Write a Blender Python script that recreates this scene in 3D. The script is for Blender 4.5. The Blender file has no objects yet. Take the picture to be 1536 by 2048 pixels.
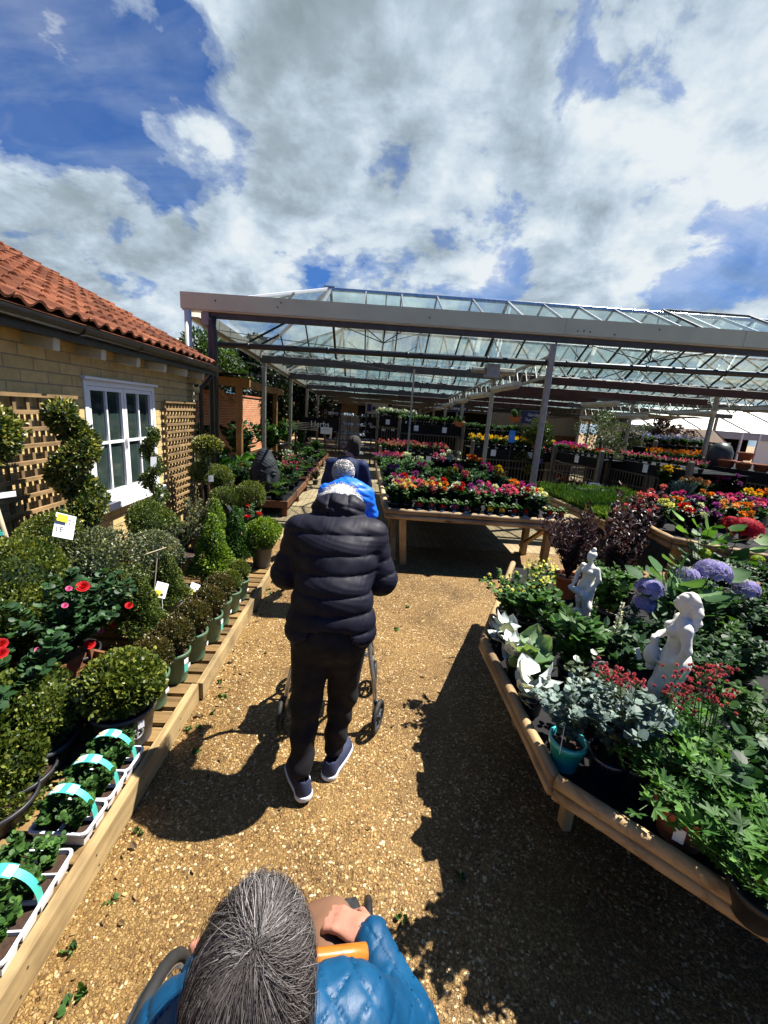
import bpy, math, random
import numpy as np
from mathutils import Vector, Matrix, Euler, Quaternion
R = math.radians
rng = np.random.default_rng(7)
random.seed(7)
S = bpy.context.scene
COL = S.collection

# ---------------------------------------------------------------- camera
H = 1.85; F = 830.0
_roll = R(3.4)
_Y = np.array([736-768., 1024-826., -F]); _Y /= np.linalg.norm(_Y)
_u = np.array([math.sin(_roll), math.cos(_roll), 0]); _Z = _u-_Y*(_u@_Y); _Z /= np.linalg.norm(_Z)
_X = np.cross(_Y, _Z)
CM = np.array([_X, _Y, _Z])                       # camera axes -> world
cam_d = bpy.data.cameras.new("camera"); cam = bpy.data.objects.new("camera", cam_d); COL.objects.link(cam)
cam_d.sensor_fit = 'VERTICAL'; cam_d.sensor_height = 36; cam_d.lens = F/2048*36
cam_d.clip_start = 0.02; cam_d.clip_end = 2000
_m = Matrix([[*CM[0], 0], [*CM[1], 0], [*CM[2], H], [0, 0, 0, 1]])
cam.matrix_world = _m
S.camera = cam

def at(px, py, z=None, y=None, x=None):
    """where the sight line through a pixel of the photograph meets a level, a depth or a side plane"""
    d = CM@np.array([px-768., 1024.-py, -F])
    t = (z-H)/d[2] if z is not None else (y/d[1] if y is not None else x/d[0])
    return np.array([0, 0, H])+d*t

# ---------------------------------------------------------------- sky and sun
SUN_AZ, SUN_EL = 23.0, 58.0                       # from +X towards +Y
W = bpy.data.worlds.new("World"); S.world = W; W.use_nodes = True
nt = W.node_tree; nt.nodes.clear()
def N(t, loc=None, **k):
    n = nt.nodes.new(t)
    for a, b in k.items(): setattr(n, a, b)
    return n
def L(a, b): nt.links.new(a, b)
def mth(op, a, b=None, c=None, clamp=False):
    n = nt.nodes.new('ShaderNodeMath'); n.operation = op; n.use_clamp = clamp
    for i, v in enumerate((a, b, c)):
        if v is None: continue
        if isinstance(v, (int, float)): n.inputs[i].default_value = v
        else: nt.links.new(v, n.inputs[i])
    return n.outputs[0]
def ramp(fac, stops, interp='LINEAR'):
    n = nt.nodes.new('ShaderNodeValToRGB'); n.color_ramp.interpolation = interp
    e = n.color_ramp.elements
    while len(e) < len(stops): e.new(0.5)
    for i, (p, c) in enumerate(stops):
        e[i].position = p; e[i].color = (*c, 1) if len(c) == 3 else c
    nt.links.new(fac, n.inputs[0]); return n.outputs[0]
def mixc(f, a, b, mode='MIX'):
    n = nt.nodes.new('ShaderNodeMix'); n.data_type = 'RGBA'; n.blend_type = mode
    for i, v in ((0, f), (6, a), (7, b)):
        if isinstance(v, (int, float)): n.inputs[i].default_value = v
        elif isinstance(v, tuple): n.inputs[i].default_value = (*v, 1)
        else: nt.links.new(v, n.inputs[i])
    return n.outputs[2]
def noise(vec, scale, detail=4, rough=.5, dist=0, lac=2.0, w=None):
    n = nt.nodes.new('ShaderNodeTexNoise'); n.inputs['Scale'].default_value = scale
    n.inputs['Detail'].default_value = detail; n.inputs['Roughness'].default_value = rough
    n.inputs['Distortion'].default_value = dist; n.inputs['Lacunarity'].default_value = lac
    if vec is not None: nt.links.new(vec, n.inputs['Vector'])
    return n.outputs[0]

sky = N('ShaderNodeTexSky', sky_type='NISHITA'); sky.sun_disc = False
sky.sun_elevation = R(SUN_EL); sky.sun_rotation = R(90-SUN_AZ)
sky.air_density = 1.0; sky.dust_density = 0.3; sky.ozone_density = 5.0
tc = N('ShaderNodeTexCoord'); sep = N('ShaderNodeSeparateXYZ'); L(tc.outputs['Generated'], sep.inputs[0])
sx, sy, sz = sep.outputs
den = mth('ADD', mth('MAXIMUM', sz, 0.0), 0.42)
comb = N('ShaderNodeCombineXYZ'); L(mth('DIVIDE', sx, den), comb.inputs[0]); L(mth('DIVIDE', sy, den), comb.inputs[1]); L(mth('MULTIPLY', sz, .5), comb.inputs[2])
cv = comb.outputs[0]
def shifted(v, loc, sc=(1, 1, 1), rot=0):
    m = N('ShaderNodeMapping'); L(v, m.inputs[0]); m.inputs['Location'].default_value = loc; m.inputs['Scale'].default_value = sc; m.inputs['Rotation'].default_value = (0, 0, rot); return m.outputs[0]
def blob(px, py, rad, wt):
    """a bank of cloud (or a gap) in one direction of the sky"""
    d = CM@np.array([px-768., 1024.-py, -F]); d /= np.linalg.norm(d)
    v = N('ShaderNodeVectorMath', operation='DOT_PRODUCT'); L(warp, v.inputs[0]); v.inputs[1].default_value = tuple(d)
    mr = N('ShaderNodeMapRange', interpolation_type='SMOOTHSTEP'); L(v.outputs['Value'], mr.inputs[0])
    mr.inputs[1].default_value = math.cos(rad); mr.inputs[2].default_value = math.cos(rad*.25)
    mr.inputs[3].default_value = 0; mr.inputs[4].default_value = wt
    return mr.outputs[0]
# ragged outlines: the direction itself is disturbed by noise before the banks are placed
nw = N('ShaderNodeTexNoise'); L(tc.outputs['Generated'], nw.inputs['Vector']); nw.inputs['Scale'].default_value = 3.2; nw.inputs['Detail'].default_value = 6; nw.inputs['Roughness'].default_value = .5
vs = N('ShaderNodeVectorMath', operation='SUBTRACT'); L(nw.outputs[1], vs.inputs[0]); vs.inputs[1].default_value = (.5, .5, .5)
vm_ = N('ShaderNodeVectorMath', operation='SCALE'); L(vs.outputs[0], vm_.inputs[0]); vm_.inputs['Scale'].default_value = .36
va = N('ShaderNodeVectorMath', operation='ADD'); L(tc.outputs['Generated'], va.inputs[0]); L(vm_.outputs[0], va.inputs[1]); vn_ = N('ShaderNodeVectorMath', operation='NORMALIZE'); L(va.outputs[0], vn_.inputs[0]); warp = vn_.outputs[0]
def density(v):
    return mth('ADD', mth('MULTIPLY', noise(v, 2.1, 10, .58, .15), .62), mth('MULTIPLY', noise(v, 5.5, 9, .60, .25), .38))
dn = density(cv)
cover = mth('ADD', mth('MULTIPLY', mth('SUBTRACT', dn, .5), 1.65), .5)
for b in [(230, 170, .27, -.13), (380, 250, .15, -.10), (110, 90, .14, -.07), (410, 400, .09, -.09), (300, 400, .07, -.09), (1140, 130, .06, -.15), (240, 600, .09, -.12), (480, 550, .06, -.05), (1300, 150, .10, -.04), (1380, 590, .10, -.06), (1290, 250, .1, -.05), (860, 430, .08, -.0), (500, 60, .06, -.03),
          (620, 160, .33, .07), (340, 300, .11, .09), (850, 40, .25, .05), (130, 440, .22, .10), (1000, 230, .16, .08), (20, 230, .14, .10), (200, 10, .09, .10), (600, 420, .12, .04), (1420, 330, .10, .06), (1480, 90, .2, .05), (560, 300, .2, .08), (820, 380, .20, .07), (700, 540, .14, .05), (1150, 560, .12, .06), (1250, 350, .25, .035)]:
    cover = mth('ADD', cover, blob(*b))
amount = ramp(cover, [(.385, (0, 0, 0)), (.46, (.5, .5, .5)), (.53, (1, 1, 1))], 'EASE')
cirr = ramp(noise(shifted(cv, (0, 0, 0), (1.1, 4.5, 1), .35), 1.5, 6, .6, .5), [(.44, (0, 0, 0)), (.80, (.5, .5, .5))])
veil = ramp(sx, [(.0, (.15, .15, .15)), (.25, (.75, .75, .75))])
amount = mth('MAXIMUM', amount, mth('MULTIPLY', mth('ADD', cirr, mth('MULTIPLY', veil, .55)), .85), clamp=True)
# light on the clouds: brighter where the cloud thins towards the sun, grey in the thick middle and underneath
sd_n = mth('SUBTRACT', density(shifted(cv, (.075, .05, .03))), dn)
thick = mth('ADD', mth('MULTIPLY', sd_n, 2.0), mth('MULTIPLY', mth('SUBTRACT', cover, .5), .42))
for b in [(600, 180, .28, .05), (700, 90, .16, .02), (250, 330, .10, .05), (620, 350, .12, .06), (300, 470, .10, .05), (130, 480, .16, .05), (1430, 520, .045, .16), (1330, 515, .04, .10), (1500, 420, .04, .08), (1150, 510, .08, .06), (560, 400, .10, .05), (560, 520, .08, .05), (860, 160, .10, .06),
          (980, 250, .14, -.07), (1250, 400, .3, -.05), (1450, 200, .2, -.04), (40, 250, .12, -.03), (870, 20, .10, -.03)]:
    thick = mth('ADD', thick, blob(*b))
ccol = ramp(mth('ADD', thick, .5), [(.35, (9.6, 10.3, 10.7)), (.46, (7.7, 8.9, 9.9)), (.55, (6.0, 7.2, 8.4)), (.67, (4.3, 5.3, 6.1)), (.82, (3.3, 4.15, 4.7))], 'LINEAR')
skyc = mixc(1.0, sky.outputs[0], (.28, .72, 1.30), 'MULTIPLY')
# unseen cloud thinned behind the view and overhead to deepen the shadows
bk = N('ShaderNodeMapRange'); L(sy, bk.inputs[0]); bk.inputs[1].default_value = -.05; bk.inputs[2].default_value = .36; bk.inputs[3].default_value = .03; bk.inputs[4].default_value = 1.0
bt = N('ShaderNodeMapRange'); L(sz, bt.inputs[0]); bt.inputs[1].default_value = .74; bt.inputs[2].default_value = .88; bt.inputs[3].default_value = 1.0; bt.inputs[4].default_value = .05
amount = mth('MULTIPLY', mth('MULTIPLY', amount, bk.outputs[0]), bt.outputs[0])
final = mixc(amount, skyc, ccol)
bg = N('ShaderNodeBackground'); L(final, bg.inputs[0]); bg.inputs[1].default_value = 0.05*.66
wo = N('ShaderNodeOutputWorld'); L(bg.outputs[0], wo.inputs[0])
W.cycles.sampling_method = 'MANUAL'; W.cycles.sample_map_resolution = 512

sd = bpy.data.lights.new("sun", 'SUN'); so = bpy.data.objects.new("sun", sd); COL.objects.link(so)
sd.energy = 5.0; sd.angle = R(.53); sd.color = (1.0, .95, .86)
_s = Vector((math.cos(R(SUN_EL))*math.cos(R(SUN_AZ)), math.cos(R(SUN_EL))*math.sin(R(SUN_AZ)), math.sin(R(SUN_EL))))
so.rotation_mode = 'QUATERNION'; so.rotation_quaternion = _s.to_track_quat('Z', 'Y'); so.location = (6, 3, 12)
S.view_settings.view_transform = 'Standard'; S.view_settings.look = 'None'
S.view_settings.exposure = 1.38; S.view_settings.gamma = 1; S.view_settings.use_curve_mapping = False
S.cycles.transparent_max_bounces = 40
S.cycles.max_bounces = 6; S.cycles.diffuse_bounces = 1; S.cycles.glossy_bounces = 3; S.cycles.transmission_bounces = 4
S.cycles.sample_clamp_indirect = 4.0

# ---------------------------------------------------------------- materials
MATS = {}
def newmat(name):
    global nt
    m = bpy.data.materials.new(name); m.use_nodes = True; nt = m.node_tree; nt.nodes.clear(); MATS[name] = m; return m
def out(sh): o = nt.nodes.new('ShaderNodeOutputMaterial'); nt.links.new(sh, o.inputs[0])
def princ(col, rough=.6, metal=0, spec=.5, normal=None, coat=0, sheen=0):
    p = nt.nodes.new('ShaderNodeBsdfPrincipled')
    if isinstance(col, tuple): p.inputs['Base Color'].default_value = (*col, 1)
    else: nt.links.new(col, p.inputs['Base Color'])
    if isinstance(rough, (int, float)): p.inputs['Roughness'].default_value = rough
    else: nt.links.new(rough, p.inputs['Roughness'])
    p.inputs['Metallic'].default_value = metal; p.inputs['Specular IOR Level'].default_value = spec
    p.inputs['Coat Weight'].default_value = coat; p.inputs['Sheen Weight'].default_value = sheen
    if normal is not None: nt.links.new(normal, p.inputs['Normal'])
    return p.outputs[0]
def bump(h, dist=.002, st=1.0):
    b = nt.nodes.new('ShaderNodeBump'); b.inputs['Distance'].default_value = dist; b.inputs['Strength'].default_value = st
    nt.links.new(h, b.inputs['Height']); return b.outputs[0]
def obj_co(): return nt.nodes.new('ShaderNodeTexCoord').outputs['Object']
def pos(): return nt.nodes.new('ShaderNodeNewGeometry').outputs['Position']
def mapped(v, scale=(1, 1, 1), rot=(0, 0, 0)):
    m = nt.nodes.new('ShaderNodeMapping'); nt.links.new(v, m.inputs[0]); m.inputs['Scale'].default_value = scale; m.inputs['Rotation'].default_value = rot
    return m.outputs[0]
def attr(n='v'):
    a = nt.nodes.new('ShaderNodeAttribute'); a.attribute_name = n; return a.outputs['Fac']

def plain(name, c1, c2=None, scale=6, rough=.6, metal=0, spec=.5, bmp=0, bscale=40, stretch=(1, 1, 1), coat=0, sheen=0):
    """noise-mottled surface"""
    newmat(name); v = mapped(obj_co(), stretch)
    c = ramp(noise(v, scale, 5, .6), [(.3, c1), (.7, c2 or tuple(x*.8 for x in c1))])
    nm = bump(noise(v, bscale, 3, .6), bmp) if bmp else None
    rr = ramp(noise(v, scale*2.3, 3), [(.3, (rough*.85,)*3), (.7, (min(1, rough*1.12),)*3)])
    out(princ(c, rr, metal, spec, nm, coat, sheen)); return MATS[name]

def wood(name, c1, c2, axis=1, scale=1.0, rough=.7):
    """long grain along one axis, with a few knots"""
    newmat(name); st = [14, 14, 14]; st[axis] = .9
    v = mapped(obj_co(), tuple(s*scale for s in st))
    g = noise(v, 1.6, 6, .62, .8)
    kn = nt.nodes.new('ShaderNodeTexVoronoi'); k = [5, 5, 5]; k[axis] = 1.7
    nt.links.new(mapped(obj_co(), tuple(k)), kn.inputs['Vector']); kn.inputs['Scale'].default_value = 1.0
    kd = ramp(kn.outputs['Distance'], [(.03, (0, 0, 0)), (.11, (1, 1, 1))])
    c = ramp(g, [(.28, c2), (.5, c1), (.75, tuple(min(1, x*1.18) for x in c1))])
    a = attr('v'); hs = nt.nodes.new('ShaderNodeHueSaturation'); nt.links.new(c, hs.inputs['Color'])
    nt.links.new(mth('ADD', mth('MULTIPLY', a, .5), .75), hs.inputs['Value'])
    c = mixc(kd, tuple(x*.35 for x in c2), hs.outputs[0])
    big = ramp(noise(obj_co(), 2.2, 4, .6), [(.34, (.50, .50, .50)), (.50, (.88, .86, .82)), (.66, (1.12, 1.10, 1.06))])
    c = mixc(1.0, c, big, 'MULTIPLY')
    out(princ(c, rough, 0, .3, bump(g, .0015, .8))); return MATS[name]

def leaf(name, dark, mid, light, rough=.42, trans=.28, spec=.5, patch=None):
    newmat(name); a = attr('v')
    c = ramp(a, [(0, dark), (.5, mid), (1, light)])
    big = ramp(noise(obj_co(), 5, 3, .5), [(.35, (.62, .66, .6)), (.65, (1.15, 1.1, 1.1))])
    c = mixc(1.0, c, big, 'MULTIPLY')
    p = princ(c, rough, 0, spec)
    t = nt.nodes.new('ShaderNodeBsdfTranslucent'); tcn = mixc(1.0, c, (1.3, 1.35, .55), 'MULTIPLY'); nt.links.new(tcn, t.inputs[0])
    mx = nt.nodes.new('ShaderNodeMixShader'); mx.inputs[0].default_value = trans
    nt.links.new(p, mx.inputs[1]); nt.links.new(t.outputs[0], mx.inputs[2]); out(mx.outputs[0]); return MATS[name]

# foliage
leaf('box_leaf', (.016, .036, .007), (.05, .09, .016), (.19, .23, .04))
leaf('box_gold', (.018, .038, .006), (.062, .102, .015), (.27, .29, .05))
leaf('box_bronze', (.018, .026, .006), (.06, .058, .014), (.15, .11, .03))
leaf('box_bright', (.03, .07, .008), (.12, .22, .02), (.32, .42, .04))
leaf('holly_varieg', (.018, .04, .010), (.05, .09, .02), (.50, .45, .12))
leaf('dark_varieg', (.012, .026, .012), (.045, .065, .03), (.38, .40, .24))
leaf('rose_leaf', (.012, .035, .014), (.03, .085, .03), (.08, .17, .06), rough=.5, spec=.3)
leaf('green_leaf', (.012, .04, .008), (.042, .11, .02), (.12, .24, .05), rough=.55, spec=.3)
leaf('lush_leaf', (.02, .06, .01), (.055, .15, .028), (.15, .31, .065), rough=.55, spec=.3)
leaf('fern_leaf', (.02, .06, .008), (.07, .16, .02), (.16, .30, .04))
leaf('eucalyptus', (.05, .09, .08), (.13, .20, .18), (.34, .43, .38), rough=.6, trans=.15)
leaf('silver_leaf', (.30, .36, .36), (.50, .56, .57), (.80, .84, .84), rough=.75, trans=.1)
leaf('sage_leaf', (.06, .13, .05), (.14, .26, .11), (.32, .45, .22), rough=.6)
leaf('purple_leaf', (.018, .008, .012), (.045, .016, .024), (.15, .07, .08), rough=.45)
leaf('hydrangea_leaf', (.025, .07, .025), (.06, .15, .05), (.15, .27, .12), rough=.65, spec=.2)
leaf('grass_blade', (.04, .09, .01), (.10, .20, .02), (.25, .38, .06))
leaf('tree_leaf', (.015, .035, .006), (.05, .10, .015), (.14, .22, .03))
leaf('dead_leaf', (.05, .025, .01), (.16, .09, .03), (.30, .20, .07), rough=.8, trans=.1)
leaf('dark_tree', (.006, .014, .006), (.014, .03, .010), (.03, .06, .015))
leaf('olive_leaf', (.05, .07, .04), (.10, .13, .07), (.22, .26, .16))
PET = {}
for n_, c_ in dict(red=(.62, .012, .015), crimson=(.60, .010, .04), pink=(.80, .13, .36), magenta=(.60, .03, .34), purple=(.34, .05, .42), orange=(.85, .22, .02),
                   peach=(.88, .36, .18), yellow=(.90, .66, .06), lemon=(.85, .80, .30), white=(.85, .84, .80), lilac=(.36, .33, .70), rose=(.62, .008, .016), dusky=(.55, .10, .17), lime=(.42, .55, .05), gold=(.90, .48, .02)).items():
    PET[n_] = leaf('petal_'+n_, tuple(x*.72 for x in c_), c_, tuple(min(1, x*1.12+.03) for x in c_), rough=.7, trans=.3, spec=.2)

plain('soil', (.05, .022, .010), (.022, .010, .005), 40, .95, bmp=.004, bscale=120)
plain('pot_black', (.014, .015, .017), (.024, .025, .028), 10, .45)
plain('pot_grey', (.035, .038, .045), (.05, .053, .062), 14, .5, bmp=.0004)
plain('pot_green', (.045, .105, .055), (.065, .13, .07), 9, .5, bmp=.0003)
plain('pot_terracotta', (.42, .13, .05), (.33, .10, .045), 9, .8, bmp=.0005)
plain('pot_teal', (.03, .42, .40), (.02, .36, .36), 5, .3, coat=.5)
plain('pot_navy', (.008, .012, .035), (.006, .009, .022), 5, .3, coat=.4)
plain('pot_yellow', (.75, .52, .03), None, 5, .4)
plain('tray_white', (.66, .68, .72), (.55, .57, .62), 12, .4, bmp=.0003)
plain('label_white', (.78, .80, .82), (.70, .72, .74), 8, .4)
plain('label_teal', (.04, .33, .27), (.07, .42, .35), 14, .35)
plain('label_yellow', (.80, .68, .03), None, 5, .4)
plain('label_blue', (.02, .22, .75), None, 5, .35)
plain('ink', (.01, .01, .012), None, 5, .6)
plain('ink_grey', (.25, .27, .3), None, 5, .6)
plain('ink_white', (.82, .82, .82), None, 5, .6)
plain('ink_violet', (.10, .06, .30), None, 5, .6)
plain('ink_gold', (.5, .36, .12), None, 5, .5)
plain('white_paint', (.80, .81, .83), (.74, .75, .76), 3, .45, bmp=.0003, bscale=30)
plain('cream_paint', (.55, .52, .42), (.42, .39, .30), 5, .6, bmp=.0006)
plain('gutter_black', (.010, .010, .011), (.018, .018, .019), 4, .35)
plain('beige_metal', (.53, .60, .43), (.44, .50, .35), 1.6, .5, bmp=.0004)
plain('galv', (.24, .23, .20), (.35, .335, .30), 14, .5, .55, bmp=.0003)
plain('galv_dark', (.045, .052, .058), (.075, .082, .09), 9, .6, .2)
plain('black_pipe', (.012, .013, .015), (.022, .024, .027), 6, .4)
plain('red_steel', (.05, .009, .007), (.02, .005, .005), 3, .6)
plain('black_metal', (.012, .012, .014), (.02, .02, .022), 6, .4)
plain('black_board', (.006, .006, .007), (.010, .010, .011), 3, .85, spec=.2)
plain('navy_board', (.010, .018, .085), None, 3, .5)
plain('silver', (.55, .56, .58), (.40, .41, .43), 12, .3, .9)
plain('rubber', (.008, .008, .009), (.014, .014, .014), 20, .75, bmp=.0005)
plain('fabric_black', (.006, .006, .008), (.010, .010, .013), 30, .85, bmp=.0006, bscale=300)
plain('jacket_black', (.004, .004, .012), (.006, .006, .016), 8, .65, spec=.22, bmp=.0007, bscale=30, stretch=(1, 1, .5))
plain('jacket_blue', (.006, .12, .68), (.008, .15, .74), 8, .5, spec=.3, bmp=.0008, bscale=22)
plain('jacket_navy', (.008, .018, .070), (.006, .012, .05), 8, .7, spec=.2, bmp=.001, bscale=60)
plain('jacket_teal', (.002, .062, .150), (.001, .036, .095), 14, .52, spec=.30, bmp=.0012, bscale=60, stretch=(1, .6, 1))
plain('trousers_black', (.006, .006, .008), (.009, .009, .012), 10, .85, spec=.25, bmp=.002, bscale=14)
plain('trousers_tan', (.185, .098, .060), (.14, .072, .042), 7, .85, spec=.15, bmp=.0015, bscale=16)
plain('shoe_navy', (.012, .020, .06), (.009, .014, .04), 20, .75, bmp=.0008, bscale=200)
plain('sole_white', (.62, .64, .68), (.50, .52, .55), 15, .6)
plain('skin', (.44, .205, .145), (.37, .15, .10), 12, .5, bmp=.0006, bscale=120)
plain('scalp', (.30, .19, .19), (.20, .14, .14), 12, .8, spec=.15)
plain('statue_stone', (.80, .77, .69), (.64, .61, .53), 16, .8, bmp=.0012, bscale=110)
plain('lava_stone', (.012, .013, .016), (.024, .026, .030), 20, .8, bmp=.002, bscale=60)
plain('marquee_pvc', (.80, .80, .72), (.72, .72, .64), .6, .45)
plain('marquee_grey', (.36, .38, .40), (.30, .32, .34), 1.2, .6)
plain('brick_red', (.45, .15, .07), (.30, .09, .045), 7, .85, bmp=.002)
plain('dark_void', (.004, .004, .005), None, 3, .9, spec=.1)
wood('deck_wood', (.20, .125, .05), (.10, .06, .022), 0)
wood('edge_wood', (.36, .26, .13), (.20, .135, .06), 1)
wood('bench_wood', (.40, .27, .14), (.20, .12, .055), 1)
wood('bench_wood_x', (.42, .30, .165), (.24, .155, .075), 0)
wood('leg_wood', (.40, .27, .12), (.23, .14, .055), 2)
wood('trellis_wood', (.25, .165, .08), (.14, .088, .04), 1)
wood('trellis_wood_z', (.22, .145, .07), (.12, .076, .034), 2)
wood('crate_red', (.20, .085, .040), (.10, .040, .020), 1)
wood('post_brown', (.30, .16, .055), (.17, .08, .028), 2)
wood('shed_wood', (.46, .26, .08), (.28, .14, .04), 2)
wood('stake_wood', (.42, .36, .26), (.27, .22, .15), 2)
wood('cane_wood', (.40, .145, .018), (.18, .055, .006), 0, 2.5, .3)
plain('bar_dark', (.016, .017, .018), (.03, .032, .034), 8, .7, spec=.2)
wood('lattice_grey', (.17, .145, .11), (.09, .075, .055), 2)
plain('bark', (.08, .055, .035), (.045, .03, .02), 20, .9, bmp=.004, bscale=40)
plain('stem_green', (.06, .11, .03), (.04, .075, .02), 20, .7)

newmat('roof_tile'); a = attr('v')
c = ramp(a, [(0, (.13, .048, .026)), (.5, (.22, .078, .038)), (1, (.32, .12, .058))])
moss = ramp(noise(pos(), 3.2, 6, .65), [(.38, (.55, .5, .5)), (.6, (1.08, 1.04, 1.0))])
c = mixc(1.0, c, moss, 'MULTIPLY'); out(princ(c, .85, 0, .25, bump(noise(pos(), 60, 4, .6), .003)))

def brickmat(name, c1, c2, mort, bw, bh, axis='y', mw=.012):
    newmat(name); s = nt.nodes.new('ShaderNodeSeparateXYZ'); nt.links.new(pos(), s.inputs[0])
    cb = nt.nodes.new('ShaderNodeCombineXYZ'); nt.links.new(s.outputs[1 if axis == 'y' else 0], cb.inputs[0]); nt.links.new(s.outputs[2], cb.inputs[1])
    b = nt.nodes.new('ShaderNodeTexBrick'); nt.links.new(cb.outputs[0], b.inputs['Vector'])
    b.inputs['Color1'].default_value = (*c1, 1); b.inputs['Color2'].default_value = (*c2, 1); b.inputs['Mortar'].default_value = (*mort, 1)
    b.inputs['Scale'].default_value = 1; b.inputs['Mortar Size'].default_value = mw/2; b.inputs['Brick Width'].default_value = bw; b.inputs['Row Height'].default_value = bh
    b.inputs['Bias'].default_value = 0; b.inputs['Mortar Smooth'].default_value = .15
    n2 = ramp(noise(pos(), 9, 6, .65), [(.3, (.80, .78, .74)), (.7, (1.1, 1.08, 1.05))])
    c = mixc(1.0, b.outputs[0], n2, 'MULTIPLY')
    h = mth('SUBTRACT', mth('MULTIPLY', noise(pos(), 60, 4, .6), .25), b.outputs['Fac'])
    out(princ(c, .9, 0, .2, bump(h, .006))); return MATS[name]
brickmat('brick_cream', (.60, .455, .22), (.49, .36, .16), (.30, .26, .18), .30, .10)
brickmat('brick_old_red', (.50, .20, .10), (.36, .13, .06), (.52, .40, .27), .26, .085, 'y', .018)

# gravel: packed rounded pebbles of several sizes over sand
newmat('gravel'); p_ = pos()
def vor(scale, feat='F1', rnd=1.0):
    v = nt.nodes.new('ShaderNodeTexVoronoi'); v.feature = feat; v.inputs['Scale'].default_value = scale; v.inputs['Randomness'].default_value = rnd
    wv = mixc(.02, p_, noise_c(p_, 40)); nt.links.new(wv, v.inputs['Vector']); return v
def noise_c(vec, s):
    n = nt.nodes.new('ShaderNodeTexNoise'); n.inputs['Scale'].default_value = s; nt.links.new(vec, n.inputs['Vector']); return n.outputs[1]
v1 = vor(85); v2 = vor(150)
s1 = nt.nodes.new('ShaderNodeSeparateColor'); nt.links.new(v1.outputs['Color'], s1.inputs[0])
s2 = nt.nodes.new('ShaderNodeSeparateColor'); nt.links.new(v2.outputs['Color'], s2.inputs[0])
stone1 = ramp(s1.outputs[0], [(0, (.075, .038, .012)), (.35, (.21, .115, .036)), (.7, (.38, .24, .09)), (.9, (.58, .44, .23)), (1, (.68, .60, .42))])
stone2 = ramp(s2.outputs[1], [(0, (.075, .040, .012)), (.5, (.215, .125, .036)), (1, (.43, .30, .12))])
shape1 = ramp(v1.outputs['Distance'], [(.0, (1, 1, 1)), (.42, (.8, .8, .8)), (.62, (0, 0, 0))], 'EASE')
shape2 = ramp(v2.outputs['Distance'], [(.0, (.8, .8, .8)), (.45, (.6, .6, .6)), (.62, (0, 0, 0))], 'EASE')
sand = ramp(noise(p_, 300, 3, .7), [(.3, (.10, .058, .016)), (.7, (.22, .135, .04))])
pick = ramp(s1.outputs[2], [(.35, (0, 0, 0)), (.40, (1, 1, 1))])
patch = ramp(mth('ADD', mth('MULTIPLY', noise(p_, 1.3, 6, .65), .7), mth('MULTIPLY', noise(p_, 9, 4, .6), .3)), [(.42, (.10, .10, .10)), (.56, (1, 1, 1))])
m1 = mth('MULTIPLY', mth('MULTIPLY', shape1, pick), patch)
c = mixc(ramp(shape2, [(.0, (0, 0, 0)), (.35, (.8, .8, .8))]), sand, stone2)
c = mixc(ramp(m1, [(.05, (0, 0, 0)), (.35, (1, 1, 1))]), c, stone1)
tone = ramp(noise(p_, .9, 6, .65, .4), [(.34, (.52, .46, .40)), (.52, (.95, .90, .84)), (.7, (1.15, 1.10, 1.05))])
c = mixc(1.0, c, tone, 'MULTIPLY')
h = mth('ADD', mth('MULTIPLY', m1, 1.3), mth('MULTIPLY', shape2, .5))
out(princ(c, .6, 0, .35, bump(h, .006, 1.0)))

newmat('pebble'); a = attr('v')
c = ramp(a, [(0, (.09, .05, .016)), (.4, (.25, .15, .045)), (.75, (.43, .29, .11)), (.93, (.62, .49, .26)), (1, (.72, .64, .48))])
out(princ(c, .55, 0, .4))

newmat('paving'); s = nt.nodes.new('ShaderNodeSeparateXYZ'); nt.links.new(pos(), s.inputs[0])
b = nt.nodes.new('ShaderNodeTexBrick'); nt.links.new(mapped(pos(), (1, 1, 1), (0, 0, R(90))), b.inputs['Vector'])
b.inputs['Color1'].default_value = (.36, .27, .16, 1); b.inputs['Color2'].default_value = (.29, .22, .13, 1); b.inputs['Mortar'].default_value = (.12, .09, .055, 1)
b.inputs['Scale'].default_value = 1; b.inputs['Mortar Size'].default_value = .004; b.inputs['Brick Width'].default_value = .2; b.inputs['Row Height'].default_value = .1
c = mixc(1.0, b.outputs[0], ramp(noise(pos(), 2.5, 6, .65), [(.3, (.7, .68, .64)), (.7, (1.1, 1.08, 1.04))]), 'MULTIPLY')
out(princ(c, .85, 0, .25, bump(b.outputs['Fac'], -.004)))

newmat('roof_glass'); nz = noise(mapped(pos(), (3, .8, .8)), 1.5, 6, .65, .6)
dirt = ramp(nz, [(.42, (.05, .05, .05)), (.78, (.34, .34, .34))])
tr = nt.nodes.new('ShaderNodeBsdfTransparent'); tr.inputs[0].default_value = (.86, .95, .96, 1)
df = nt.nodes.new('ShaderNodeBsdfDiffuse'); df.inputs[0].default_value = (.40, .48, .44, 1)
tl = nt.nodes.new('ShaderNodeBsdfTranslucent'); tl.inputs[0].default_value = (.42, .55, .54, 1)
mx0 = nt.nodes.new('ShaderNodeMixShader'); mx0.inputs[0].default_value = .6; nt.links.new(df.outputs[0], mx0.inputs[1]); nt.links.new(tl.outputs[0], mx0.inputs[2])
mx = nt.nodes.new('ShaderNodeMixShader'); nt.links.new(dirt, mx.inputs[0]); nt.links.new(tr.outputs[0], mx.inputs[1]); nt.links.new(mx0.outputs[0], mx.inputs[2])
gl = nt.nodes.new('ShaderNodeBsdfGlossy'); gl.inputs['Roughness'].default_value = .06
fr = nt.nodes.new('ShaderNodeFresnel'); fr.inputs[0].default_value = 1.45
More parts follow.
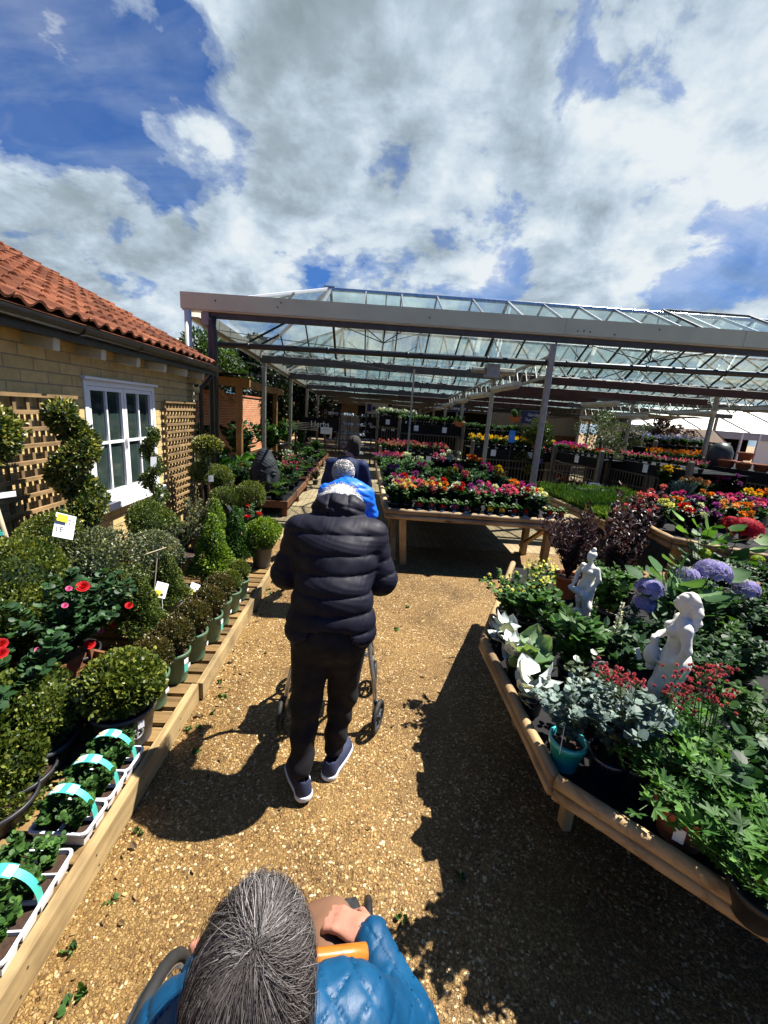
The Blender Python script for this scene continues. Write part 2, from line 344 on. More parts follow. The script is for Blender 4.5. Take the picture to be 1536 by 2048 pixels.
mx2 = nt.nodes.new('ShaderNodeMixShader'); nt.links.new(mth('MULTIPLY', fr.outputs[0], .3), mx2.inputs[0]); nt.links.new(mx.outputs[0], mx2.inputs[1]); nt.links.new(gl.outputs[0], mx2.inputs[2])
out(mx2.outputs[0])
newmat('window_glass'); out(princ(ramp(noise(pos(), 4, 4), [(.3, (.012, .02, .02)), (.7, (.03, .05, .045))]), .06, 0, .8))

def hairmat(name, c1, c2, c3, rough=.38):
    newmat(name); out(princ(ramp(attr('v'), [(0, c1), (.55, c2), (1, c3)]), rough, 0, .5)); return MATS[name]
hairmat('hair_grey', (.032, .025, .023), (.115, .102, .098), (.36, .335, .33), .6)
hairmat('hair_white', (.55, .54, .52), (.75, .74, .72), (.88, .88, .86))
hairmat('hair_silver', (.30, .28, .27), (.52, .50, .48), (.74, .72, .70))
hairmat('hair_dark', (.006, .004, .003), (.010, .007, .005), (.02, .014, .010), .85)
# ---------------------------------------------------------------- mesh helpers
def V3(*a): return np.array(a, dtype=float)
def unit(v): v = np.asarray(v, float); return v/(np.linalg.norm(v, axis=-1, keepdims=True)+1e-12)
def rotz(a): c, s = math.cos(a), math.sin(a); return np.array([[c, -s, 0], [s, c, 0], [0, 0, 1.]])
def rotx(a): c, s = math.cos(a), math.sin(a); return np.array([[1., 0, 0], [0, c, -s], [0, s, c]])
def roty(a): c, s = math.cos(a), math.sin(a); return np.array([[c, 0, s], [0, 1., 0], [-s, 0, c]])

class G:
    """gathers geometry and links it as ONE mesh"""
    def __init__(s): s.V = []; s.F = []; s.A = []; s.n = 0
    def add(s, V, F, v=.5, mat=0):
        V = np.asarray(V, float).reshape(-1, 3); k = len(V)
        s.V.append(V); s.A.append(np.broadcast_to(np.asarray(v, float), (k,)).copy())
        if isinstance(F, np.ndarray): s.F.append((F+s.n, mat))
        else:
            by = {}
            for f in F: by.setdefault(len(f), []).append(f)
            for fs in by.values(): s.F.append((np.array(fs)+s.n, mat))
        s.n += k; return s
    def box(s, lo, hi, v=.5, mat=0, M=None, o=(0, 0, 0)):
        lo = np.array(lo, float); hi = np.array(hi, float)
        P = np.array([[(lo, hi)[i][0], (lo, hi)[j][1], (lo, hi)[k][2]] for i in (0, 1) for j in (0, 1) for k in (0, 1)])
        if M is not None: P = P@np.asarray(M).T
        P = P+np.array(o)
        return s.add(P, np.array([(0, 1, 3, 2), (4, 6, 7, 5), (0, 4, 5, 1), (2, 3, 7, 6), (0, 2, 6, 4), (1, 5, 7, 3)]), v, mat)
    def beam(s, p, q, w, h, up=(0, 0, 1), v=.5, mat=0, chamfer=0):
        p = np.array(p, float); q = np.array(q, float); d = unit(q-p); sd = np.cross(d, up)
        if np.linalg.norm(sd) < 1e-4: sd = np.cross(d, (1, 0, 0))
        sd = unit(sd); u = np.cross(sd, d); c = chamfer or min(w, h)*.08
        a, b = w/2, h/2
        pr = [(-a+c, -b), (a-c, -b), (a, -b+c), (a, b-c), (a-c, b), (-a+c, b), (-a, b-c), (-a, -b+c)]
        ring = np.array([sd*x+u*y for x, y in pr]); P = np.vstack([p+ring, q+ring]); n = 8
        Fq = [(i, (i+1) % n, n+(i+1) % n, n+i) for i in range(n)]
        return s.add(P, Fq+[tuple(range(n-1, -1, -1)), tuple(range(n, 2*n))], v, mat)
    def tube(s, path, r, n=8, v=.5, mat=0, closed=False):
        path = np.asarray(path, float); m = len(path); r = np.broadcast_to(np.asarray(r, float), (m,))
        t = np.gradient(path, axis=0); t = unit(t)
        u = np.cross(t[0], (0, 0, 1)); 
        if np.linalg.norm(u) < 1e-3: u = np.cross(t[0], (1, 0, 0))
        u = unit(u); P = []
        an = np.linspace(0, 2*np.pi, n, endpoint=False)
        for i in range(m):
            u = unit(u-t[i]*(u@t[i])); w = np.cross(t[i], u)
            P.append(path[i]+r[i]*(np.cos(an)[:, None]*u+np.sin(an)[:, None]*w))
        P = np.vstack(P); Fq = []
        for i in range(m-1):
            for j in range(n): Fq.append((i*n+j, i*n+(j+1) % n, (i+1)*n+(j+1) % n, (i+1)*n+j))
        if not closed: Fq += [tuple(range(n-1, -1, -1)), tuple(range((m-1)*n, m*n))]
        return s.add(P, Fq, v, mat)
    def lathe(s, prof, n=20, o=(0, 0, 0), v=.5, mat=0, sx=1, sy=1):
        prof = np.array(prof, float); m = len(prof); an = np.linspace(0, 2*np.pi, n, endpoint=False)
        P = np.array([[r*math.cos(a)*sx, r*math.sin(a)*sy, z] for r, z in prof for a in an])+np.array(o)
        Fq = [(i*n+j, i*n+(j+1) % n, (i+1)*n+(j+1) % n, (i+1)*n+j) for i in range(m-1) for j in range(n)]
        return s.add(P, Fq, v, mat)
    def disc(s, r, z, n=20, o=(0, 0, 0), v=.5, mat=0, bumpy=0):
        an = np.linspace(0, 2*np.pi, n, endpoint=False); P = [[0, 0, z+bumpy]]+[[r*math.cos(a), r*math.sin(a), z] for a in an]
        return s.add(np.array(P)+np.array(o), [(0, 1+i, 1+(i+1) % n) for i in range(n)], v, mat)
    def grid(s, P, v=.5, mat=0):
        """P: (m,n,3) sheet"""
        m, n = P.shape[:2]; I = np.arange(m*n).reshape(m, n)
        Fq = np.stack([I[:-1, :-1], I[1:, :-1], I[1:, 1:], I[:-1, 1:]], -1).reshape(-1, 4)
        return s.add(P.reshape(-1, 3), Fq, v, mat)
    def prism(s, poly, z0, z1, v=.5, mat=0, M=None, o=(0, 0, 0)):
        n = len(poly); P = np.array([[x, y, z0] for x, y in poly]+[[x, y, z1] for x, y in poly])
        if M is not None: P = P@np.asarray(M).T
        P = P+np.array(o)
        return s.add(P, [(i, (i+1) % n, n+(i+1) % n, n+i) for i in range(n)]+[tuple(range(n-1, -1, -1)), tuple(range(n, 2*n))], v, mat)
    def scatter(s, P, D, size, tmpl, v=None, roll=None, mat=0, up=None):
        """many copies of a small template; D = the way each one points"""
        P = np.asarray(P, float); n = len(P)
        if n == 0: return s
        D = unit(D); a = up if up is not None else rng.normal(size=(n, 3)); sd = unit(np.cross(D, a)); u = np.cross(sd, D)
        TV, TF = tmpl; size = np.broadcast_to(np.asarray(size, float), (n,))
        pts = P[:, None]+size[:, None, None]*(TV[None, :, 0:1]*sd[:, None]+TV[None, :, 1:2]*D[:, None]+TV[None, :, 2:3]*u[:, None])
        if v is None: v = np.clip(rng.normal(.45, .22, n), 0, 1)
        v = np.repeat(np.broadcast_to(v, (n,)), len(TV))
        off = (np.arange(n)*len(TV))[:, None, None]
        by = {}
        for f in TF: by.setdefault(len(f), []).append(f)
        base = s.n
        s.V.append(pts.reshape(-1, 3)); s.A.append(v); s.n += n*len(TV)
        for fs in by.values(): s.F.append(((np.array(fs)[None]+off).reshape(-1, len(fs[0]))+base, mat))
        return s
    def mesh(s, name, mats, smooth=False):
        me = bpy.data.meshes.new(name)
        V = np.vstack(s.V); A = np.concatenate(s.A)
        me.vertices.add(len(V)); me.vertices.foreach_set('co', V.astype(np.float32).ravel())
        nl = sum(f.size for f, _ in s.F); me.loops.add(nl)
        me.loops.foreach_set('vertex_index', np.concatenate([f.ravel() for f, _ in s.F]).astype(np.int32))
        st = []; mi = []; o = 0
        for f, m in s.F:
            k = f.shape[1]; st.append(o+np.arange(len(f))*k); mi.append(np.full(len(f), m)); o += f.size
        st = np.concatenate(st); mi = np.concatenate(mi)
        me.polygons.add(len(st)); me.polygons.foreach_set('loop_start', st.astype(np.int32))
        me.polygons.foreach_set('material_index', mi.astype(np.int32))
        me.polygons.foreach_set('use_smooth', np.full(len(st), bool(smooth)))
        me.update(calc_edges=True)
        at_ = me.attributes.new('v', 'FLOAT', 'POINT'); at_.data.foreach_set('value', A.astype(np.float32))
        for m in (mats if isinstance(mats, (list, tuple)) else [mats]): me.materials.append(MATS[m] if isinstance(m, str) else m)
        return me
    def build(s, name, mats, parent=None, smooth=False, **k):
        return link(name, s.mesh(name, mats, smooth), parent, **k)

def link(name, me, parent=None, loc=None, rz=0, sc=1, label=None, cat=None, group=None, kind=None):
    o = bpy.data.objects.new(name, me); COL.objects.link(o)
    if parent is not None: o.parent = parent
    if loc is not None: o.location = tuple(loc)
    if rz: o.rotation_euler = (0, 0, rz)
    if sc != 1: o.scale = (sc,)*3 if isinstance(sc, (int, float)) else sc
    return tag(o, label, cat, group, kind)
def tag(o, label=None, cat=None, group=None, kind=None):
    for k_, v_ in (('label', label), ('category', cat), ('group', group), ('kind', kind)):
        if v_: o[k_] = v_
    return o
def thing(name, label, cat, loc=(0, 0, 0), rz=0, group=None, sc=1, tilt=None):
    o = bpy.data.objects.new(name, None); COL.objects.link(o); o.location = tuple(loc); o.rotation_euler = (tilt[0] if tilt else 0, tilt[1] if tilt else 0, rz)
    o.empty_display_size = .05
    if sc != 1: o.scale = (sc,)*3 if isinstance(sc, (int, float)) else sc
    return tag(o, label, cat, group)
def dup(root, loc, rz=0, label=None, group=None, sc=None, tilt=None):
    r = root.copy(); COL.objects.link(r); r.location = tuple(loc); r.rotation_euler = (tilt[0] if tilt else 0, tilt[1] if tilt else 0, rz)
    if sc is not None: r.scale = (sc,)*3 if isinstance(sc, (int, float)) else sc
    if label: r['label'] = label
    if group: r['group'] = group
    for ch in list(root.children):
        c = ch.copy(); COL.objects.link(c); c.parent = r
        for g in list(ch.children):
            d = g.copy(); COL.objects.link(d); d.parent = c
    return r
def text_mesh(name, s, size, mat, parent=None, M=None, extrude=.0006, align='CENTER', bold=0):
    cu = bpy.data.curves.new(name, 'FONT'); cu.body = s; cu.size = size; cu.extrude = extrude; cu.align_x = align; cu.align_y = 'CENTER'; cu.offset = bold
    cu.resolution_u = 2
    t = bpy.data.objects.new(name, cu); COL.objects.link(t)
    dg = bpy.context.evaluated_depsgraph_get(); me = bpy.data.meshes.new_from_object(t.evaluated_get(dg))
    bpy.data.objects.remove(t); me.materials.clear(); me.materials.append(MATS[mat])
    o = bpy.data.objects.new(name, me); COL.objects.link(o)
    if parent is not None: o.parent = parent
    if M is not None: o.matrix_local = M
    return o
def face_M(origin, right, up):
    """frame whose x runs along `right`, y along `up`"""
    r = Vector(right).normalized(); u = Vector(up); u = (u-r*u.dot(r)).normalized(); n = r.cross(u)
    return Matrix([[r.x, u.x, n.x, origin[0]], [r.y, u.y, n.y, origin[1]], [r.z, u.z, n.z, origin[2]], [0, 0, 0, 1]])

# leaf templates: (vertices: x across, y along, z out of plane), faces
def lf(w, fold=.12, bend=.0, n=7):
    """broad leaf: raised halves, toothed outline, drooping tip"""
    t = np.linspace(0, 1, n); wid = w*np.sin(np.pi*np.clip(t, .0, 1)**.8)**.75*(1+.10*(np.arange(n) % 2)); z = -bend*t**2
    P = [(0, a, c) for a, c in zip(t, z)]+[(wd*.55, a-.02, c+fold*wd*1.3) for wd, a, c in zip(wid, t, z)]+[(wd, a-.04, c+fold*wd*.9) for wd, a, c in zip(wid, t, z)]
    P += [(-x, y, c) for x, y, c in P[n:]]
    Fc = []
    for i in range(n-1):
        for a, b in ((0, n), (n, 2*n)): Fc.append((a+i, b+i, b+i+1, a+i+1))
        for a, b in ((0, 3*n), (3*n, 4*n)): Fc.append((b+i, a+i, a+i+1, b+i+1))
    return np.array(P), Fc
T_BOX = (np.array([(0, 0, 0), (.32, .5, .10), (0, 1, -.05), (-.32, .5, .10)]), [(0, 1, 2, 3)])
T_LEAF = (np.array([(0, 0, 0), (.26, .32, .07), (.24, .68, .03), (0, 1, -.12), (-.24, .68, .03), (-.26, .32, .07), ]), [(0, 1, 2, 3), (0, 3, 4, 5)])
T_ROUND = (np.array([(0, 0, 0), (.38, .28, .05), (.44, .62, .05), (.2, .94, 0), (-.2, .94, 0), (-.44, .62, .05), (-.38, .28, .05)]), [(0, 1, 2, 3), (0, 3, 4), (0, 4, 5, 6)])
T_BIG = lf(.36, .15, .2)
T_LONG = (np.array([(0, 0, 0), (.09, .3, .02), (.08, .65, 0), (0, 1, -.22), (-.08, .65, 0), (-.09, .3, .02)]), [(0, 1, 2, 3), (0, 3, 4, 5)])
T_BLADE = (np.array([(-.02, 0, 0), (.02, 0, 0), (.016, .55, .03), (0, 1, -.12), (-.016, .55, .03)]), [(0, 1, 2, 3, 4)])
T_PETAL = (np.array([(0, 0, 0), (.22, .5, .12), (.15, .9, .05), (-.15, .9, .05), (-.22, .5, .12)]), [(0, 1, 2, 3, 4)])
T_FLOWER = (np.array([(0, 0, 0)]+[(math.cos(a)*(1 if i % 2 == 0 else .55), math.sin(a)*(1 if i % 2 == 0 else .55), .12 if i % 2 == 0 else .1) for i, a in enumerate(np.linspace(0, 2*np.pi, 10, endpoint=False))])*.5, [(0, 1+i, 1+(i+1) % 10) for i in range(10)])
# palmate leaf (geranium): five deep lobes with teeth
def _palm():
    P = [(0, 0, 0)]
    for a in (-125, -70, -22, 22, 70, 125):
        pass
    for k, a in enumerate((-110, -55, 0, 55, 110)):
        for da, r in ((-20, .42), (-14, .80), (-6, .78), (0, 1.0), (6, .78), (14, .80), (20, .42)):
            t = R(a+da); P.append((math.sin(t)*r*.6, .45+math.cos(t)*r*.6, .06*math.cos(R(da*4))-.05*r))
    P[0] = (0, .38, .02)
    return np.array(P), [(0, 1+i, 2+i) for i in range(34)]
T_PALM = _palm()
def oct_pebble():
    V = np.array([(1, 0, 0), (0, 1, 0), (-1, 0, 0), (0, -1, 0), (.62, .62, .4), (-.62, .62, .4), (-.62, -.62, .4), (.62, -.62, .4), (0, 0, .62), (.7, .7, -.2), (-.7, .7, -.2), (-.7, -.7, -.2), (.7, -.7, -.2)], float)*.5
    Fc = [(0, 4, 8, 7), (1, 5, 8, 4), (2, 6, 8, 5), (3, 7, 8, 6), (0, 9, 1, 4), (1, 10, 2, 5), (2, 11, 3, 6), (3, 12, 0, 7)]
    return V, Fc
def sph(n):
    d = rng.normal(size=(n, 3)); return unit(d)
def lumpy(d, seed, amp=.12, k=5):
    r = np.random.default_rng(seed); c = unit(r.normal(size=(k*3, 3))); w = r.uniform(-1, 1, k*3)
    return 1+amp*sum(wi*np.exp(-(1-d@ci)*6) for wi, ci in zip(w, c))

# ---------------------------------------------------------------- smooth solids from distance fields (bodies, statues, jackets)
def seg(P, a, b, ra, rb):
    a = np.array(a, float); b = np.array(b, float); ab = b-a; t = np.clip(((P-a)@ab)/(ab@ab+1e-12), 0, 1)
    return np.linalg.norm(P-(a+t[:, None]*ab), axis=1)-(ra+(rb-ra)*t)
def ell(P, c, r, M=None):
    q = P-np.array(c, float)
    if M is not None: q = q@np.asarray(M)
    r = np.array(r, float); k0 = np.linalg.norm(q/r, axis=1); k1 = np.linalg.norm(q/(r*r), axis=1)
    return k0*(k0-1)/(k1+1e-9)
def smin(a, b, k): h = np.maximum(k-np.abs(a-b), 0)/k; return np.minimum(a, b)-h*h*k*.25
def smax(a, b, k): return -smin(-a, -b, k)
def chain(P, pts, rs, k=.01):
    d = None
    for i in range(len(pts)-1):
        e = seg(P, pts[i], pts[i+1], rs[i], rs[i+1]); d = e if d is None else smin(d, e, k)
    return d
def surf(f, lo, hi, h):
    """surface nets"""
    lo = np.array(lo, float); hi = np.array(hi, float); n = np.ceil((hi-lo)/h).astype(int)+1
    ax = [lo[i]+np.arange(n[i])*h for i in range(3)]
    Gd = np.stack(np.meshgrid(*ax, indexing='ij'), -1).reshape(-1, 3)
    val = np.concatenate([f(Gd[i:i+200000]) for i in range(0, len(Gd), 200000)]).reshape(n)
    ins = val < 0; nx, ny, nz = n-1
    acc = np.zeros((nx, ny, nz, 3)); cnt = np.zeros((nx, ny, nz))
    def sl(o): return tuple(slice(o[i], o[i]+(nx, ny, nz)[i]) for i in range(3))
    for axs in range(3):
        o1, o2 = [(1, 2), (0, 2), (0, 1)][axs]
        for i in (0, 1):
            for j in (0, 1):
                a = [0, 0, 0]; a[o1] = i; a[o2] = j; b = list(a); b[axs] = 1
                va, vb = val[sl(a)], val[sl(b)]; m = (va < 0) != (vb < 0)
                t = np.where(m, va/(va-vb+1e-20), 0)
                for q in range(3): acc[..., q] += np.where(m, (t if q == axs else a[q]), 0)
                cnt += m
    act = cnt > 0; idx = -np.ones((nx, ny, nz), int); idx[act] = np.arange(act.sum())
    C = np.argwhere(act); Vt = lo+(C+acc[act]/cnt[act][:, None])*h; Fs = []
    for axs in range(3):
        o1, o2 = [(1, 2), (2, 0), (0, 1)][axs]
        a = [slice(1, -1)]*3; a[axs] = slice(0, -1); b = list(a); b[axs] = slice(1, None)
        A_, B_ = ins[tuple(a)], ins[tuple(b)]; m = np.argwhere(A_ != B_)
        if len(m) == 0: continue
        base = m.copy(); 
        for q in range(3):
            if q != axs: base[:, q] += 1
        fl = A_[tuple(m.T)]
        def cell(d1, d2): c = base.copy(); c[:, o1] -= d1; c[:, o2] -= d2; return idx[tuple(c.T)]
        q4 = np.stack([cell(1, 1), cell(0, 1), cell(0, 0), cell(1, 0)], 1); q4[~fl] = q4[~fl][:, ::-1]; Fs.append(q4)
    return Vt, np.vstack(Fs)
def solid(name, f, lo, hi, h, mat, parent=None, relax=1, v=.5, **k):
    Vt, Fq = surf(f, lo, hi, h)
    for _ in range(relax):                          # even the net out
        s_ = np.zeros_like(Vt); c_ = np.zeros(len(Vt))
        for i in range(4):
            np.add.at(s_, Fq[:, i], Vt[Fq[:, (i+1) % 4]]); np.add.at(c_, Fq[:, i], 1)
        Vt = Vt*.5+.5*s_/np.maximum(c_, 1)[:, None]
    g = G(); g.add(Vt, Fq, v); return g.build(name, mat, parent, smooth=True, **k)
# ================================================================ GROUND
g = G(); n = 40
g.grid(np.array([[(x, y, 0.0) for y in np.linspace(-40, 160, 30)] for x in np.linspace(-120, 120, 30)]))
g.build('gravel_ground', 'gravel', kind='structure')
g = G(); g.add([(-9, 5.75, .004), (3.4, 5.75, .004), (3.4, 5.75, .004), (13, 5.9, .004), (13, 40, .004), (-9, 40, .004)], [(0, 1, 3, 4, 5)]); g.build('paving', 'paving', kind='structure')
# loose stones on the packed gravel, near the camera
g = G(); n = 15000
x = rng.uniform(-.98, 1.6, n); y = .55+rng.uniform(0, 1, n)**1.5*4.6
ok = ~((x > .9) & (y < 1.2)); x, y = x[ok], y[ok]; n = len(x)
cl = np.sin(x*5+np.sin(y*3))+np.sin(y*4.1+x*2)+rng.normal(0, 1.0, n); keep = cl > -.9; x, y = x[keep], y[keep]; n = len(x)
sz = rng.lognormal(math.log(.0085), .38, n).clip(.004, .024)
D = np.stack([rng.normal(size=n), rng.normal(size=n), rng.normal(0, .12, n)], 1); up = np.tile([0, 0, 1.], (n, 1))+rng.normal(0, .12, (n, 3))
TP = oct_pebble(); TP = (TP[0]*np.array([.72, 1.0, .62])*1.0, TP[1])
D = unit(D); sd_ = unit(np.cross(D, up)); 
g.scatter(np.stack([x, y, sz*.10], 1), D, sz, TP, v=rng.beta(1.5, 2.2, n), up=up)
g.build('loose_pebbles', 'pebble', smooth=True, kind='stuff')

# litter blown against the timber edges and a few weeds
g = G(); n = 170; side = rng.uniform(0, 1, n) < .55
x = np.where(side, -.93+np.abs(rng.normal(0, .12, n)), rng.uniform(-.8, 1.4, n)); y = np.where(side, rng.uniform(.6, 4.6, n), rng.uniform(.8, 4.8, n))
g.scatter(np.stack([x, y, rng.uniform(.006, .012, n)], 1), np.stack([rng.normal(size=n), rng.normal(size=n), rng.normal(0, .15, n)], 1), rng.uniform(.014, .04, n), T_LEAF, v=rng.uniform(0, .8, n), up=np.tile([0, 0, 1.], (n, 1))+rng.normal(0, .25, (n, 3)))
g.build('leaf_litter', 'dead_leaf', kind='stuff')
g = G()
for k in range(26):
    c = np.array([-.93+abs(rng.normal(0, .09)), rng.uniform(.6, 4.4), .004]) if k < 20 else np.array([rng.uniform(-.6, .5), rng.uniform(1.0, 4), .004]); m = rng.integers(5, 12); a = rng.uniform(0, 6.28, m)
    g.scatter(np.tile(c, (m, 1))+rng.normal(0, .008, (m, 3))*[1, 1, 0], np.stack([np.cos(a), np.sin(a), rng.uniform(.2, 1.2, m)], 1), rng.uniform(.012, .03, m), T_ROUND)
g.build('small_weeds', 'green_leaf', kind='stuff')

# ================================================================ BRICK HOUSE
WX = -2.8; HE = 7.0; ROOFL = (-2.60, 2.40)
house = thing('brick_house', 'low cream brick house with orange pantile roof, black gutter and white window', 'house', (WX, HE, 0))
def hp(name, g, m, parent=house, smooth=False, **k):
    o = g.build(name, m, parent, smooth, **k); 
    if parent is house: o.matrix_parent_inverse = Matrix.Translation((-WX, -HE, 0))
    return o
wy0, wy1, wz0, wz1 = 4.34, 5.72, .70, 1.98
g = G()
g.box((WX-.3, -3, 0), (WX, wy0, 2.46)).box((WX-.3, wy1, 0), (WX, HE, 2.46)).box((WX-.3, wy0, 0), (WX, wy1, wz0)).box((WX-.3, wy0, wz1), (WX, wy1, 2.46))
g.box((-10.1, HE-.3, 0), (WX-.3, HE, 2.46)).box((-9.5, -3, 0), (WX-.3, -2.7, 2.46))
# gable above the end wall
g.add([(WX-.05, HE, 2.462), (-6.45, HE, 4.12), (-10.1, HE, 2.462), (WX-.05, HE-.28, 2.462), (-6.45, HE-.28, 4.12), (-10.1, HE-.28, 2.462)], [(0, 1, 2), (3, 5, 4), (0, 3, 4, 1), (1, 4, 5, 2)])
hp('wall', g, 'brick_cream')
g = G()                                           # corbelled kneeler at the corner
for k in range(5): g.box((WX+.002, HE-.22, 1.74+.12*k), (WX+.03+.035*k, HE+.002, 1.74+.12*k+(.075 if k < 4 else .2)))
hp('corbel', g, 'brick_cream')
# roof of pantiles
pitch = math.atan2(1.49, 3.2); cp_, sp_ = math.cos(pitch), math.sin(pitch)
rx0, rz0 = -2.50, 2.43; nC = 15; course = .29; tw = .20
g = G(); prof_u = np.linspace(0, 1, 9)
prof = .021*np.sin(prof_u*2*np.pi*.98+.4)+.016*(prof_u > .85)*(prof_u-.85)/.15
cols = int((HE+.22+3.2)/tw)
for c_i in range(nC):
    for k in range(cols):
        y0 = HE+.22-(k+1)*tw; j = rng.normal(0, .004); vv = float(np.clip(rng.normal(.5, .25), 0, 1)); up0 = .030+rng.normal(0, .004)
        pts = []
        for s_, hh in ((0, up0), (course*1.06, .006)):
            d = c_i*course+s_+j*(s_ == 0)
            for u, pz in zip(prof_u, prof):
                h_ = hh+pz+.02
                pts.append((rx0-d*cp_+h_*(sp_), y0+u*tw*1.04, rz0+d*sp_+h_*cp_))
        low = [(p[0]-.022*sp_, p[1], p[2]-.022*cp_) for p in pts[:9]]
        P = pts+low
        Fq = [(i, i+1, 10+i, 9+i) for i in range(8)]+[(18+i, 19+i, i+1, i) for i in range(8)]
        g.add(P, Fq, vv)
roof = hp('roof', g, 'roof_tile', smooth=False)
g = G(); rl = nC*course
for k in range(22): yk = HE+.24-k*.46; g.tube([(rx0-rl*cp_, yk, rz0+rl*sp_+.01), (rx0-rl*cp_, yk-.47, rz0+rl*sp_-.005)], [.12, .105], 12, v=rng.uniform(0, 1))
o = g.build('ridge_tiles', 'roof_tile', roof)
g = G(); g.add([(rx0, HE+.2, rz0-.01), (rx0, -3.2, rz0-.01), (rx0-rl*cp_, -3.2, rz0+rl*sp_-.01), (rx0-rl*cp_, HE+.2, rz0+rl*sp_-.01), (rx0-2*rl*cp_, HE+.2, rz0), (rx0-2*rl*cp_, -3.2, rz0)], [(0, 1, 2, 3), (3, 2, 5, 4)])
g.build('roof_underside', 'roof_tile', roof)
g = G(); ch = at(-30, 520, y=HE-1.5)
g.box((-6.75, HE-2.2, 3.9), (-6.18, HE-1.6, 4.82)); o = g.build('chimney', 'brick_cream', roof)
g = G(); g.box((-6.85, HE-2.3, 4.82), (-6.08, HE-1.5, 4.87)).box((-6.8, HE-2.25, 4.87), (-6.14, HE-1.55, 4.9)); g.build('chimney_cap', 'gutter_black', roof)
# gutter: half-round trough with brackets
g = G(); an = np.linspace(np.pi*.98, 2.02*np.pi, 11); gx, gz = -2.475, 2.385; rr = .065
P = np.array([[(gx+rr*math.cos(a), y_, gz+rr*math.sin(a)) for a in an] for y_ in np.linspace(-3, HE+.24, 12)])
g.grid(P); P2 = np.array([[(gx+(rr-.006)*math.cos(a), y_, gz+(rr-.006)*math.sin(a)) for a in an] for y_ in np.linspace(-3, HE+.24, 12)]); g.grid(P2)
for y_ in (HE+.24,): g.add([(gx+rr*math.cos(a), y_, gz+rr*math.sin(a)) for a in an], [tuple(range(11))])
for y_ in np.arange(-2.6, HE, .92):
    P = np.array([[(gx+(rr+.008)*math.cos(a), yy, gz+(rr+.008)*math.sin(a)) for a in an] for yy in (y_, y_+.05)]); g.grid(P)
hp('gutter', g, 'gutter_black', smooth=True)
g = G(); g.box((-2.535, -3, 2.26), (-2.515, HE+.2, 2.42)); g.box((WX+.003, -3, 2.30), (-2.54, HE+.15, 2.325)); hp('eaves_board', g, 'gutter_black')
for k, y_ in enumerate(np.arange(.6, HE+.1, .62)):
    g = G(); g.beam((WX-.02, y_, 2.245), (-2.56, y_, 2.215), .075, .10, v=.5); hp('rafter_end', g, 'cream_paint')
g = G(); g.tube([(-2.53, HE+.16, 2.30), (-2.60, HE+.10, 2.18), (-2.71, HE+.06, 2.05), (-2.71, HE+.06, .0)], .034, 12)
for z_ in (.6, 1.6): g.tube([(-2.71, HE+.06, z_), (-2.71, HE+.06, z_+.04)], .041, 12)
hp('downpipe', g, 'gutter_black', smooth=True)
# window
def bx(g, y0, y1, z0, z1, x0, x1): g.box((x0, y0, z0), (x1, y1, z1))
win = thing('window', None, None, (WX, wy0, wz0)); win.parent = house; win.matrix_parent_inverse = Matrix.Translation((-WX, -HE, 0))
def wp(name, g, m): o = g.build(name, m, win); o.matrix_parent_inverse = Matrix.Translation((-WX, -wy0, -wz0)); return o
g = G(); fw = .055; xo, xi = WX+.012, WX-.07; ym = (wy0+wy1)/2
bx(g, wy0+.001, wy0+fw, wz0+.001, wz1-.001, xi, xo); bx(g, wy1-fw, wy1-.001, wz0+.001, wz1-.001, xi, xo)
bx(g, wy0+fw, wy1-fw, wz1-fw, wz1-.001, xi, xo); bx(g, wy0+fw, wy1-fw, wz0+.001, wz0+fw, xi, xo)
bx(g, wy0-.03, wy1+.03, wz1+.002, wz1+.03, xi, WX+.05)
wp('frame', g, 'white_paint')
for a, b in ((wy0+fw+.004, ym-.006), (ym+.006, wy1-fw-.004)):
    g = G(); z0, z1 = wz0+fw+.004, wz1-fw-.004; t = .042; x0, x1 = WX-.045, WX+.004
    bx(g, a, a+t, z0, z1, x0, x1); bx(g, b-t, b, z0, z1, x0, x1); bx(g, a+t, b-t, z1-t, z1, x0, x1); bx(g, a+t, b-t, z0, z0+t*1.3, x0, x1)
    m_ = (a+b)/2; zt = z0+(z1-z0)*.50; bx(g, m_-.012, m_+.012, z0+t*1.3, z1-t, x0+.004, x1-.006)
    bx(g, a+t, m_-.012, zt-.014, zt+.014, x0+.005, x1-.004); bx(g, m_+.012, b-t, zt-.014, zt+.014, x0+.005, x1-.004)
    wp('casement', g, 'white_paint')
g = G(); g.box((WX-.032, wy0+.06, wz0+.06), (WX-.026, wy1-.06, wz1-.06)); wp('pane', g, 'window_glass')
g = G(); g.box((WX-.06, wy0-.05, wz0-.075), (WX+.09, wy1+.05, wz0-.002)); g.box((WX-.05, wy0-.05, wz0-.11), (WX+.03, wy1+.05, wz0-.0755)); wp('sill', g, 'white_paint')
g = G(); g.box((WX+.005, ym-.03, 1.25), (WX+.022, ym-.016, 1.36)); wp('handle', g, 'silver')

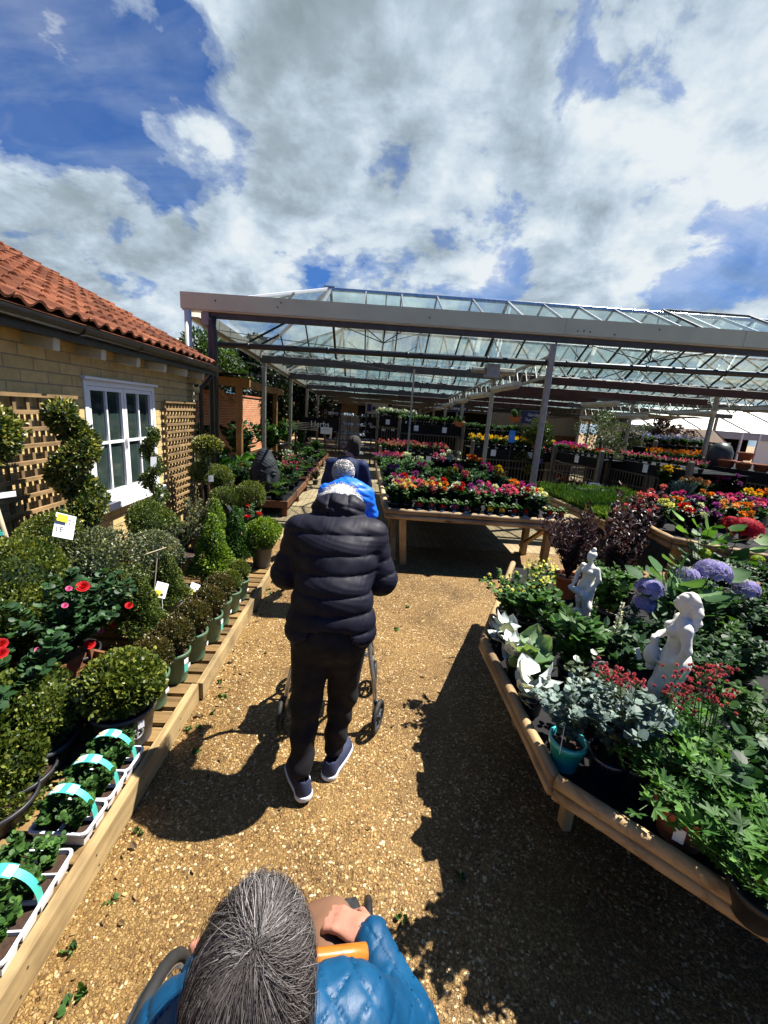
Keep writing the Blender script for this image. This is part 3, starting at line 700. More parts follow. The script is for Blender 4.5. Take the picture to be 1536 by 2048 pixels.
def trellis(y0, y1, z0, z1, pitch_, label):
    t = thing('trellis_panel', label, 'trellis', (WX+.05, y0, z0))
    g = G(); ny = round((y1-y0)/pitch_); nz = round((z1-z0)/pitch_)
    for i in range(ny+1): y_ = (y1-y0)*i/ny; g.beam((-.012, y_, 0), (-.012, y_, z1-z0), .02, .032, up=(0, 1, 0), v=rng.uniform(.2, .9))
    g.build('upright_battens', 'trellis_wood_z', t)
    g = G()
    for i in range(nz+1): z_ = (z1-z0)*i/nz; g.beam((.0115, -.03+rng.normal(0, .004), z_), (.0115, y1-y0+.03, z_), .022, .034, up=(0, 0, 1), v=rng.uniform(.2, .9))
    g.build('cross_battens', 'trellis_wood', t)
trellis(2.10, 4.12, .05, 1.80, .135, 'square wooden trellis on cream brick wall before the white window, nearest the camera')
trellis(5.93, 6.93, .25, 1.81, .105, 'close mesh wooden trellis on brick wall between white window and house corner')

# ================================================================ LEFT DECK OF PALLETS
def pallet(x0, x1, y0, y1, z, label, edge='edge_wood'):
    t = thing('pallet_deck', label, 'wooden deck', (x0, y0, 0))
    g = G(); y_ = 0
    while y_ < y1-y0-.09:
        w = .088+rng.normal(0, .004); g.box((0, y_, z-.022+rng.normal(0, .0015)), (x1-x0-.024, y_+w, z+rng.normal(0, .0015)), v=rng.uniform(0, 1)); y_ += w+.034+rng.normal(0, .005)
    g.build('slats', 'deck_wood', t)
    g = G(); g.box((x1-x0-.022, 0, .01), (x1-x0+.018, y1-y0-.004, z-.002)); g.build('edge_board', edge, t)
    g = G()
    for yy in np.arange(.12, y1-y0-.05, .36):
        for dz in (.035, .095): q = V3(x1-x0+.018, yy+rng.normal(0, .01), dz); g.tube([q, q+V3(.0015, 0, 0)], .0042, 8)
    g.build('screw_heads', 'black_metal', t)
    g = G()
    for xx in (.05, (x1-x0)*.35, (x1-x0)*.68, x1-x0-.10): g.box((xx, .01, .0), (xx+.06, y1-y0-.02, z-.026))
    g.build('bearers', 'edge_wood', t)
    return t
pallet(-2.74, -.975, -.6, 2.32, .135, 'low slatted timber pallet deck carrying the tray packs and grey pot')
pallet(-2.74, -.955, 2.335, 4.55, .125, 'low slatted timber pallet deck under the row of green pots')

# ================================================================ GLASSHOUSE CANOPY
def cp(u, v, w): return np.array([u+.015*v, 7.4+v-.05*(u+2.7), w-.033*v])
BAY = 3.38; NB = 6; U0, U1 = -2.72, 14.5
can = thing('glasshouse_canopy', 'long open sided glass canopy with beige fascia and galvanised posts', 'canopy', cp(-2.7, 0, 0)*np.array([1, 1, 0]))
_ci = Matrix.Translation(can.location).inverted()
def cb(name, g, m, parent=can, smooth=False):
    o = g.build(name, m, parent, smooth); o.matrix_parent_inverse = _ci; return o
g = G(); fa = cp(-3.12, -.02, 3.29); fb = cp(U1, -.02, 3.345)
g.add([fa, fb, fb+V3(0, 0, .245), fa+V3(0, 0, .245), fa+V3(0, .03, 0), fb+V3(0, .03, 0), fb+V3(0, .03, .245), fa+V3(0, .03, .245)], [(0, 1, 2, 3), (5, 4, 7, 6), (3, 2, 6, 7), (0, 4, 5, 1), (0, 3, 7, 4)])
for u in (.2, 3.1, 6.0, 8.9): g.box((-.004, -.006, 0), (.004, 0, .24), o=cp(u, -.02, 3.305+.003*u))
fas = cb('fascia', g, 'beige_metal')
g = G(); g.beam(fa+V3(.02, .10, -.012), fb+V3(0, .10, -.012), .17, .022); cb('soffit', g, 'cream_paint')
g = G()
for u, w in ((-2.55, .12), (-1.55, .09), (-1.5, .16), (.9, .1), (3.3, .06), (3.4, .07), (3.5, .06), (3.9, .05), (4.6, .17), (7.2, .1)):
    g.tube([cp(u, -.028, 3.31+w), cp(u, -.022, 3.31+w)], .012, 8)
g.build('fixing_holes', 'ink', fas)

POSTU = [-2.66, 2.98, 8.5, 14.0]
for i, u in enumerate(POSTU):
    for b in range(NB+1):
        v = b*BAY+.06; a = cp(u, v, 0); tp = cp(u, v, 3.16); a[2] = 0
        g = G(); s_ = .045 if i else .048
        g.beam(a, (a[0], a[1], tp[2]), 2*s_, 2*s_, up=(0, 1, 0), chamfer=.012)
        g.box((-.1, -.1, 0), (.1, .1, .012), o=(a[0], a[1], 0))
        cb('post', g, 'galv' if (i or b) else 'galv_dark')
g = G(); g.tube([cp(-3.02, .02, 3.27), (cp(-3.02, .02, 0)[0], cp(-3.02, .02, 0)[1], 0.)], .055, 14); cb('white_downpipe', g, 'marquee_pvc', smooth=True)
g = G(); pb = cp(-2.58, -.02, 0); g.tube([pb*[1, 1, 0]+V3(.0, 0, 3.2), pb*[1, 1, 0]+V3(-.01, 0, 3.05), pb*[1, 1, 0]+V3(.01, 0, 2.9), pb*[1, 1, 0]], .04, 10); cb('black_downpipe', g, 'black_pipe', smooth=True)
# valley gutters, side beam
for b in range(1, NB+1):
    g = G(); a, c_ = cp(U0, b*BAY, 3.06), cp(U1, b*BAY, 3.06); g.beam(a, c_, .16, .17, v=.4)
    m_ = 120                                      # moss along the lip
    t = rng.uniform(0, 1, m_); P = a+(c_-a)*t[:, None]+np.stack([np.zeros(m_), rng.normal(-.06, .02, m_), np.full(m_, .085)], 1)
    g.scatter(P, np.tile([1., 0, 0], (m_, 1)), rng.uniform(.06, .3, m_), (oct_pebble()[0]*[.25, 1, .16], oct_pebble()[1]), v=0)
    cb('valley_gutter', g, 'galv_dark')
g = G(); g.beam(cp(U0-.02, 0, 3.16), cp(U0-.02, NB*BAY, 3.16), .12, .20, chamfer=.01); cb('side_gutter', g, 'galv')
g = G(); g.beam(cp(U0-.22, .05, 3.17), cp(U0-.22, NB*BAY, 3.17), .17, .03); g.beam(cp(U0-.34, 0.05, 3.29), cp(U0-.34, NB*BAY, 3.29), .03, .26); cb('side_fascia', g, 'cream_paint')
g = G(); g.beam(cp(U0-.10, 0.1, 3.045), cp(U0-.10, NB*BAY, 3.045), .02, .03); cb('side_rail', g, 'white_paint')
g = G(); g.beam(cp(U0, 0.1, 3.25), cp(U1, 0.1, 3.30), .10, .12); cb('front_gutter', g, 'galv_dark')
# glazing: ridge, hips, bars and panes of each bay
RZ = 4.22; HIPU = -.92
for b in range(NB):
    v0, v1, vm = b*BAY+.06, (b+1)*BAY-.06, b*BAY+BAY/2; e0 = 3.42 if b == 0 else 3.2; e1 = 3.2
    g = G(); A0, A1 = cp(U0, v0, e0), cp(U1, v0, e0); B0, B1 = cp(HIPU, vm, RZ), cp(U1, vm, RZ); C0, C1 = cp(U0, v1, e1), cp(U1, v1, e1)
    g.add([A0, A1, B1, B0, C0, C1], [(0, 1, 2, 3), (3, 2, 5, 4), (0, 3, 4)]); cb('glazing', g, 'roof_glass')
    g = G(); g.beam(B0-V3(.02, 0, 0), B1, .05, .06); g.box((-.12, -.05, .03), (.10, .05, .05), o=B0); cb('ridge', g, 'silver' if b == 0 else 'galv')
    g = G(); g.beam(A0, B0, .05, .06); g.beam(C0, B0, .05, .06); cb('hip_bars', g, 'white_paint' if b == 0 else 'galv')
    g = G(); gF = G(); nb_ = 22
    for k in range(nb_+1):
        u = HIPU+.02+(U1-HIPU-.04)*k/nb_; w_ = .026 if k % 5 else .05
        (gF if b == 0 else g).beam(cp(u, v0, e0), cp(u, vm, RZ), w_, .045); g.beam(cp(u, v1, e1), cp(u, vm, RZ), w_, .045)
    for f_ in (.33, .67):
        for (pA, pv) in ((A0, v0), (C0, v1)):
            q = pA+(B0-pA)*f_; uu = U0+(HIPU-U0)*f_; g.beam(cp(uu, pv, e0 if pv == v0 else e1), q, .026, .04)
        q1 = A0+(B0-A0)*f_; q2 = C0+(B0-C0)*f_; e = A0+(C0-A0)*(.5+(.5-f_)*-.0); g.beam(cp(U0, v0+(v1-v0)*.5*f_, e0), q1, .026, .04); g.beam(cp(U0, v1-(v1-v0)*.5*f_, e1), q2, .026, .04)
    cb('glazing_bars', g, 'bar_dark')
    if b == 0: cb('glazing_bars', gF, 'silver')
# ventilator standing open on the front slope
g = G(); a = [cp(u, .10+1.55*t, 3.47+.78*t+.03) for u, t in ((5.6, .98), (7.3, .98), (7.3, .1), (5.6, .1))]; g.add(a, [(0, 1, 2, 3)]); cb('roof_vent', g, 'roof_glass')
g = G(); 
for i in range(4): g.beam(a[i], a[(i+1) % 4], .035, .035)
cb('vent_frame', g, 'galv_dark')
# tie pipe across the front, trusses along the post rows
g = G(); P0, P1 = cp(-2.62, .16, 2.80), cp(U1, .16, 3.06); g.tube([P0+(P1-P0)*t for t in np.linspace(0, 1, 14)], .048, 10)
for t in np.linspace(.03, .97, 13): q = P0+(P1-P0)*t; g.tube([q, q+V3(.05, 0, 0)], .055, 10)
cb('tie_pipe', g, 'black_pipe', smooth=True)
for i, u in enumerate(POSTU[1:3]):
    g = G()
    for b in range(NB):
        v0 = b*BAY; tpc = 2.98; btc = 2.66
        g.beam(cp(u, v0+.1, tpc), cp(u, v0+BAY, tpc), .05, .05); g.beam(cp(u, v0+.1, btc), cp(u, v0+BAY, btc), .05, .05)
        for k in range(7):
            a_, b_ = v0+.1+BAY*k/7, v0+.1+BAY*(k+.5)/7; g.beam(cp(u, a_, btc), cp(u, b_, tpc), .018, .018); g.beam(cp(u, b_, tpc), cp(u, a_+BAY/7-.02, btc), .018, .018)
    cb('lattice_girder', g, 'galv')
for b in range(0, NB):                            # triangulated ties inside the roof of each bay
    for u in (0.2, 5.6, 11.2):
        v0, vm, v1 = b*BAY, b*BAY+BAY/2, (b+1)*BAY; g = G()
        g.tube([cp(u, v0+.05, 3.22), cp(u, vm, 3.30), cp(u, v1, 3.2)], .012, 5); g.tube([cp(u, vm, 3.30), cp(u, vm, RZ)], .012, 5)
        g.tube([cp(u, vm, 3.3), cp(u-.9, v0+.8, 3.75)], .010, 5); g.tube([cp(u, vm, 3.3), cp(u+.9, v0+.8, 3.75)], .010, 5)
        g.tube([cp(u, vm, 3.3), cp(u-.9, v1-.8, 3.75)], .010, 5); g.tube([cp(u, vm, 3.3), cp(u+.9, v1-.8, 3.75)], .010, 5)
        cb('tie_rods', g, 'bar_dark')
for v, ua, ub, w in ((1.6, 3.05, 14, 2.80), (3.1, 3.05, 8.0, 2.76), (4.7, 3.05, 6.2, 2.78), (6.9, 3.05, 6.4, 2.8), (9.6, 1.0, 6.4, 2.85)):
    g = G(); g.beam(cp(ua, v, w), cp(ub, v, w), .10, .15); cb('red_crossbar', g, 'red_steel')
g = G()
for (a_, c_) in (((-2.6, .3, 3.05), (2.9, .3, 2.95)), ((-2.6, .5, 3.0), (2.9, 1.3, 2.6)), ((-2.6, .1, 2.66), (-1.2, 3.4, 2.8))):
    A_, C_ = cp(*a_), cp(*c_); g.tube([A_+(C_-A_)*t-V3(0, 0, .10*math.sin(math.pi*t)) for t in np.linspace(0, 1, 12)], .006, 5)
cb('hanging_cable', g, 'black_pipe')
g = G(); c0 = cp(2.1, .35, 2.72); g.box((-.11, -.09, -.11), (.11, .09, .11), o=c0).tube([c0+V3(-.35, 0, 0), c0+V3(-.11, 0, 0)], .05, 8).tube([c0+V3(.1, 0, 0), c0+V3(.4, 0, 0)], .06, 8); cb('shade_motor', g, 'galv')
# sun-shading cloth drawn along the rear bays
for b in range(3, NB):
    g = G(); P = np.array([[cp(u, b*BAY+.2+t*(BAY-.4), 2.96+.02*math.sin(u*3+t*9)) for t in np.linspace(0, 1, 6)] for u in np.linspace(U0+.2, 13.8, 26)]); g.grid(P); cb('shade_cloth', g, 'galv_dark')
# strip lights slung under the girders
pl = None; ln = 0
spots = [(2.55, .25), (2.55, 2.25), (2.55, 4.3), (2.55, 6.4), (2.55, 8.6), (8.1, .6), (8.1, 2.9), (8.1, 5.4), (8.1, 7.8), (5.4, 2.2)]
names = ['nearest the galvanised front post', 'second behind the galvanised front post', 'third behind the galvanised front post', 'fourth behind the galvanised front post', 'farthest in the row behind the front post',
         'nearest of the row that runs by the marquee', 'second of the row that runs by the marquee', 'third of the row that runs by the marquee', 'farthest of the row that runs by the marquee', 'alone between the two girders']
for (u, v), nm in zip(spots, names):
    L0 = cp(u, v, 2.53)
    lab = 'pale strip light slung under the canopy, '+nm
    if pl is None:
        pl = thing('strip_light', lab, 'strip light', L0, group='strip lights under the canopy')
        g = G(); g.add(np.array([(-.07, 0, -.035), (.07, 0, -.035), (.05, 0, .03), (-.05, 0, .03), (-.07, 1.5, -.035), (.07, 1.5, -.035), (.05, 1.5, .03), (-.05, 1.5, .03)]), [(0, 1, 2, 3), (7, 6, 5, 4), (0, 4, 5, 1), (1, 5, 6, 2), (2, 6, 7, 3), (3, 7, 4, 0)]); g.build('housing', 'cream_paint', pl)
        g = G(); g.tube([(0, .02, -.04), (0, 1.48, -.04)], .045, 10); g.build('diffuser', 'cream_paint', pl, True)
        g = G(); g.tube([(0, .2, .03), (0, .2, .16)], .004, 5).tube([(0, 1.3, .03), (0, 1.3, .16)], .004, 5).tube([(.03, .8, -.05), (.03, .8, -.28)], .003, 5); g.build('hanger', 'black_metal', pl)
    else: dup(pl, L0, 0, lab)
# ================================================================ BENCHES
def rails(g, pts, z, r=.027, logs=2, closed=False, sides=10):
    for k in range(logs):
        zz = z-r-k*(2*r-.004)
        for a, b in zip(pts[:-1], pts[1:]):
            a3, b3 = V3(a[0], a[1], zz), V3(b[0], b[1], zz); d = unit(b3-a3)
            Ls = [a3+(b3-a3)*t+rng.normal(0, .0015, 3) for t in np.linspace(0, 1, 9)]
            g.tube(Ls, r*rng.uniform(.95, 1.03), sides, v=rng.uniform(.3, .8))
def bench(name, label, cat, poly, z, edges, legs, wood='bench_wood', top='black_board', r=.027, logs=2, group=None):
    o0 = np.array([poly[0][0], poly[0][1], 0.]); t = thing(name, label, cat, o0, group=group)
    P = [(x-o0[0], y-o0[1]) for x, y in poly]
    g = G(); g.prism(P, z-.085, z-.055); g.build('bench_top', top, t)
    for e in edges:
        g = G(); rails(g, [(x-o0[0], y-o0[1]) for x, y in e], z, r, logs); g.build('edge_rail', wood, t, True)
    for a, b, w in legs:
        g = G(); g.beam(np.array(a)-o0, np.array(b)-o0, w, w*.7, up=(1, 0, 0), v=rng.uniform(.3, .8)); g.build('leg', 'leg_wood', t)
    return t
NZ = .60
near_bench = bench('planting_bench', 'near log-edged display bench holding the two white statues', 'display bench',
      [(.80, 2.20), (.80, 1.25), (1.76, .26), (3.9, .26), (3.9, 3.35), (1.45, 3.6)], NZ,
      [[(.775, 2.22), (.775, 1.245)], [(.775, 1.24), (1.75, .235)], [(.775, 2.225), (1.44, 3.63)]],
      [((1.05, 1.55, NZ-.09), (1.05, 1.55, 0), .06), ((1.9, .55, NZ-.09), (1.9, .55, 0), .08), ((1.05, 2.2, NZ-.09), (1.05, 2.2, 0), .07), ((1.5, 3.5, NZ-.09), (1.5, 3.5, 0), .09), ((3.8, .4, NZ-.09), (3.8, .4, 0), .09), ((3.8, 3.2, NZ-.09), (3.8, 3.2, 0), .09)], r=.026)
TZ = .75
table = bench('flower_table', 'long slatted timber table loaded with bright dahlias beside the path', 'display table',
      [(.33, 4.95), (2.50, 4.86), (2.62, 8.6), (.30, 10.1)], TZ,
      [[(.30, 4.92), (2.52, 4.83)], [(.30, 4.92), (.27, 10.1)], [(2.52, 4.84), (2.64, 8.6)]],
      [((.50, 4.98, TZ-.08), (.56, 5.05, 0), .12), ((.42, 5.9, TZ-.08), (.44, 5.9, 0), .1), ((2.36, 4.95, TZ-.08), (2.36, 4.98, 0), .11), ((2.38, 5.7, TZ-.08), (2.38, 5.7, 0), .11), ((.42, 9.9, TZ-.08), (.42, 9.9, 0), .1), ((2.5, 8.4, TZ-.08), (2.5, 8.4, 0), .1)], wood='bench_wood_x', r=.036)
g = G(); g.beam((.1, .1, .02), (.12, .9, .64), .07, .04); g.build('brace', 'leg_wood', table)
g = G(); g.beam((2.05, .85, .1), (2.05, .05, .6), .07, .04); g.build('brace', 'leg_wood', table)
d2 = bench('flower_table', 'timber table of dahlias behind the red and purple hydrangeas', 'display table',
      [(3.34, 4.12), (3.54, 5.2), (6.8, 5.0), (6.5, 2.9), (4.6, 3.2)], .80,
      [[(3.31, 4.10), (3.52, 5.2)], [(3.31, 4.10), (4.6, 3.17)], [(4.6, 3.17), (6.5, 2.87)]],
      [((3.46, 4.2, .7), (3.46, 4.2, 0), .1), ((3.6, 5.1, .7), (3.6, 5.1, 0), .1), ((6.5, 3.1, .7), (6.5, 3.1, 0), .1)], r=.036)
gb = bench('grass_bench', 'low timber bench packed with green alpine plugs behind the galvanised post', 'display bench',
      [(3.55, 5.5), (5.6, 5.35), (6.0, 8.2), (3.5, 8.5)], .58, [[(3.52, 5.48), (3.47, 8.5)], [(3.52, 5.48), (5.6, 5.33)]],
      [((3.65, 5.6, .5), (3.65, 5.6, 0), .1), ((5.5, 5.5, .5), (5.5, 5.5, 0), .1), ((3.6, 8.3, .5), (3.6, 8.3, 0), .1)], r=.036)

# ================================================================ BACKGROUND TO THE LEFT OF THE PATH
ow = thing('brick_wall', 'old red brick garden wall behind the pergola', 'wall', (-4.75, 9, 0))
g = G(); g.box((-.3, 0, 0), (0, 19, 2.12)); g.build('wall', 'brick_old_red', ow)
g = G(); g.box((-.34, 0, 2.12), (.04, 19, 2.18)); g.build('coping', 'brick_red', ow)
pg = thing('pergola', 'dark roofed timber pergola beside the house corner', 'pergola', (-3.1, 10.5, 0))
for x_, y_ in ((-.02, 0), (-2.2, 0), (-.02, 4.0), (-4.6, 0)):
    g = G(); g.beam((x_, y_, 0), (x_, y_, 2.25), .14, .14, up=(0, 1, 0)); g.build('post', 'post_brown', pg)
g = G(); g.box((-5, -.09, 2.252), (.25, .09, 2.45)).box((-.1, .1, 2.252), (.08, 5, 2.43)); g.build('beam', 'post_brown', pg)
g = G(); g.beam((-.05, 0, 1.75), (-.6, 0, 2.25), .09, .07, up=(0, 1, 0)); g.build('brace', 'post_brown', pg)
g = G(); g.add([(-5, -.5, 2.47), (.3, -.5, 2.47), (.3, 6, 2.9), (-5, 6, 2.9), (-5, -.5, 2.52), (.3, -.5, 2.52), (.3, 6, 2.95), (-5, 6, 2.95)], [(3, 2, 1, 0), (4, 5, 6, 7), (0, 1, 5, 4), (1, 2, 6, 5), (2, 3, 7, 6), (3, 0, 4, 7)]); g.build('roof', 'black_board', pg)

def tree(name, label, cat, loc, h, cr, ch, leafm, n=7000, ls=.13, seed=1, trunk=.12, group=None, clumps=24, tmpl=T_LEAF):
    t = thing(name, label, cat, loc, group=group); r = np.random.default_rng(seed)
    g = G(); top = h-ch*.55; pts = [(0, 0, 0), (.05*h*.1, 0, top*.5), (0, .02*h, top)]
    g.tube(pts, [trunk, trunk*.8, trunk*.55], 10)
    cs = []
    for k in range(clumps):
        a = r.uniform(0, 2*np.pi); q = math.sqrt(r.uniform(0, 1)); z = h-ch+ch*r.uniform(.08, .95)
        prf = math.sin(math.pi*min(1, max(.12, (z-(h-ch))/ch*.85+.1))); c = np.array([math.cos(a)*q*cr*prf, math.sin(a)*q*cr*prf, z]); cs.append(c)
        mid = (np.array([0, 0, top*.8])+c)/2+V3(0, 0, -.05*h*.2); g.tube([(0, 0, top*.6+.3*top*r.uniform(0, 1)), mid, c], [trunk*.35, trunk*.2, trunk*.07], 6)
    g.build('trunk', 'bark', t, True)
    g = G(); per = n//clumps
    for c in cs:
        rad = cr*r.uniform(.28, .48); d = sph(per); rr_ = rad*r.uniform(.45, 1.0, per)**.6; P = c+d*rr_[:, None]*[1, 1, .75]
        g.scatter(P, d+V3(0, 0, .25)+r.normal(0, .5, (per, 3)), r.uniform(.6, 1.2, per)*ls, tmpl)
    g.build('crown', leafm, t); return t
tree('garden_tree', 'bright green broadleaf tree beyond the pergola roof', 'tree', (-6.1, 16.5, 0), 4.3, 1.25, 2.4, 'tree_leaf', 8000, .12, 3)
for i, (x_, y_, h_, c_, lab) in enumerate([(-4.9, 20, 4.7, 1.4, 'dark evergreen tree behind the side gutter, nearest the bright tree'), (-3.6, 23, 4.5, 1.8, 'dark evergreen tree behind the far posts of the canopy'),
                                           (-9.5, 21, 3.8, 1.6, 'dark evergreen tree behind the old brick wall'), (-1.5, 34, 4.2, 2.6, 'dark tree beyond the far end of the path'), (3.5, 36, 4.2, 3.2, 'broad dark tree beyond the far nursery sheds')]):
    tree('evergreen_tree', lab, 'tree', (x_, y_, 0), h_, c_, h_*.85, 'dark_tree', 8000, .2, 20+i, .15, group='dark trees beyond the canopy', clumps=34)

# far nursery building and its shop boards
fb_ = thing('nursery_shed', 'long dark open fronted nursery shed at the far end of the canopy', 'shed', (3, 29, 0))
g = G(); g.box((-7.5, 0, 0), (11, .3, 2.35)).box((-7.5, .3, 2.3), (11, 4, 2.35)); g.build('wall', 'black_board', fb_)
g = G(); g.box((-7.8, -.5, 2.35), (11.3, 4.4, 2.50)); g.build('roof', 'galv_dark', fb_)
for k, x_ in enumerate(np.linspace(-7, 10.5, 8)): g = G(); g.beam((x_, -.4, 0), (x_, -.4, 2.34), .12, .12, up=(0, 1, 0)); g.build('post', 'galv', fb_)

def board(name, label, cat, loc, w, h, mat, lines, rz=0, frame=True, group=None, th=.02, post=None):
    """a flat lettered sign facing the path"""
    t = thing(name, label, cat, loc, rz, group=group)
    g = G(); g.box((-w/2, 0, -h/2), (w/2, th, h/2)); g.build('panel', mat, t)
    for txt, size, m, (dx, dz) in lines:
        text_mesh('lettering', txt, size, m, t, face_M((dx, -.003, dz), (1, 0, 0), (0, 0, 1)), bold=.0)
    if post:
        g = G()
        for x_ in post: g.beam((x_, th/2+.02, -loc[2]), (x_, th/2+.02, h/2), .05, .05, up=(0, 1, 0))
        g.build('post', 'black_metal', t)
    return t
def B(name, label, cat, x0, y0, x1, y1, Y, mat, lines, **k):
    """board whose outline is given by two pixel corners of the photograph and its depth"""
    a = at(x0, (y0+y1)/2, y=Y); b = at(x1, (y0+y1)/2, y=Y); zt = at((x0+x1)/2, y0, y=Y)[2]; zb = at((x0+x1)/2, y1, y=Y)[2]
    w = b[0]-a[0]; h = zt-zb; c = ((a[0]+b[0])/2, Y, (zt+zb)/2)
    return board(name, label, cat, c, w, h, mat, [(t_, s_*h, m_, (dx*w, dz*h)) for t_, s_, m_, (dx, dz) in lines], **k), c, w, h
B('hanging_sign', 'black board lettered Herbs over the herb bed', 'sign', 605, 836, 678, 861, 16, 'black_board', [('Herbs', .62, 'ink_white', (-.02, 0))], post=(-.6, .6))
B('paper_notice', 'small white printed notice under the Herbs board', 'notice', 641, 855, 664, 868, 15.9, 'label_white', [('price list', .3, 'ink_grey', (0, .2))])
t_, c, w, h = B('banner', 'white banner lettered ROCKETGRO with violet emblems', 'banner', 731, 806, 783, 829, 20, 'label_white', [('ROCKETGRO', .26, 'ink_violet', (.17, .08)), ('ORGANIC FERTILISER', .12, 'ink_violet', (.17, -.14))])
g = G(); g.box((-w*.44, -.006, -h*.3), (-w*.27, -.002, h*.36)); g.build('emblem', 'ink_violet', t_)
g = G(); g.tube([(-w*.18, -.006, 0), (-w*.18, -.002, 0)], h*.17, 16); g.build('emblem', 'ink_violet', t_)
g = G(); g.box((w*.36, -.006, h*.2), (w*.5, -.002, h*.47)); g.build('emblem', 'red_steel', t_)
B('hanging_sign', 'black board lettered Grow Your Own above the vegetable plants', 'sign', 742, 846, 801, 876, 15, 'black_board', [('Grow Your Own', .30, 'ink_white', (-.02, .2)), ], post=(-.5, .5))
for k, (x_, lab) in enumerate(((763, 'small white price card under the words Grow Your Own, nearer the path'), (782, 'small white price card under the words Grow Your Own, farther from the path'))):
    B('price_card', lab, 'price card', x_, 857, x_+8, 862, 14.95, 'label_white', [])
B('shop_board', 'navy board lettered Compost hanging behind the post', 'sign', 898, 810, 934, 824, 17, 'navy_board', [('Compost', .62, 'ink_white', (0, 0))])
B('shop_board', 'navy board lettered Garden Furniture behind the galvanised post', 'sign', 1043, 823, 1092, 848, 14, 'navy_board', [('Garden', .36, 'ink_white', (0, .22)), ('Furniture', .36, 'ink_white', (0, -.20))])
B('shop_board', 'lower violet shop board behind the hanging baskets', 'sign', 925, 838, 985, 856, 17.2, 'navy_board', [('Seeds', .5, 'ink_white', (0, 0))]) if 0 else None
B('display_panel', 'tan cut-out shaped panel above the far trolleys', 'panel', 683, 808, 716, 827, 19, 'post_brown', [])

# barrier of cream render behind the furniture sign
cw = thing('store_building', 'long low cream and brown walled store behind the Garden Furniture board', 'building', (9, 24, 0))
g = G(); g.box((-2, 0, 1.35), (3.2, .3, 3.3)); g.build('wall', 'cream_paint', cw)
g = G(); g.box((-2, -.03, 0), (3.2, .27, 1.35)); g.build('plinth', 'post_brown', cw)
g = G(); g.box((-2.2, -.3, 3.3), (3.4, 4, 3.42)); g.build('roof', 'galv_dark', cw)
# marquee
mq = thing('marquee', 'large white marquee with grey valance and dark doorway', 'marquee', (12.3, 22, 0))
g = G(); X0, X1 = 0, 22
xs = np.linspace(X0, X1, 60)
P = np.array([[(x_, t*5, 2.24+t*1.85+.10*t*(1-t)*math.sin(x_*3.14/2.5)**2*-1) for t in np.linspace(0, 1, 8)] for x_ in xs]); g.grid(P)
P = np.array([[(x_, 5+t*5, 4.09-t*1.85) for t in np.linspace(0, 1, 3)] for x_ in xs]); g.grid(P); mr_ = g.build('roof', 'marquee_pvc', mq, True)
g = G(); 
for x_ in np.arange(X0, X1, 2.75): g.beam((x_, -.03, 2.25), (x_, 5, 4.10), .06, .05)
g.build('roof_ribs', 'galv_dark', mr_)
g = G(); g.grid(np.array([[(x_, -.02+.015*math.sin(x_*7), z_) for z_ in (1.86, 2.24)] for x_ in xs])); g.build('valance', 'marquee_grey', mq)
g = G(); g.box((0, .04, 0), (4.7, .1, 1.9)).box((8.9, .04, 0), (22, .1, 1.9)); g.build('side_wall', 'marquee_pvc', mq)
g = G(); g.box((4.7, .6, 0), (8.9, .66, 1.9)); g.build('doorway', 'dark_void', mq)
for x_ in (0, 2.75, 4.7, 5.5, 7.9, 8.9, 11, 13.75): g = G(); g.beam((x_, 0, 0), (x_, 0, 2.2), .10, .10, up=(0, 1, 0)); g.build('leg', 'white_paint' if x_ > 4 else 'galv', mq)

# timber playhouse on the display (gabled, open fronted)
Pp = at(1375, 925, y=13.5); ph = thing('wooden_arbour', 'small orange timber arbour with shingled gable roof before the marquee', 'arbour', (Pp[0], 13.5, 0))
for x_ in (-.75, -.1, .75):
    for y_ in (0, .8): g = G(); g.beam((x_, y_, 0), (x_, y_, 1.75), .09, .09, up=(0, 1, 0)); g.build('post', 'shed_wood', ph)
g = G(); g.box((-.75, .8, .1), (.75, .83, 1.7)).box((-.1, .0, 0), (-.07, .8, 1.6)); g.build('panel', 'shed_wood', ph)
g = G(); g.add([(-1.0, -.25, 1.70), (1.0, -.25, 1.70), (1.0, .4, 2.1), (-1.0, .4, 2.1), (1.0, 1.05, 1.70), (-1.0, 1.05, 1.70)], [(0, 1, 2, 3), (3, 2, 4, 5)])
g.add([(-1.0, -.25, 1.66), (1.0, -.25, 1.66), (1.0, .4, 2.06), (-1.0, .4, 2.06), (1.0, 1.05, 1.66), (-1.0, 1.05, 1.66)], [(3, 2, 1, 0), (5, 4, 2, 3)]); g.build('roof', 'crate_red', ph)
# ================================================================ PLANTS
_ML = {}
def pot_mesh(rt, rb, h, mat, rim=.012):
    k = ('pot', rt, rb, h, mat)
    if k not in _ML:
        g = G(); g.lathe([(rb*.9, 0), (rb, .0), (rb, .004), (rt*.97, h-rim*2.2), (rt+.004, h-rim*2.2), (rt+.006, h-.002), (rt+.002, h), (rt-.004, h), (rt-.006, h-.02), (rt-.008, h-.03)], 26)
        g.disc(rb*.9, .001, 26); _ML[k] = g.mesh('pot', mat, True)
    if ('soil', rt) not in _ML:
        g = G(); g.disc(1, 0, 26, bumpy=.03); d = sph(60); d[:, 2] = 0; g.scatter(d*rng.uniform(.1, .95, (60, 1)), sph(60), .08, oct_pebble()); _ML[('soil', rt)] = g.mesh('soil', 'soil')
    return _ML[k], _ML[('soil', rt)]
def add_pot(t, rt, rb, h, mat):
    a, b = pot_mesh(rt, rb, h, mat); link('pot', a, t); s_ = link('soil', b, t, (0, 0, h-.03)); s_.scale = (rt*.97, rt*.97, .3*rt)

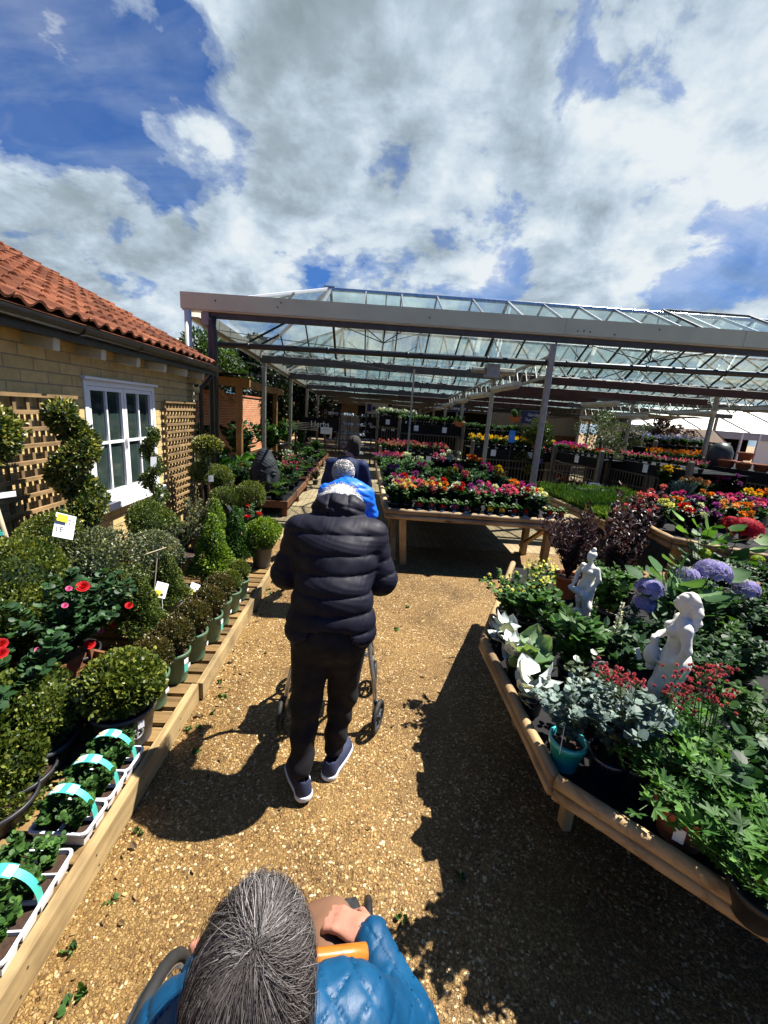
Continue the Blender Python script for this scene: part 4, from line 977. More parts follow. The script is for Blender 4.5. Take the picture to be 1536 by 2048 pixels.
def ball_fol(r, n, ls, seed, tmpl=T_BOX, amp=.12, zc=0, flat=.92, up=.25, core=True, tint=0):
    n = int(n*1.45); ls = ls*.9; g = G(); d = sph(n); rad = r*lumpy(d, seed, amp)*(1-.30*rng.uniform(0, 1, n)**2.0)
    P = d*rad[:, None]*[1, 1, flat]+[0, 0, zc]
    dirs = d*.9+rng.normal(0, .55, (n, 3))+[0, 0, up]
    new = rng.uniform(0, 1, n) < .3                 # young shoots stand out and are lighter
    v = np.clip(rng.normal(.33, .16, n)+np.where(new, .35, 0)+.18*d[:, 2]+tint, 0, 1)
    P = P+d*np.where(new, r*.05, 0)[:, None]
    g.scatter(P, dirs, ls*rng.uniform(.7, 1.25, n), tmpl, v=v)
    for _ in range(14):
        q = unit(sph(1)[0]+[0, 0, .6]); b0 = q*r*.85*[1, 1, flat]+[0, 0, zc]; m = 9; tt = np.linspace(.1, 1, m)[:, None]; P = b0+q*tt*r*.36*rng.uniform(.5, 1.1); g.scatter(P, q+rng.normal(0, .7, (m, 3)), ls*rng.uniform(.8, 1.3, m), tmpl, v=rng.uniform(.5, 1, m)); g.tube([b0, P[-1]], .0012, 4, v=.8)
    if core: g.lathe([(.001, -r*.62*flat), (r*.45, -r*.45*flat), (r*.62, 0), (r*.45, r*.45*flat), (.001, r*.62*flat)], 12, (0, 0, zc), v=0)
    return g
def cone_fol(r, h, n, ls, tmpl=T_BOX, z0=0, seed=1, p=1.0):
    g = G(); t = 1-np.sqrt(rng.uniform(0, 1, n)); a = rng.uniform(0, 2*np.pi, n)
    rr_ = r*(1-t)**p*(1-.3*rng.uniform(0, 1, n)**2)*(1+.12*np.sin(a*3+t*14+seed))+.01; d = np.stack([np.cos(a), np.sin(a), np.full(n, .35)], 1)
    P = np.stack([np.cos(a)*rr_, np.sin(a)*rr_, z0+t*h], 1)
    v = np.clip(rng.normal(.4, .2, n)+np.where(rng.uniform(0, 1, n) < .25, .3, 0), 0, 1)
    g.scatter(P, d+rng.normal(0, .5, (n, 3)), ls*rng.uniform(.7, 1.25, n), tmpl, v=v)
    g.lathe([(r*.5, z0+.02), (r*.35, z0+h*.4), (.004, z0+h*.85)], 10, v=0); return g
def spiral_fol(r0, r1, h, turns, tube, n, ls, tmpl=T_LEAF, z0=0):
    """clipped spiral: a fat rope of foliage wound round a stem"""
    g = G(); t = rng.uniform(0, 1, n); a = t*turns*2*np.pi; rr_ = r0+(r1-r0)*t; tb = tube*(1-.35*t)
    C = np.stack([np.cos(a)*rr_, np.sin(a)*rr_, z0+t*h], 1); d = sph(n)
    P = C+d*(tb*(1-.3*rng.uniform(0, 1, n)**2))[:, None]*[1, 1, .8]
    v = np.clip(rng.normal(.38, .2, n)+np.where(rng.uniform(0, 1, n) < .3, .35, 0), 0, 1)
    g.scatter(P, d+rng.normal(0, .5, (n, 3))+[0, 0, .2], ls*rng.uniform(.7, 1.25, n), tmpl, v=v)
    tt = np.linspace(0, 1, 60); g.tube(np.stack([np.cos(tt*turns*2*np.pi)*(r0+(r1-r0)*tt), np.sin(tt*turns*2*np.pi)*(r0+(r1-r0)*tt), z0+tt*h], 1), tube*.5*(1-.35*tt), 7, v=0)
    return g
def stems_g(pts_list, r=.004):
    g = G()
    for p in pts_list: g.tube(p, r, 5)
    return g
def bushy(n_st, h, spread, leaves_per, ls, tmpl, seed=0, droop=0, stem_r=.003, up=.3, start=.25, v0=.45):
    """several stems fanning out of a pot, leaves set along them"""
    r = np.random.default_rng(seed); gs = G(); gl_ = G(); tips = []
    for k in range(n_st):
        a = r.uniform(0, 2*np.pi); s_ = spread*math.sqrt(r.uniform(.02, 1)); hh = h*r.uniform(.7, 1.05)*(1-.25*(s_/spread))
        tt = np.linspace(0, 1, 7); bx_ = np.stack([math.cos(a)*s_*tt**1.4, math.sin(a)*s_*tt**1.4, hh*(tt-droop*tt**3)], 1)+r.normal(0, .006, (7, 3))*tt[:, None]; bx_[0] = bx_[0]*.3
        gs.tube(bx_, np.linspace(stem_r, stem_r*.4, 7), 5, v=.5); tips.append(bx_[-1])
        m = leaves_per; t = start+(1-start)*r.uniform(0, 1, m)**.8; i = np.clip((t*6).astype(int), 0, 5); f_ = (t*6-i)[:, None]
        P = bx_[i]*(1-f_)+bx_[i+1]*f_; an = r.uniform(0, 2*np.pi, m); d = np.stack([np.cos(an), np.sin(an), r.normal(up, .3, m)], 1)
        gl_.scatter(P, d, ls*r.uniform(.55, 1.15, m), tmpl, v=np.clip(r.normal(v0, .2, m), 0, 1), up=np.tile([0, 0, -1.], (m, 1))+r.normal(0, .35, (m, 3)))
    return gs, gl_, tips
def pompom(g, c, r, n=46, up=(0, 0, 1), tmpl=T_PETAL):
    d = unit(sph(n)+np.array(up)*.75); z = rng.uniform(0, 1, n)
    g.scatter(np.array(c)+d*r*.18, d, r*(1.0-.25*z), tmpl, v=np.clip(.75-.5*z+rng.normal(0, .1, n), 0, 1), up=rng.normal(size=(n, 3)))
def rose_bloom(g, c, r, up=(0, 0, 1)):
    """cupped petals in whorls"""
    up = unit(np.array(up, float)); a0 = 0
    for ring, (m, tilt_, s_) in enumerate(((4, .2, .50), (6, .5, .66), (8, .82, .82), (10, 1.08, .92))):
        for k in range(m):
            a = a0+2*np.pi*k/m; e1 = unit(np.cross(up, (1, .1, 0))); e2 = np.cross(up, e1); rad = math.cos(a)*e1+math.sin(a)*e2
            d = unit(up*math.cos(tilt_)+rad*math.sin(tilt_)); nn = unit(up*math.sin(tilt_)-rad*math.cos(tilt_)); g.scatter([np.array(c)+rad*r*.08*ring], [d], r*s_, (T_ROUND[0]*[1.5, 1, 2.6], T_ROUND[1]), v=.35+.15*ring, up=np.array([nn]))
        a0 += .5

def M_(key, fn):
    if key not in _ML: _ML[key] = fn()
    return _ML[key]
def plant(name, label, cat, loc, pot, parts, group=None, rz=0, sc=1, tilt=None):
    """pot=(r_top, r_base, h, material) or None; parts=[(name, mesh, z)]"""
    t = thing(name, label, cat, loc, rz, group, sc, tilt)
    if pot: add_pot(t, *pot)
    for nm, me, z in parts: link(nm, me, t, (0, 0, z))
    return t
def tag_on(t, loc, w, h, mat, rz=0, tilt=0, lines=(), name='plant_label', roll=0):
    """small printed card on a plant or pot"""
    g = G(); g.box((-w/2, -.0008, -h/2), (w/2, .0008, h/2)); o = g.build(name, mat, t); o.rotation_euler = (tilt, roll, rz); o.location = tuple(loc)
    for txt, s_, m_, dx, dz in lines: text_mesh('lettering', txt, s_, m_, o, face_M((dx, -.0018, dz), (1, 0, 0), (0, 0, 1)), extrude=.0003)
    return o
DZ = .137
# ---- the two clipped spirals and the standard at the wall
p = at(175, 1090, x=-2.30); p2_ = at(180, 822, x=-2.3); hS = p2_[2]-DZ-.28
t = plant('spiral_topiary', 'big clipped spiral holly with gold edged leaves before the trellis and window', 'topiary', (-2.32, 3.42, DZ), (.17, .13, .27, 'pot_black'),
      [('stem', G().tube([(0, 0, .2), (.01, 0, .7), (0, 0, 1.5)], .016, 8).mesh('stem', 'bark', True), 0),
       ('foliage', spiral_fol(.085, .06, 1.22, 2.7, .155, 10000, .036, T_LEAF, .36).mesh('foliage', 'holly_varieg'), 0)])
tag_on(t, (.26, -.55, .80), .135, .17, 'label_white', rz=R(62), tilt=-.35, roll=.45, lines=(('LE', .052, 'ink', -.03, -.03), ('IT!', .052, 'ink', .03, .03)), name='picture_label')
o = tag_on(t, (.256, -.556, .86), .07, .05, 'label_yellow', rz=R(62), tilt=-.35, roll=.45, name='picture_label')
t = plant('spiral_topiary', 'slim dark clipped spiral standing in front of the right hand window light', 'topiary', (-2.36, 4.70, DZ), (.13, .1, .22, 'pot_black'),
      [('stem', G().tube([(0, 0, .2), (0, 0, 1.3)], .010, 8).mesh('stem', 'bark', True), 0),
       ('foliage', spiral_fol(.10, .035, 1.08, 3.2, .085, 5200, .026, T_BOX, .28).mesh('foliage', 'box_leaf'), 0)])
tag_on(t, (.05, -.06, 1.02), .07, .13, 'label_white', rz=R(60), tilt=.1)
def std_ball(r, n, ls, mat, zc): return ball_fol(r, n, ls, 5, T_LEAF, .15, zc).mesh('crown', mat)
t = plant('standard_tree', 'round headed holly standard on a staked stem before the nearest trellis', 'topiary', (-2.28, 2.55, DZ), (.17, .13, .26, 'pot_black'),
      [('trunk', G().tube([(0, 0, .2), (.01, .02, .7), (0, 0, 1.3)], .014, 8).mesh('trunk', 'bark', True), 0), ('stake', G().tube([(-.05, .12, .22), (0, .02, 1.05)], .016, 8).tube([(.04, .16, .22), (.01, .05, 1.02)], .014, 8).mesh('stake', 'stake_wood', True), 0),
       ('crown', std_ball(.205, 3600, .034, 'holly_varieg', 1.44), 0)])
g = G()
for z_ in (.62, .80): g.tube([(-.01, .07, z_), (-.01, .07, z_+.022)], .036, 10)
g.build('tie', 'label_teal', t)
tag_on(t, (.05, .05, 1.06), .17, .035, 'label_white', rz=R(70), lines=(('III II I', .018, 'ink_grey', -.02, 0),))
t = plant('lollipop_topiary', 'small ball headed gold leaved topiary at the house corner', 'topiary', (-2.25, 6.05, .0), (.13, .10, .22, 'pot_black'),
      [('trunk', G().tube([(0, 0, .1), (0, 0, 1.2)], .016, 8).mesh('trunk', 'bark', True), 0), ('crown', ball_fol(.19, 2600, .036, 8, T_LEAF, .1, 1.24, .7).mesh('crown', 'holly_varieg'), 0)])
tag_on(t, (.06, -.06, .78), .07, .09, 'label_white', rz=R(30))

# ---- round box balls in the middle of the deck
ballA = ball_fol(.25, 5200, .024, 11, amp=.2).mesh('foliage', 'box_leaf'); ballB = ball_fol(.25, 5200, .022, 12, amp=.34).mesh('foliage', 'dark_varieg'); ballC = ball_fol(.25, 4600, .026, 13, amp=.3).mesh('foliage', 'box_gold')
def ball_plant(px, py, x, r, me, label, potr=.15, pm='pot_black', base=DZ, ph_=.22, cat='box ball', name='box_ball'):
    c = at(px, py, x=x); ph_ = min(ph_, max(.10, c[2]-base-r*.55)); t = plant(name, label, cat, (c[0], c[1], base), (potr, potr*.8, ph_, pm), [])
    o = link('foliage', me, t, (0, 0, c[2]-base)); s_ = r/.25; o.scale = (s_,)*3; o.rotation_euler = (0, 0, rng.uniform(0, 6)); 
    gap = c[2]-base-r*.7-ph_
    if gap > .03: link('stem', G().tube([(0, 0, ph_-.05), (0, 0, c[2]-base)], .012, 8).mesh('stem', 'bark', True), t)
    return t
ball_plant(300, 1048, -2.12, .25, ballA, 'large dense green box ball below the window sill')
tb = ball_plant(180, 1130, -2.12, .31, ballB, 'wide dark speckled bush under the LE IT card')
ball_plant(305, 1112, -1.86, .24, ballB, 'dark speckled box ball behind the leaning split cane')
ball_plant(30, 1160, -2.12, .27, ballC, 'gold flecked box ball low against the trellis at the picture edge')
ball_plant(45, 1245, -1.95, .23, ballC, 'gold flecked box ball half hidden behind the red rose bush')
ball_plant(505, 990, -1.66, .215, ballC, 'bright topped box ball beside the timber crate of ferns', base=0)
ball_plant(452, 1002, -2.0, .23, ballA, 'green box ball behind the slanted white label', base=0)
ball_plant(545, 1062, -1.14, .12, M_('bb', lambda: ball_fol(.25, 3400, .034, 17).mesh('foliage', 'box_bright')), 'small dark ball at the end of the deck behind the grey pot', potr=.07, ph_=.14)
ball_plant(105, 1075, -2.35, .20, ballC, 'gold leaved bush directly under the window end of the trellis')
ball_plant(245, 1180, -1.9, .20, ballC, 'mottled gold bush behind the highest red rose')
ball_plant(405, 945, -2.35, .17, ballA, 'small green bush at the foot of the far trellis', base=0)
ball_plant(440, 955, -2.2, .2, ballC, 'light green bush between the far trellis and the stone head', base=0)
# spiky pieris like shrub
def spiky(h, sp, n, mat, ls=.05, seed=2):
    gs, gl_, tips = bushy(26, h, sp, n, ls, T_LONG, seed, up=.9); 
    g = gl_; 
    for k, tp in enumerate(tips): g.scatter(np.tile(tp, (9, 1)), sph(9)*.6+[0, 0, 1.], ls*.9, T_LONG, v=.95)
    return gs.mesh('stem', 'stem_green'), g.mesh('foliage', mat)
a_, b_ = spiky(.55, .27, 95, 'dark_varieg', .042, 4)
plant('speckled_shrub', 'dark shrub with pale upright shoot tips below the far trellis', 'shrub', (-2.02, 5.15, .0), (.15, .12, .24, 'pot_black'), [('stem', a_, .2), ('foliage', b_, .2)])
a_, b_ = spiky(.42, .20, 80, 'dark_varieg', .036, 9)
plant('speckled_shrub', 'dark shrub with pale tips beside the thin cane carrying a blue tie', 'shrub', (-1.78, 4.1, DZ), (.14, .11, .2, 'pot_black'), [('stem', a_, .18), ('foliage', b_, .18)])

# ---- cones
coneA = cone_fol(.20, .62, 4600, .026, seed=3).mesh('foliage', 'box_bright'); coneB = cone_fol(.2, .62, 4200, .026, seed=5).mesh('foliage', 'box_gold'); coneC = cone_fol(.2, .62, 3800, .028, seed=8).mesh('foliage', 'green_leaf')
def cone_plant(loc, r, h, me, label, pm='pot_green', ph_=.17):
    t = plant('box_cone', label, 'cone topiary', loc, (r*.62, r*.5, ph_, pm), []); o = link('foliage', me, t, (0, 0, ph_-.02)); o.scale = (r/.2, r/.2, h/.62); return t
tc1 = cone_plant((-1.36, 3.72, DZ), .20, .60, coneA, 'tall bright green box cone with the blue tag beside it')
cone_plant((-1.30, 4.22, DZ), .17, .55, coneC, 'loose leafed green cone between the bright cone and the grey pot')
cone_plant((-1.55, 4.35, DZ), .18, .60, coneA, 'leafy cone behind the bright cone, under the slanted white label')
cone_plant((-1.52, 3.18, DZ), .15, .40, coneB, 'mottled cone behind the row of green pots carrying a white card')
cone_plant((-1.50, 2.72, DZ), .16, .42, coneB, 'short mottled cone beside the red roses')
cone_plant((-1.72, 2.9, DZ), .15, .36, coneB, 'squat gold flecked cone behind the white picture cards')
# bright ball in a plain grey pot at the end of the deck
t = plant('box_ball', 'bright lime green ball in a plain grey pot at the end of the pallet deck', 'box ball', (-1.07, 4.37, DZ), (.115, .088, .23, 'pot_grey'), []); o = link('foliage', M_('bb', None), t, (0, 0, .36)); o.scale = (.72, .72, .8)
t = plant('red_flowering_shrub', 'leafy pot plant with orange red blooms behind the bright lime ball', 'shrub', (-1.42, 5.05, .0), (.13, .1, .2, 'pot_black'), [])
gs, gl_, tips = bushy(16, .55, .22, 60, .05, T_LEAF, 31); gs.build('stem', 'stem_green', t).location = (0, 0, .16); gl_.build('foliage', 'rose_leaf', t).location = (0, 0, .16)
for k in (1, 4, 7): g = G(); pompom(g, tips[k]+[0, 0, .02], .045, 30); g.build('flower', 'petal_red', t).location = (0, 0, .16)
tag_on(t, (-.12, -.22, .62), .03, .14, 'label_white', rz=R(10), roll=-.6)

# ---- row of small box balls in green pots along the edge board
gm = ball_fol(.108, 3000, .017, 21, amp=.08).mesh('foliage', 'box_bronze'); gm2 = ball_fol(.112, 2600, .020, 23, amp=.1).mesh('foliage', 'box_gold')
row = [(-1.14, 2.12, 'nearest, beside the big grey pot'), (-1.12, 2.36, 'second from the grey pot, teal label on its side'), (-1.10, 2.60, 'third from the grey pot'), (-1.08, 2.84, 'fourth from the grey pot, tall label in its soil'),
       (-1.09, 3.08, 'fifth from the grey pot'), (-1.07, 3.30, 'sixth from the grey pot'), (-1.07, 3.54, 'farthest from the grey pot, before the bare slats')]
proto = None
for k, (x_, y_, lb) in enumerate(row):
    lab = 'bronze box ball in green pot, '+lb
    if proto is None:
        proto = plant('potted_box_ball', lab, 'box ball', (x_, y_, DZ), (.095, .074, .20, 'pot_green'), [('foliage', gm, .305)], group='box balls in green pots along the deck edge')
        tag_on(proto, (.094, -.012, .10), .034, .022, 'label_white', rz=R(85))
        t = proto
    else:
        t = dup(proto, (x_, y_, DZ), rng.uniform(-.4, .4), lab)
        if k > 4:
            for c in t.children:
                if c.name.startswith('foliage'): c.data = gm2; c.scale = (.85,)*3
            t.scale = (.9,)*3
    if k in (1, 3):
        tag_on(t, (.092, -.05, .125), .032, .085, 'label_teal', rz=R(70)); tag_on(t, (.094, -.051, .155), .034, .03, 'label_white', rz=R(70))
# ---- big gold box ball in grey pot
t = plant('potted_box_ball', 'big gold flecked box ball in a wide dark grey pot with a round printed badge', 'box ball', (-1.145, 1.865, DZ), (.145, .115, .20, 'pot_grey'),
          [('foliage', ball_fol(.185, 6500, .020, 33, T_ROUND, amp=.14, flat=.75).mesh('foliage', 'box_gold'), .315)])
g = G(); an = np.linspace(0, 2*np.pi, 25)
def potpt(a, z, r0=.131): return np.array([math.cos(a)*(r0+.0018+(z-.09)*.15), math.sin(a)*(r0+.0018+(z-.09)*.15), z])
for rr_ in (.030, .024): g.tube([potpt(R(-38)+rr_*math.cos(b)/.131, .095+rr_*math.sin(b)) for b in an], .0012, 4)
g.tube([potpt(R(-38), .078), potpt(R(-38), .113)], .003, 4).tube([potpt(R(-38)-.07, .10), potpt(R(-38)+.07, .10)], .002, 4); g.build('badge', 'label_white', t)
tag_on(t, (.121, -.075, .145), .03, .04, 'label_white', rz=R(52))
tag_on(t, (-.22, -.12, .24), .09, .12, 'ink', rz=R(25), tilt=-.3, lines=(('BOX', .02, 'label_white', 0, .035), ('hedge', .014, 'label_white', 0, .01)))
# ---- rose bush and neighbours
def rose(name, label, loc, h, sp, ns, n, bl, seed, col='petal_rose', tiltd=None):
    t = plant(name, label, 'rose bush', loc, (.13, .10, .22, 'pot_black'), [])
    gs, gl_, tips = bushy(ns, h, sp, n, .046, T_ROUND, seed, up=.35, start=.2); gs.build('stem', 'stem_green', t).location = (0, 0, .2); gl_.build('foliage', 'rose_leaf', t).location = (0, 0, .2)
    g = None
    for px, py, r_ in bl:
        c = at(px, py, x=loc[0]+rng.uniform(.02, .16)) - np.array(loc); g = G(); rose_bloom(g, (0, 0, 0), r_, up=(.35, -.45, .8)); o = g.build('flower', col if r_ > .02 else 'petal_pink', t); o.location = tuple(c)
    return t
rose('rose_bush', 'red rose bush with five open crimson blooms beside the trellis end', (-1.66, 2.28, DZ), .52, .36, 24, 60, [(166, 1175, .034), (235, 1250, .034), (180, 1290, .029), (258, 1212, .024), (138, 1178, .016), (130, 1212, .015), (202, 1263, .014), (255, 1258, .012)], 41)
rose('rose_bush', 'lower rose bush of dark glossy leaves and pink buds at the picture edge', (-1.66, 1.72, DZ), .42, .34, 24, 60, [(2, 1290, .028), (3, 1308, .025), (115, 1338, .014), (75, 1300, .012), (142, 1385, .018)], 43)
# crate
cr = thing('timber_crate', 'reddish timber crate between the rose bushes and the gold box ball', 'crate', (-1.62, 2.0, DZ), R(-14))
g = G(); 
for z_ in (.0, .085, .17): g.box((0, 0, z_), (.36, .016, z_+.075), v=rng.uniform(0, 1)); g.box((0, .26, z_), (.36, .276, z_+.075), v=rng.uniform(0, 1)); g.box((0, .0165, z_), (.014, .2595, z_+.075)); g.box((.346, .0165, z_), (.36, .2595, z_+.075), v=rng.uniform(0, 1))
g.build('slats', 'crate_red', cr)
g = G(); [g.box((x_, y_, 0), (x_+.02, y_+.02, .26)) for x_ in (.016, .324) for y_ in (.0165, .2395)]; g.build('corner_post', 'crate_red', cr)
# low bushes at the lower picture edge
lowb = ball_fol(.25, 5200, .028, 51, T_ROUND, .42).mesh('foliage', 'box_gold'); lowg = ball_fol(.25, 4600, .030, 53, T_ROUND, .42).mesh('foliage', 'box_leaf')
t = ball_plant(85, 1450, -1.42, .135, lowb, 'gold leaved bush in a black pot, showing its soil, beside the tray packs', potr=.12, pm='pot_grey')
ball_plant(30, 1545, -1.44, .16, lowb, 'bright gold bush behind the nearest tray pack at the picture edge')
ball_plant(5, 1450, -1.62, .19, lowg, 'green bush between the rose bush and the gold bushes at the picture edge')
ball_plant(-10, 1640, -1.42, .13, lowb, 'low gold bush beyond the first teal handled tray at the picture edge')
for k, (x_, y_) in enumerate(((-1.75, 1.25), (-2.1, 1.5), (-2.2, 2.0), (-2.2, .8))):
    t = plant('box_ball', ['green ball at the back of the deck behind the gold bushes', 'green ball hidden behind the low rose', 'green ball beside the foot of the trellis', 'green ball nearest the camera on the deck'][k], 'box ball', (x_, y_, DZ), (.15, .12, .2, 'pot_black'), []); o = link('foliage', lowg, t, (0, 0, .36))
# ---- tray packs of small hedging with a teal carry handle
def tray(L_, n):
    t = thing('tray_pack', 'x', 'tray of plants', (0, 0, 0))
    W_ = .215; g = G()
    def rr2(w, l, r_, z, m=5):
        P = []
        for cx, cy, a0 in ((w/2-r_, l/2-r_, 0), (-w/2+r_, l/2-r_, 90), (-w/2+r_, -l/2+r_, 180), (w/2-r_, -l/2+r_, 270)):
            for i in range(m): a = R(a0+90*i/(m-1)); P.append((cx+r_*math.cos(a), cy+r_*math.sin(a), z))
        return P
    rings = [rr2(W_+.012, L_+.012, .022, .062), rr2(W_+.012, L_+.012, .022, .070), rr2(W_-.004, L_-.004, .018, .072), rr2(W_-.006, L_-.006, .018, .060)]; m = len(rings[0])
    g.add(sum(rings, []), [(i*m+j, i*m+(j+1) % m, (i+1)*m+(j+1) % m, (i+1)*m+j) for i in range(3) for j in range(m)])
    for i in range(2):
        for j in range(n):
            cx, cy = (i-.5)*W_/2, (j-(n-1)/2)*L_/n; a_, b_, c_ = W_/4-.004, L_/n/2-.003, .016
            top = [(cx+x, cy+y, .066) for x, y in ((-a_, -b_), (a_, -b_), (a_, b_), (-a_, b_))]; bot = [(cx+x*.74, cy+y*.74, .0) for x, y in ((-a_, -b_), (a_, -b_), (a_, b_), (-a_, b_))]
            g.add(top+bot, [(0, 1, 5, 4), (1, 2, 6, 5), (2, 3, 7, 6), (3, 0, 4, 7), (4, 5, 6, 7)])
    for j in range(1, n): g.box((-W_/2, (j-n/2)*L_/n-.003, .060), (W_/2, (j-n/2)*L_/n+.003, .069))
    g.box((-.003, -L_/2, .060), (.003, L_/2, .069)); g.build('tray', 'tray_white', t)
    g = G(); g.box((-W_/2+.006, -L_/2+.006, .04), (W_/2-.006, L_/2-.006, .056)); g.build('soil', 'soil', t)
    gs, gl_ = G(), G()
    for i in range(2):
        for j in range(n):
            c = np.array([(i-.5)*W_/2, (j-(n-1)/2)*L_/n, .055]); a, b, _ = bushy(10, .135, .062, 34, .021, T_ROUND, 100+i*7+j, up=.5, stem_r=.0015, start=.1)
            for V_ in a.V: V_ += c
            for V_ in b.V: V_ += c
            for A_, B_ in ((gs, a), (gl_, b)):
                for (f, m_) in B_.F: A_.F.append((f+A_.n, m_))
                A_.V += B_.V; A_.A += B_.A; A_.n += B_.n
    gs.build('stem', 'stem_green', t); gl_.build('foliage', 'green_leaf', t)
    g = G(); an = np.linspace(0, np.pi, 25); hw = W_/2*.98
    def arc(off, y0): return np.array([(hw*math.cos(a)*(1+.05*math.sin(a)), y0, .06+(.145+off)*math.sin(a)**.85) for a in an])
    def ribbon(i0, i1, w, off, v=.5):
        g = G(); A0, A1 = arc(off, -w/2)[i0:i1], arc(off, w/2)[i0:i1]; g.grid(np.stack([A0, A1])); return g
    h_ = ribbon(0, 25, .026, 0).build('handle', 'label_teal', t, True)
    ribbon(9, 17, .044, .0015).build('handle_label', 'label_teal', h_, True); ribbon(13, 17, .036, .0025).build('handle_label', 'label_white', h_, True); ribbon(9, 12, .034, .0025).build('price_label', 'label_white', h_, True)
    g = G(); P = arc(.0035, 0)[15]; g.tube([P, P+[-.0, 0, .0006]], .007, 12); g.build('emblem', 'ink_gold', h_)
    return t
TG = 'tray packs of hedging with teal handles'
tp = tray(.33, 4); tp.location = (-1.090, 1.075, DZ); tp.rotation_euler = (0, 0, R(3)); tp['label'] = 'white tray of hedging plugs nearest the camera, its teal handle standing high'; tp['group'] = TG
tq = tray(.137, 2); tq.location = (-1.092, 1.375, DZ); tq.rotation_euler = (0, 0, R(-2)); tq['label'] = 'white tray of hedging plugs next beyond the gap, teal handle over its plants'; tq['group'] = TG
for k, (y_, rz_, lb) in enumerate(((1.520, 1, 'white tray of hedging plugs in the middle of the three set close together'), (1.665, -1, 'white tray of hedging plugs touching the big grey pot'))): dup(tq, (-1.094, y_, DZ), R(rz_), lb)
# ---- canes and cards stuck among the pots
def cane(label, a, b, r=.004, card=None, name='plant_cane', mat='stake_wood'):
    a, b = np.array(a), np.array(b); t = thing(name, label, 'cane', a); g = G(); g.tube([(0, 0, 0), b-a], r, 6); g.build('stick', mat, t)
    if card: tag_on(t, (b-a)*card[0], *card[1:])
    return t
q = at(315, 1105, x=-1.55); q0 = at(300, 1170, x=-1.55); t = cane('thin split cane crossed by a pale twig behind the white cards', (q0[0], q0[1], DZ+.1), q)
g = G(); e0, e1 = at(292, 1108, x=-1.56)-np.array(t.location), at(332, 1095, x=-1.50)-np.array(t.location); g.tube([e0, e1], .004, 6); g.build('crossbar', 'stake_wood', t)
q = at(405, 1085, x=-1.52); q0 = at(405, 1162, x=-1.50); t = cane('upright thin cane carrying a curled bright blue tag', (q0[0], q0[1], DZ+.15), q)
g = G(); P = [q-np.array(t.location)+V3(.025*math.sin(u*2.6), .0, -.10*u+.03) for u in np.linspace(0, 1, 9)]; g.grid(np.array([[p_+V3(-.012, 0, 0) for p_ in P], [p_+V3(.012, .01, 0) for p_ in P]])); g.build('tag', 'label_blue', t)
for k, (px, py, w, h_, rz_, roll, txt, lb) in enumerate(((322, 1180, .085, .11, 40, .5, 'IT!', 'white picture card leaning among the mottled cones, nearer the roses'), (388, 1178, .08, .10, 30, .55, 'IT!', 'white picture card leaning before the blue tagged cane'), (365, 1207, .04, .10, 20, -.3, '', 'narrow white card standing behind the green pots'))):
    c = at(px, py, x=-1.42+.01*k); t = thing('picture_card', lb, 'plant card', (c[0], c[1], c[2]-.16)); g = G(); g.tube([(0, .006, 0), (0, .006, .12)], .003, 5); g.build('stick', 'label_white', t)
    o = tag_on(t, (0, 0, .16), w, h_, 'label_white', rz=R(rz_), tilt=-.5, roll=roll, lines=((txt, .03, 'ink', .01, .0),) if txt else ()); 
    g = G(); g.box((-w*.45, -.0016, -h_*.45), (w*.1, -.0012, -h_*.05)); o2 = g.build('picture', 'label_yellow', o)
    g = G(); g.tube([(w*.15, -.0018, -h_*.3), (w*.15, -.0012, -h_*.3)], .012, 10); g.build('picture', 'ink', o)
# ================================================================ THE FLOWER TABLE
TTOP = TZ-.055
fol_d = []
for k in range(4):
    gs, gl_, tips = bushy(12, .26, .13, 34, .062, T_ROUND, 200+k, up=.2, start=.15, v0=.4); fol_d.append((gs.mesh('stem', 'stem_green'), gl_.mesh('foliage', ['rose_leaf', 'green_leaf', 'rose_leaf', 'purple_leaf'][k]), tips))
def blooms_mesh(k, col, n, r, npet=40):
    def f():
        g = G(); tips = fol_d[k][2]
        for i in range(n): c = tips[(i*3) % len(tips)]+V3(0, 0, .025+.02*(i % 2)); pompom(g, c*V3(.8, .8, 1.04), r*rng.uniform(.8, 1.1), npet, up=(0, -.5, .9))
        return g.mesh('flower', 'petal_'+col)
    return M_(('bl', k, col, n, r), f)
_dah = {}
def dahlia(x, y, z, k, col, n=4, r=.045, label='', group='dahlias on the flower table', sc=1.0, pm='pot_black', cat='dahlia', name='potted_dahlia'):
    key = (k, col, n, r, pm)
    if key not in _dah:
        t = thing(name, label, cat, (x, y, z), 0, group, sc); add_pot(t, .062, .048, .10, pm); link('stem', fol_d[k][0], t, (0, 0, .085)); link('foliage', fol_d[k][1], t, (0, 0, .085)); link('flower', blooms_mesh(k, col, n, r), t, (0, 0, .085)); _dah[key] = t
        return t
    return dup(_dah[key], (x, y, z), rng.uniform(-.8, .8), label, group, sc)
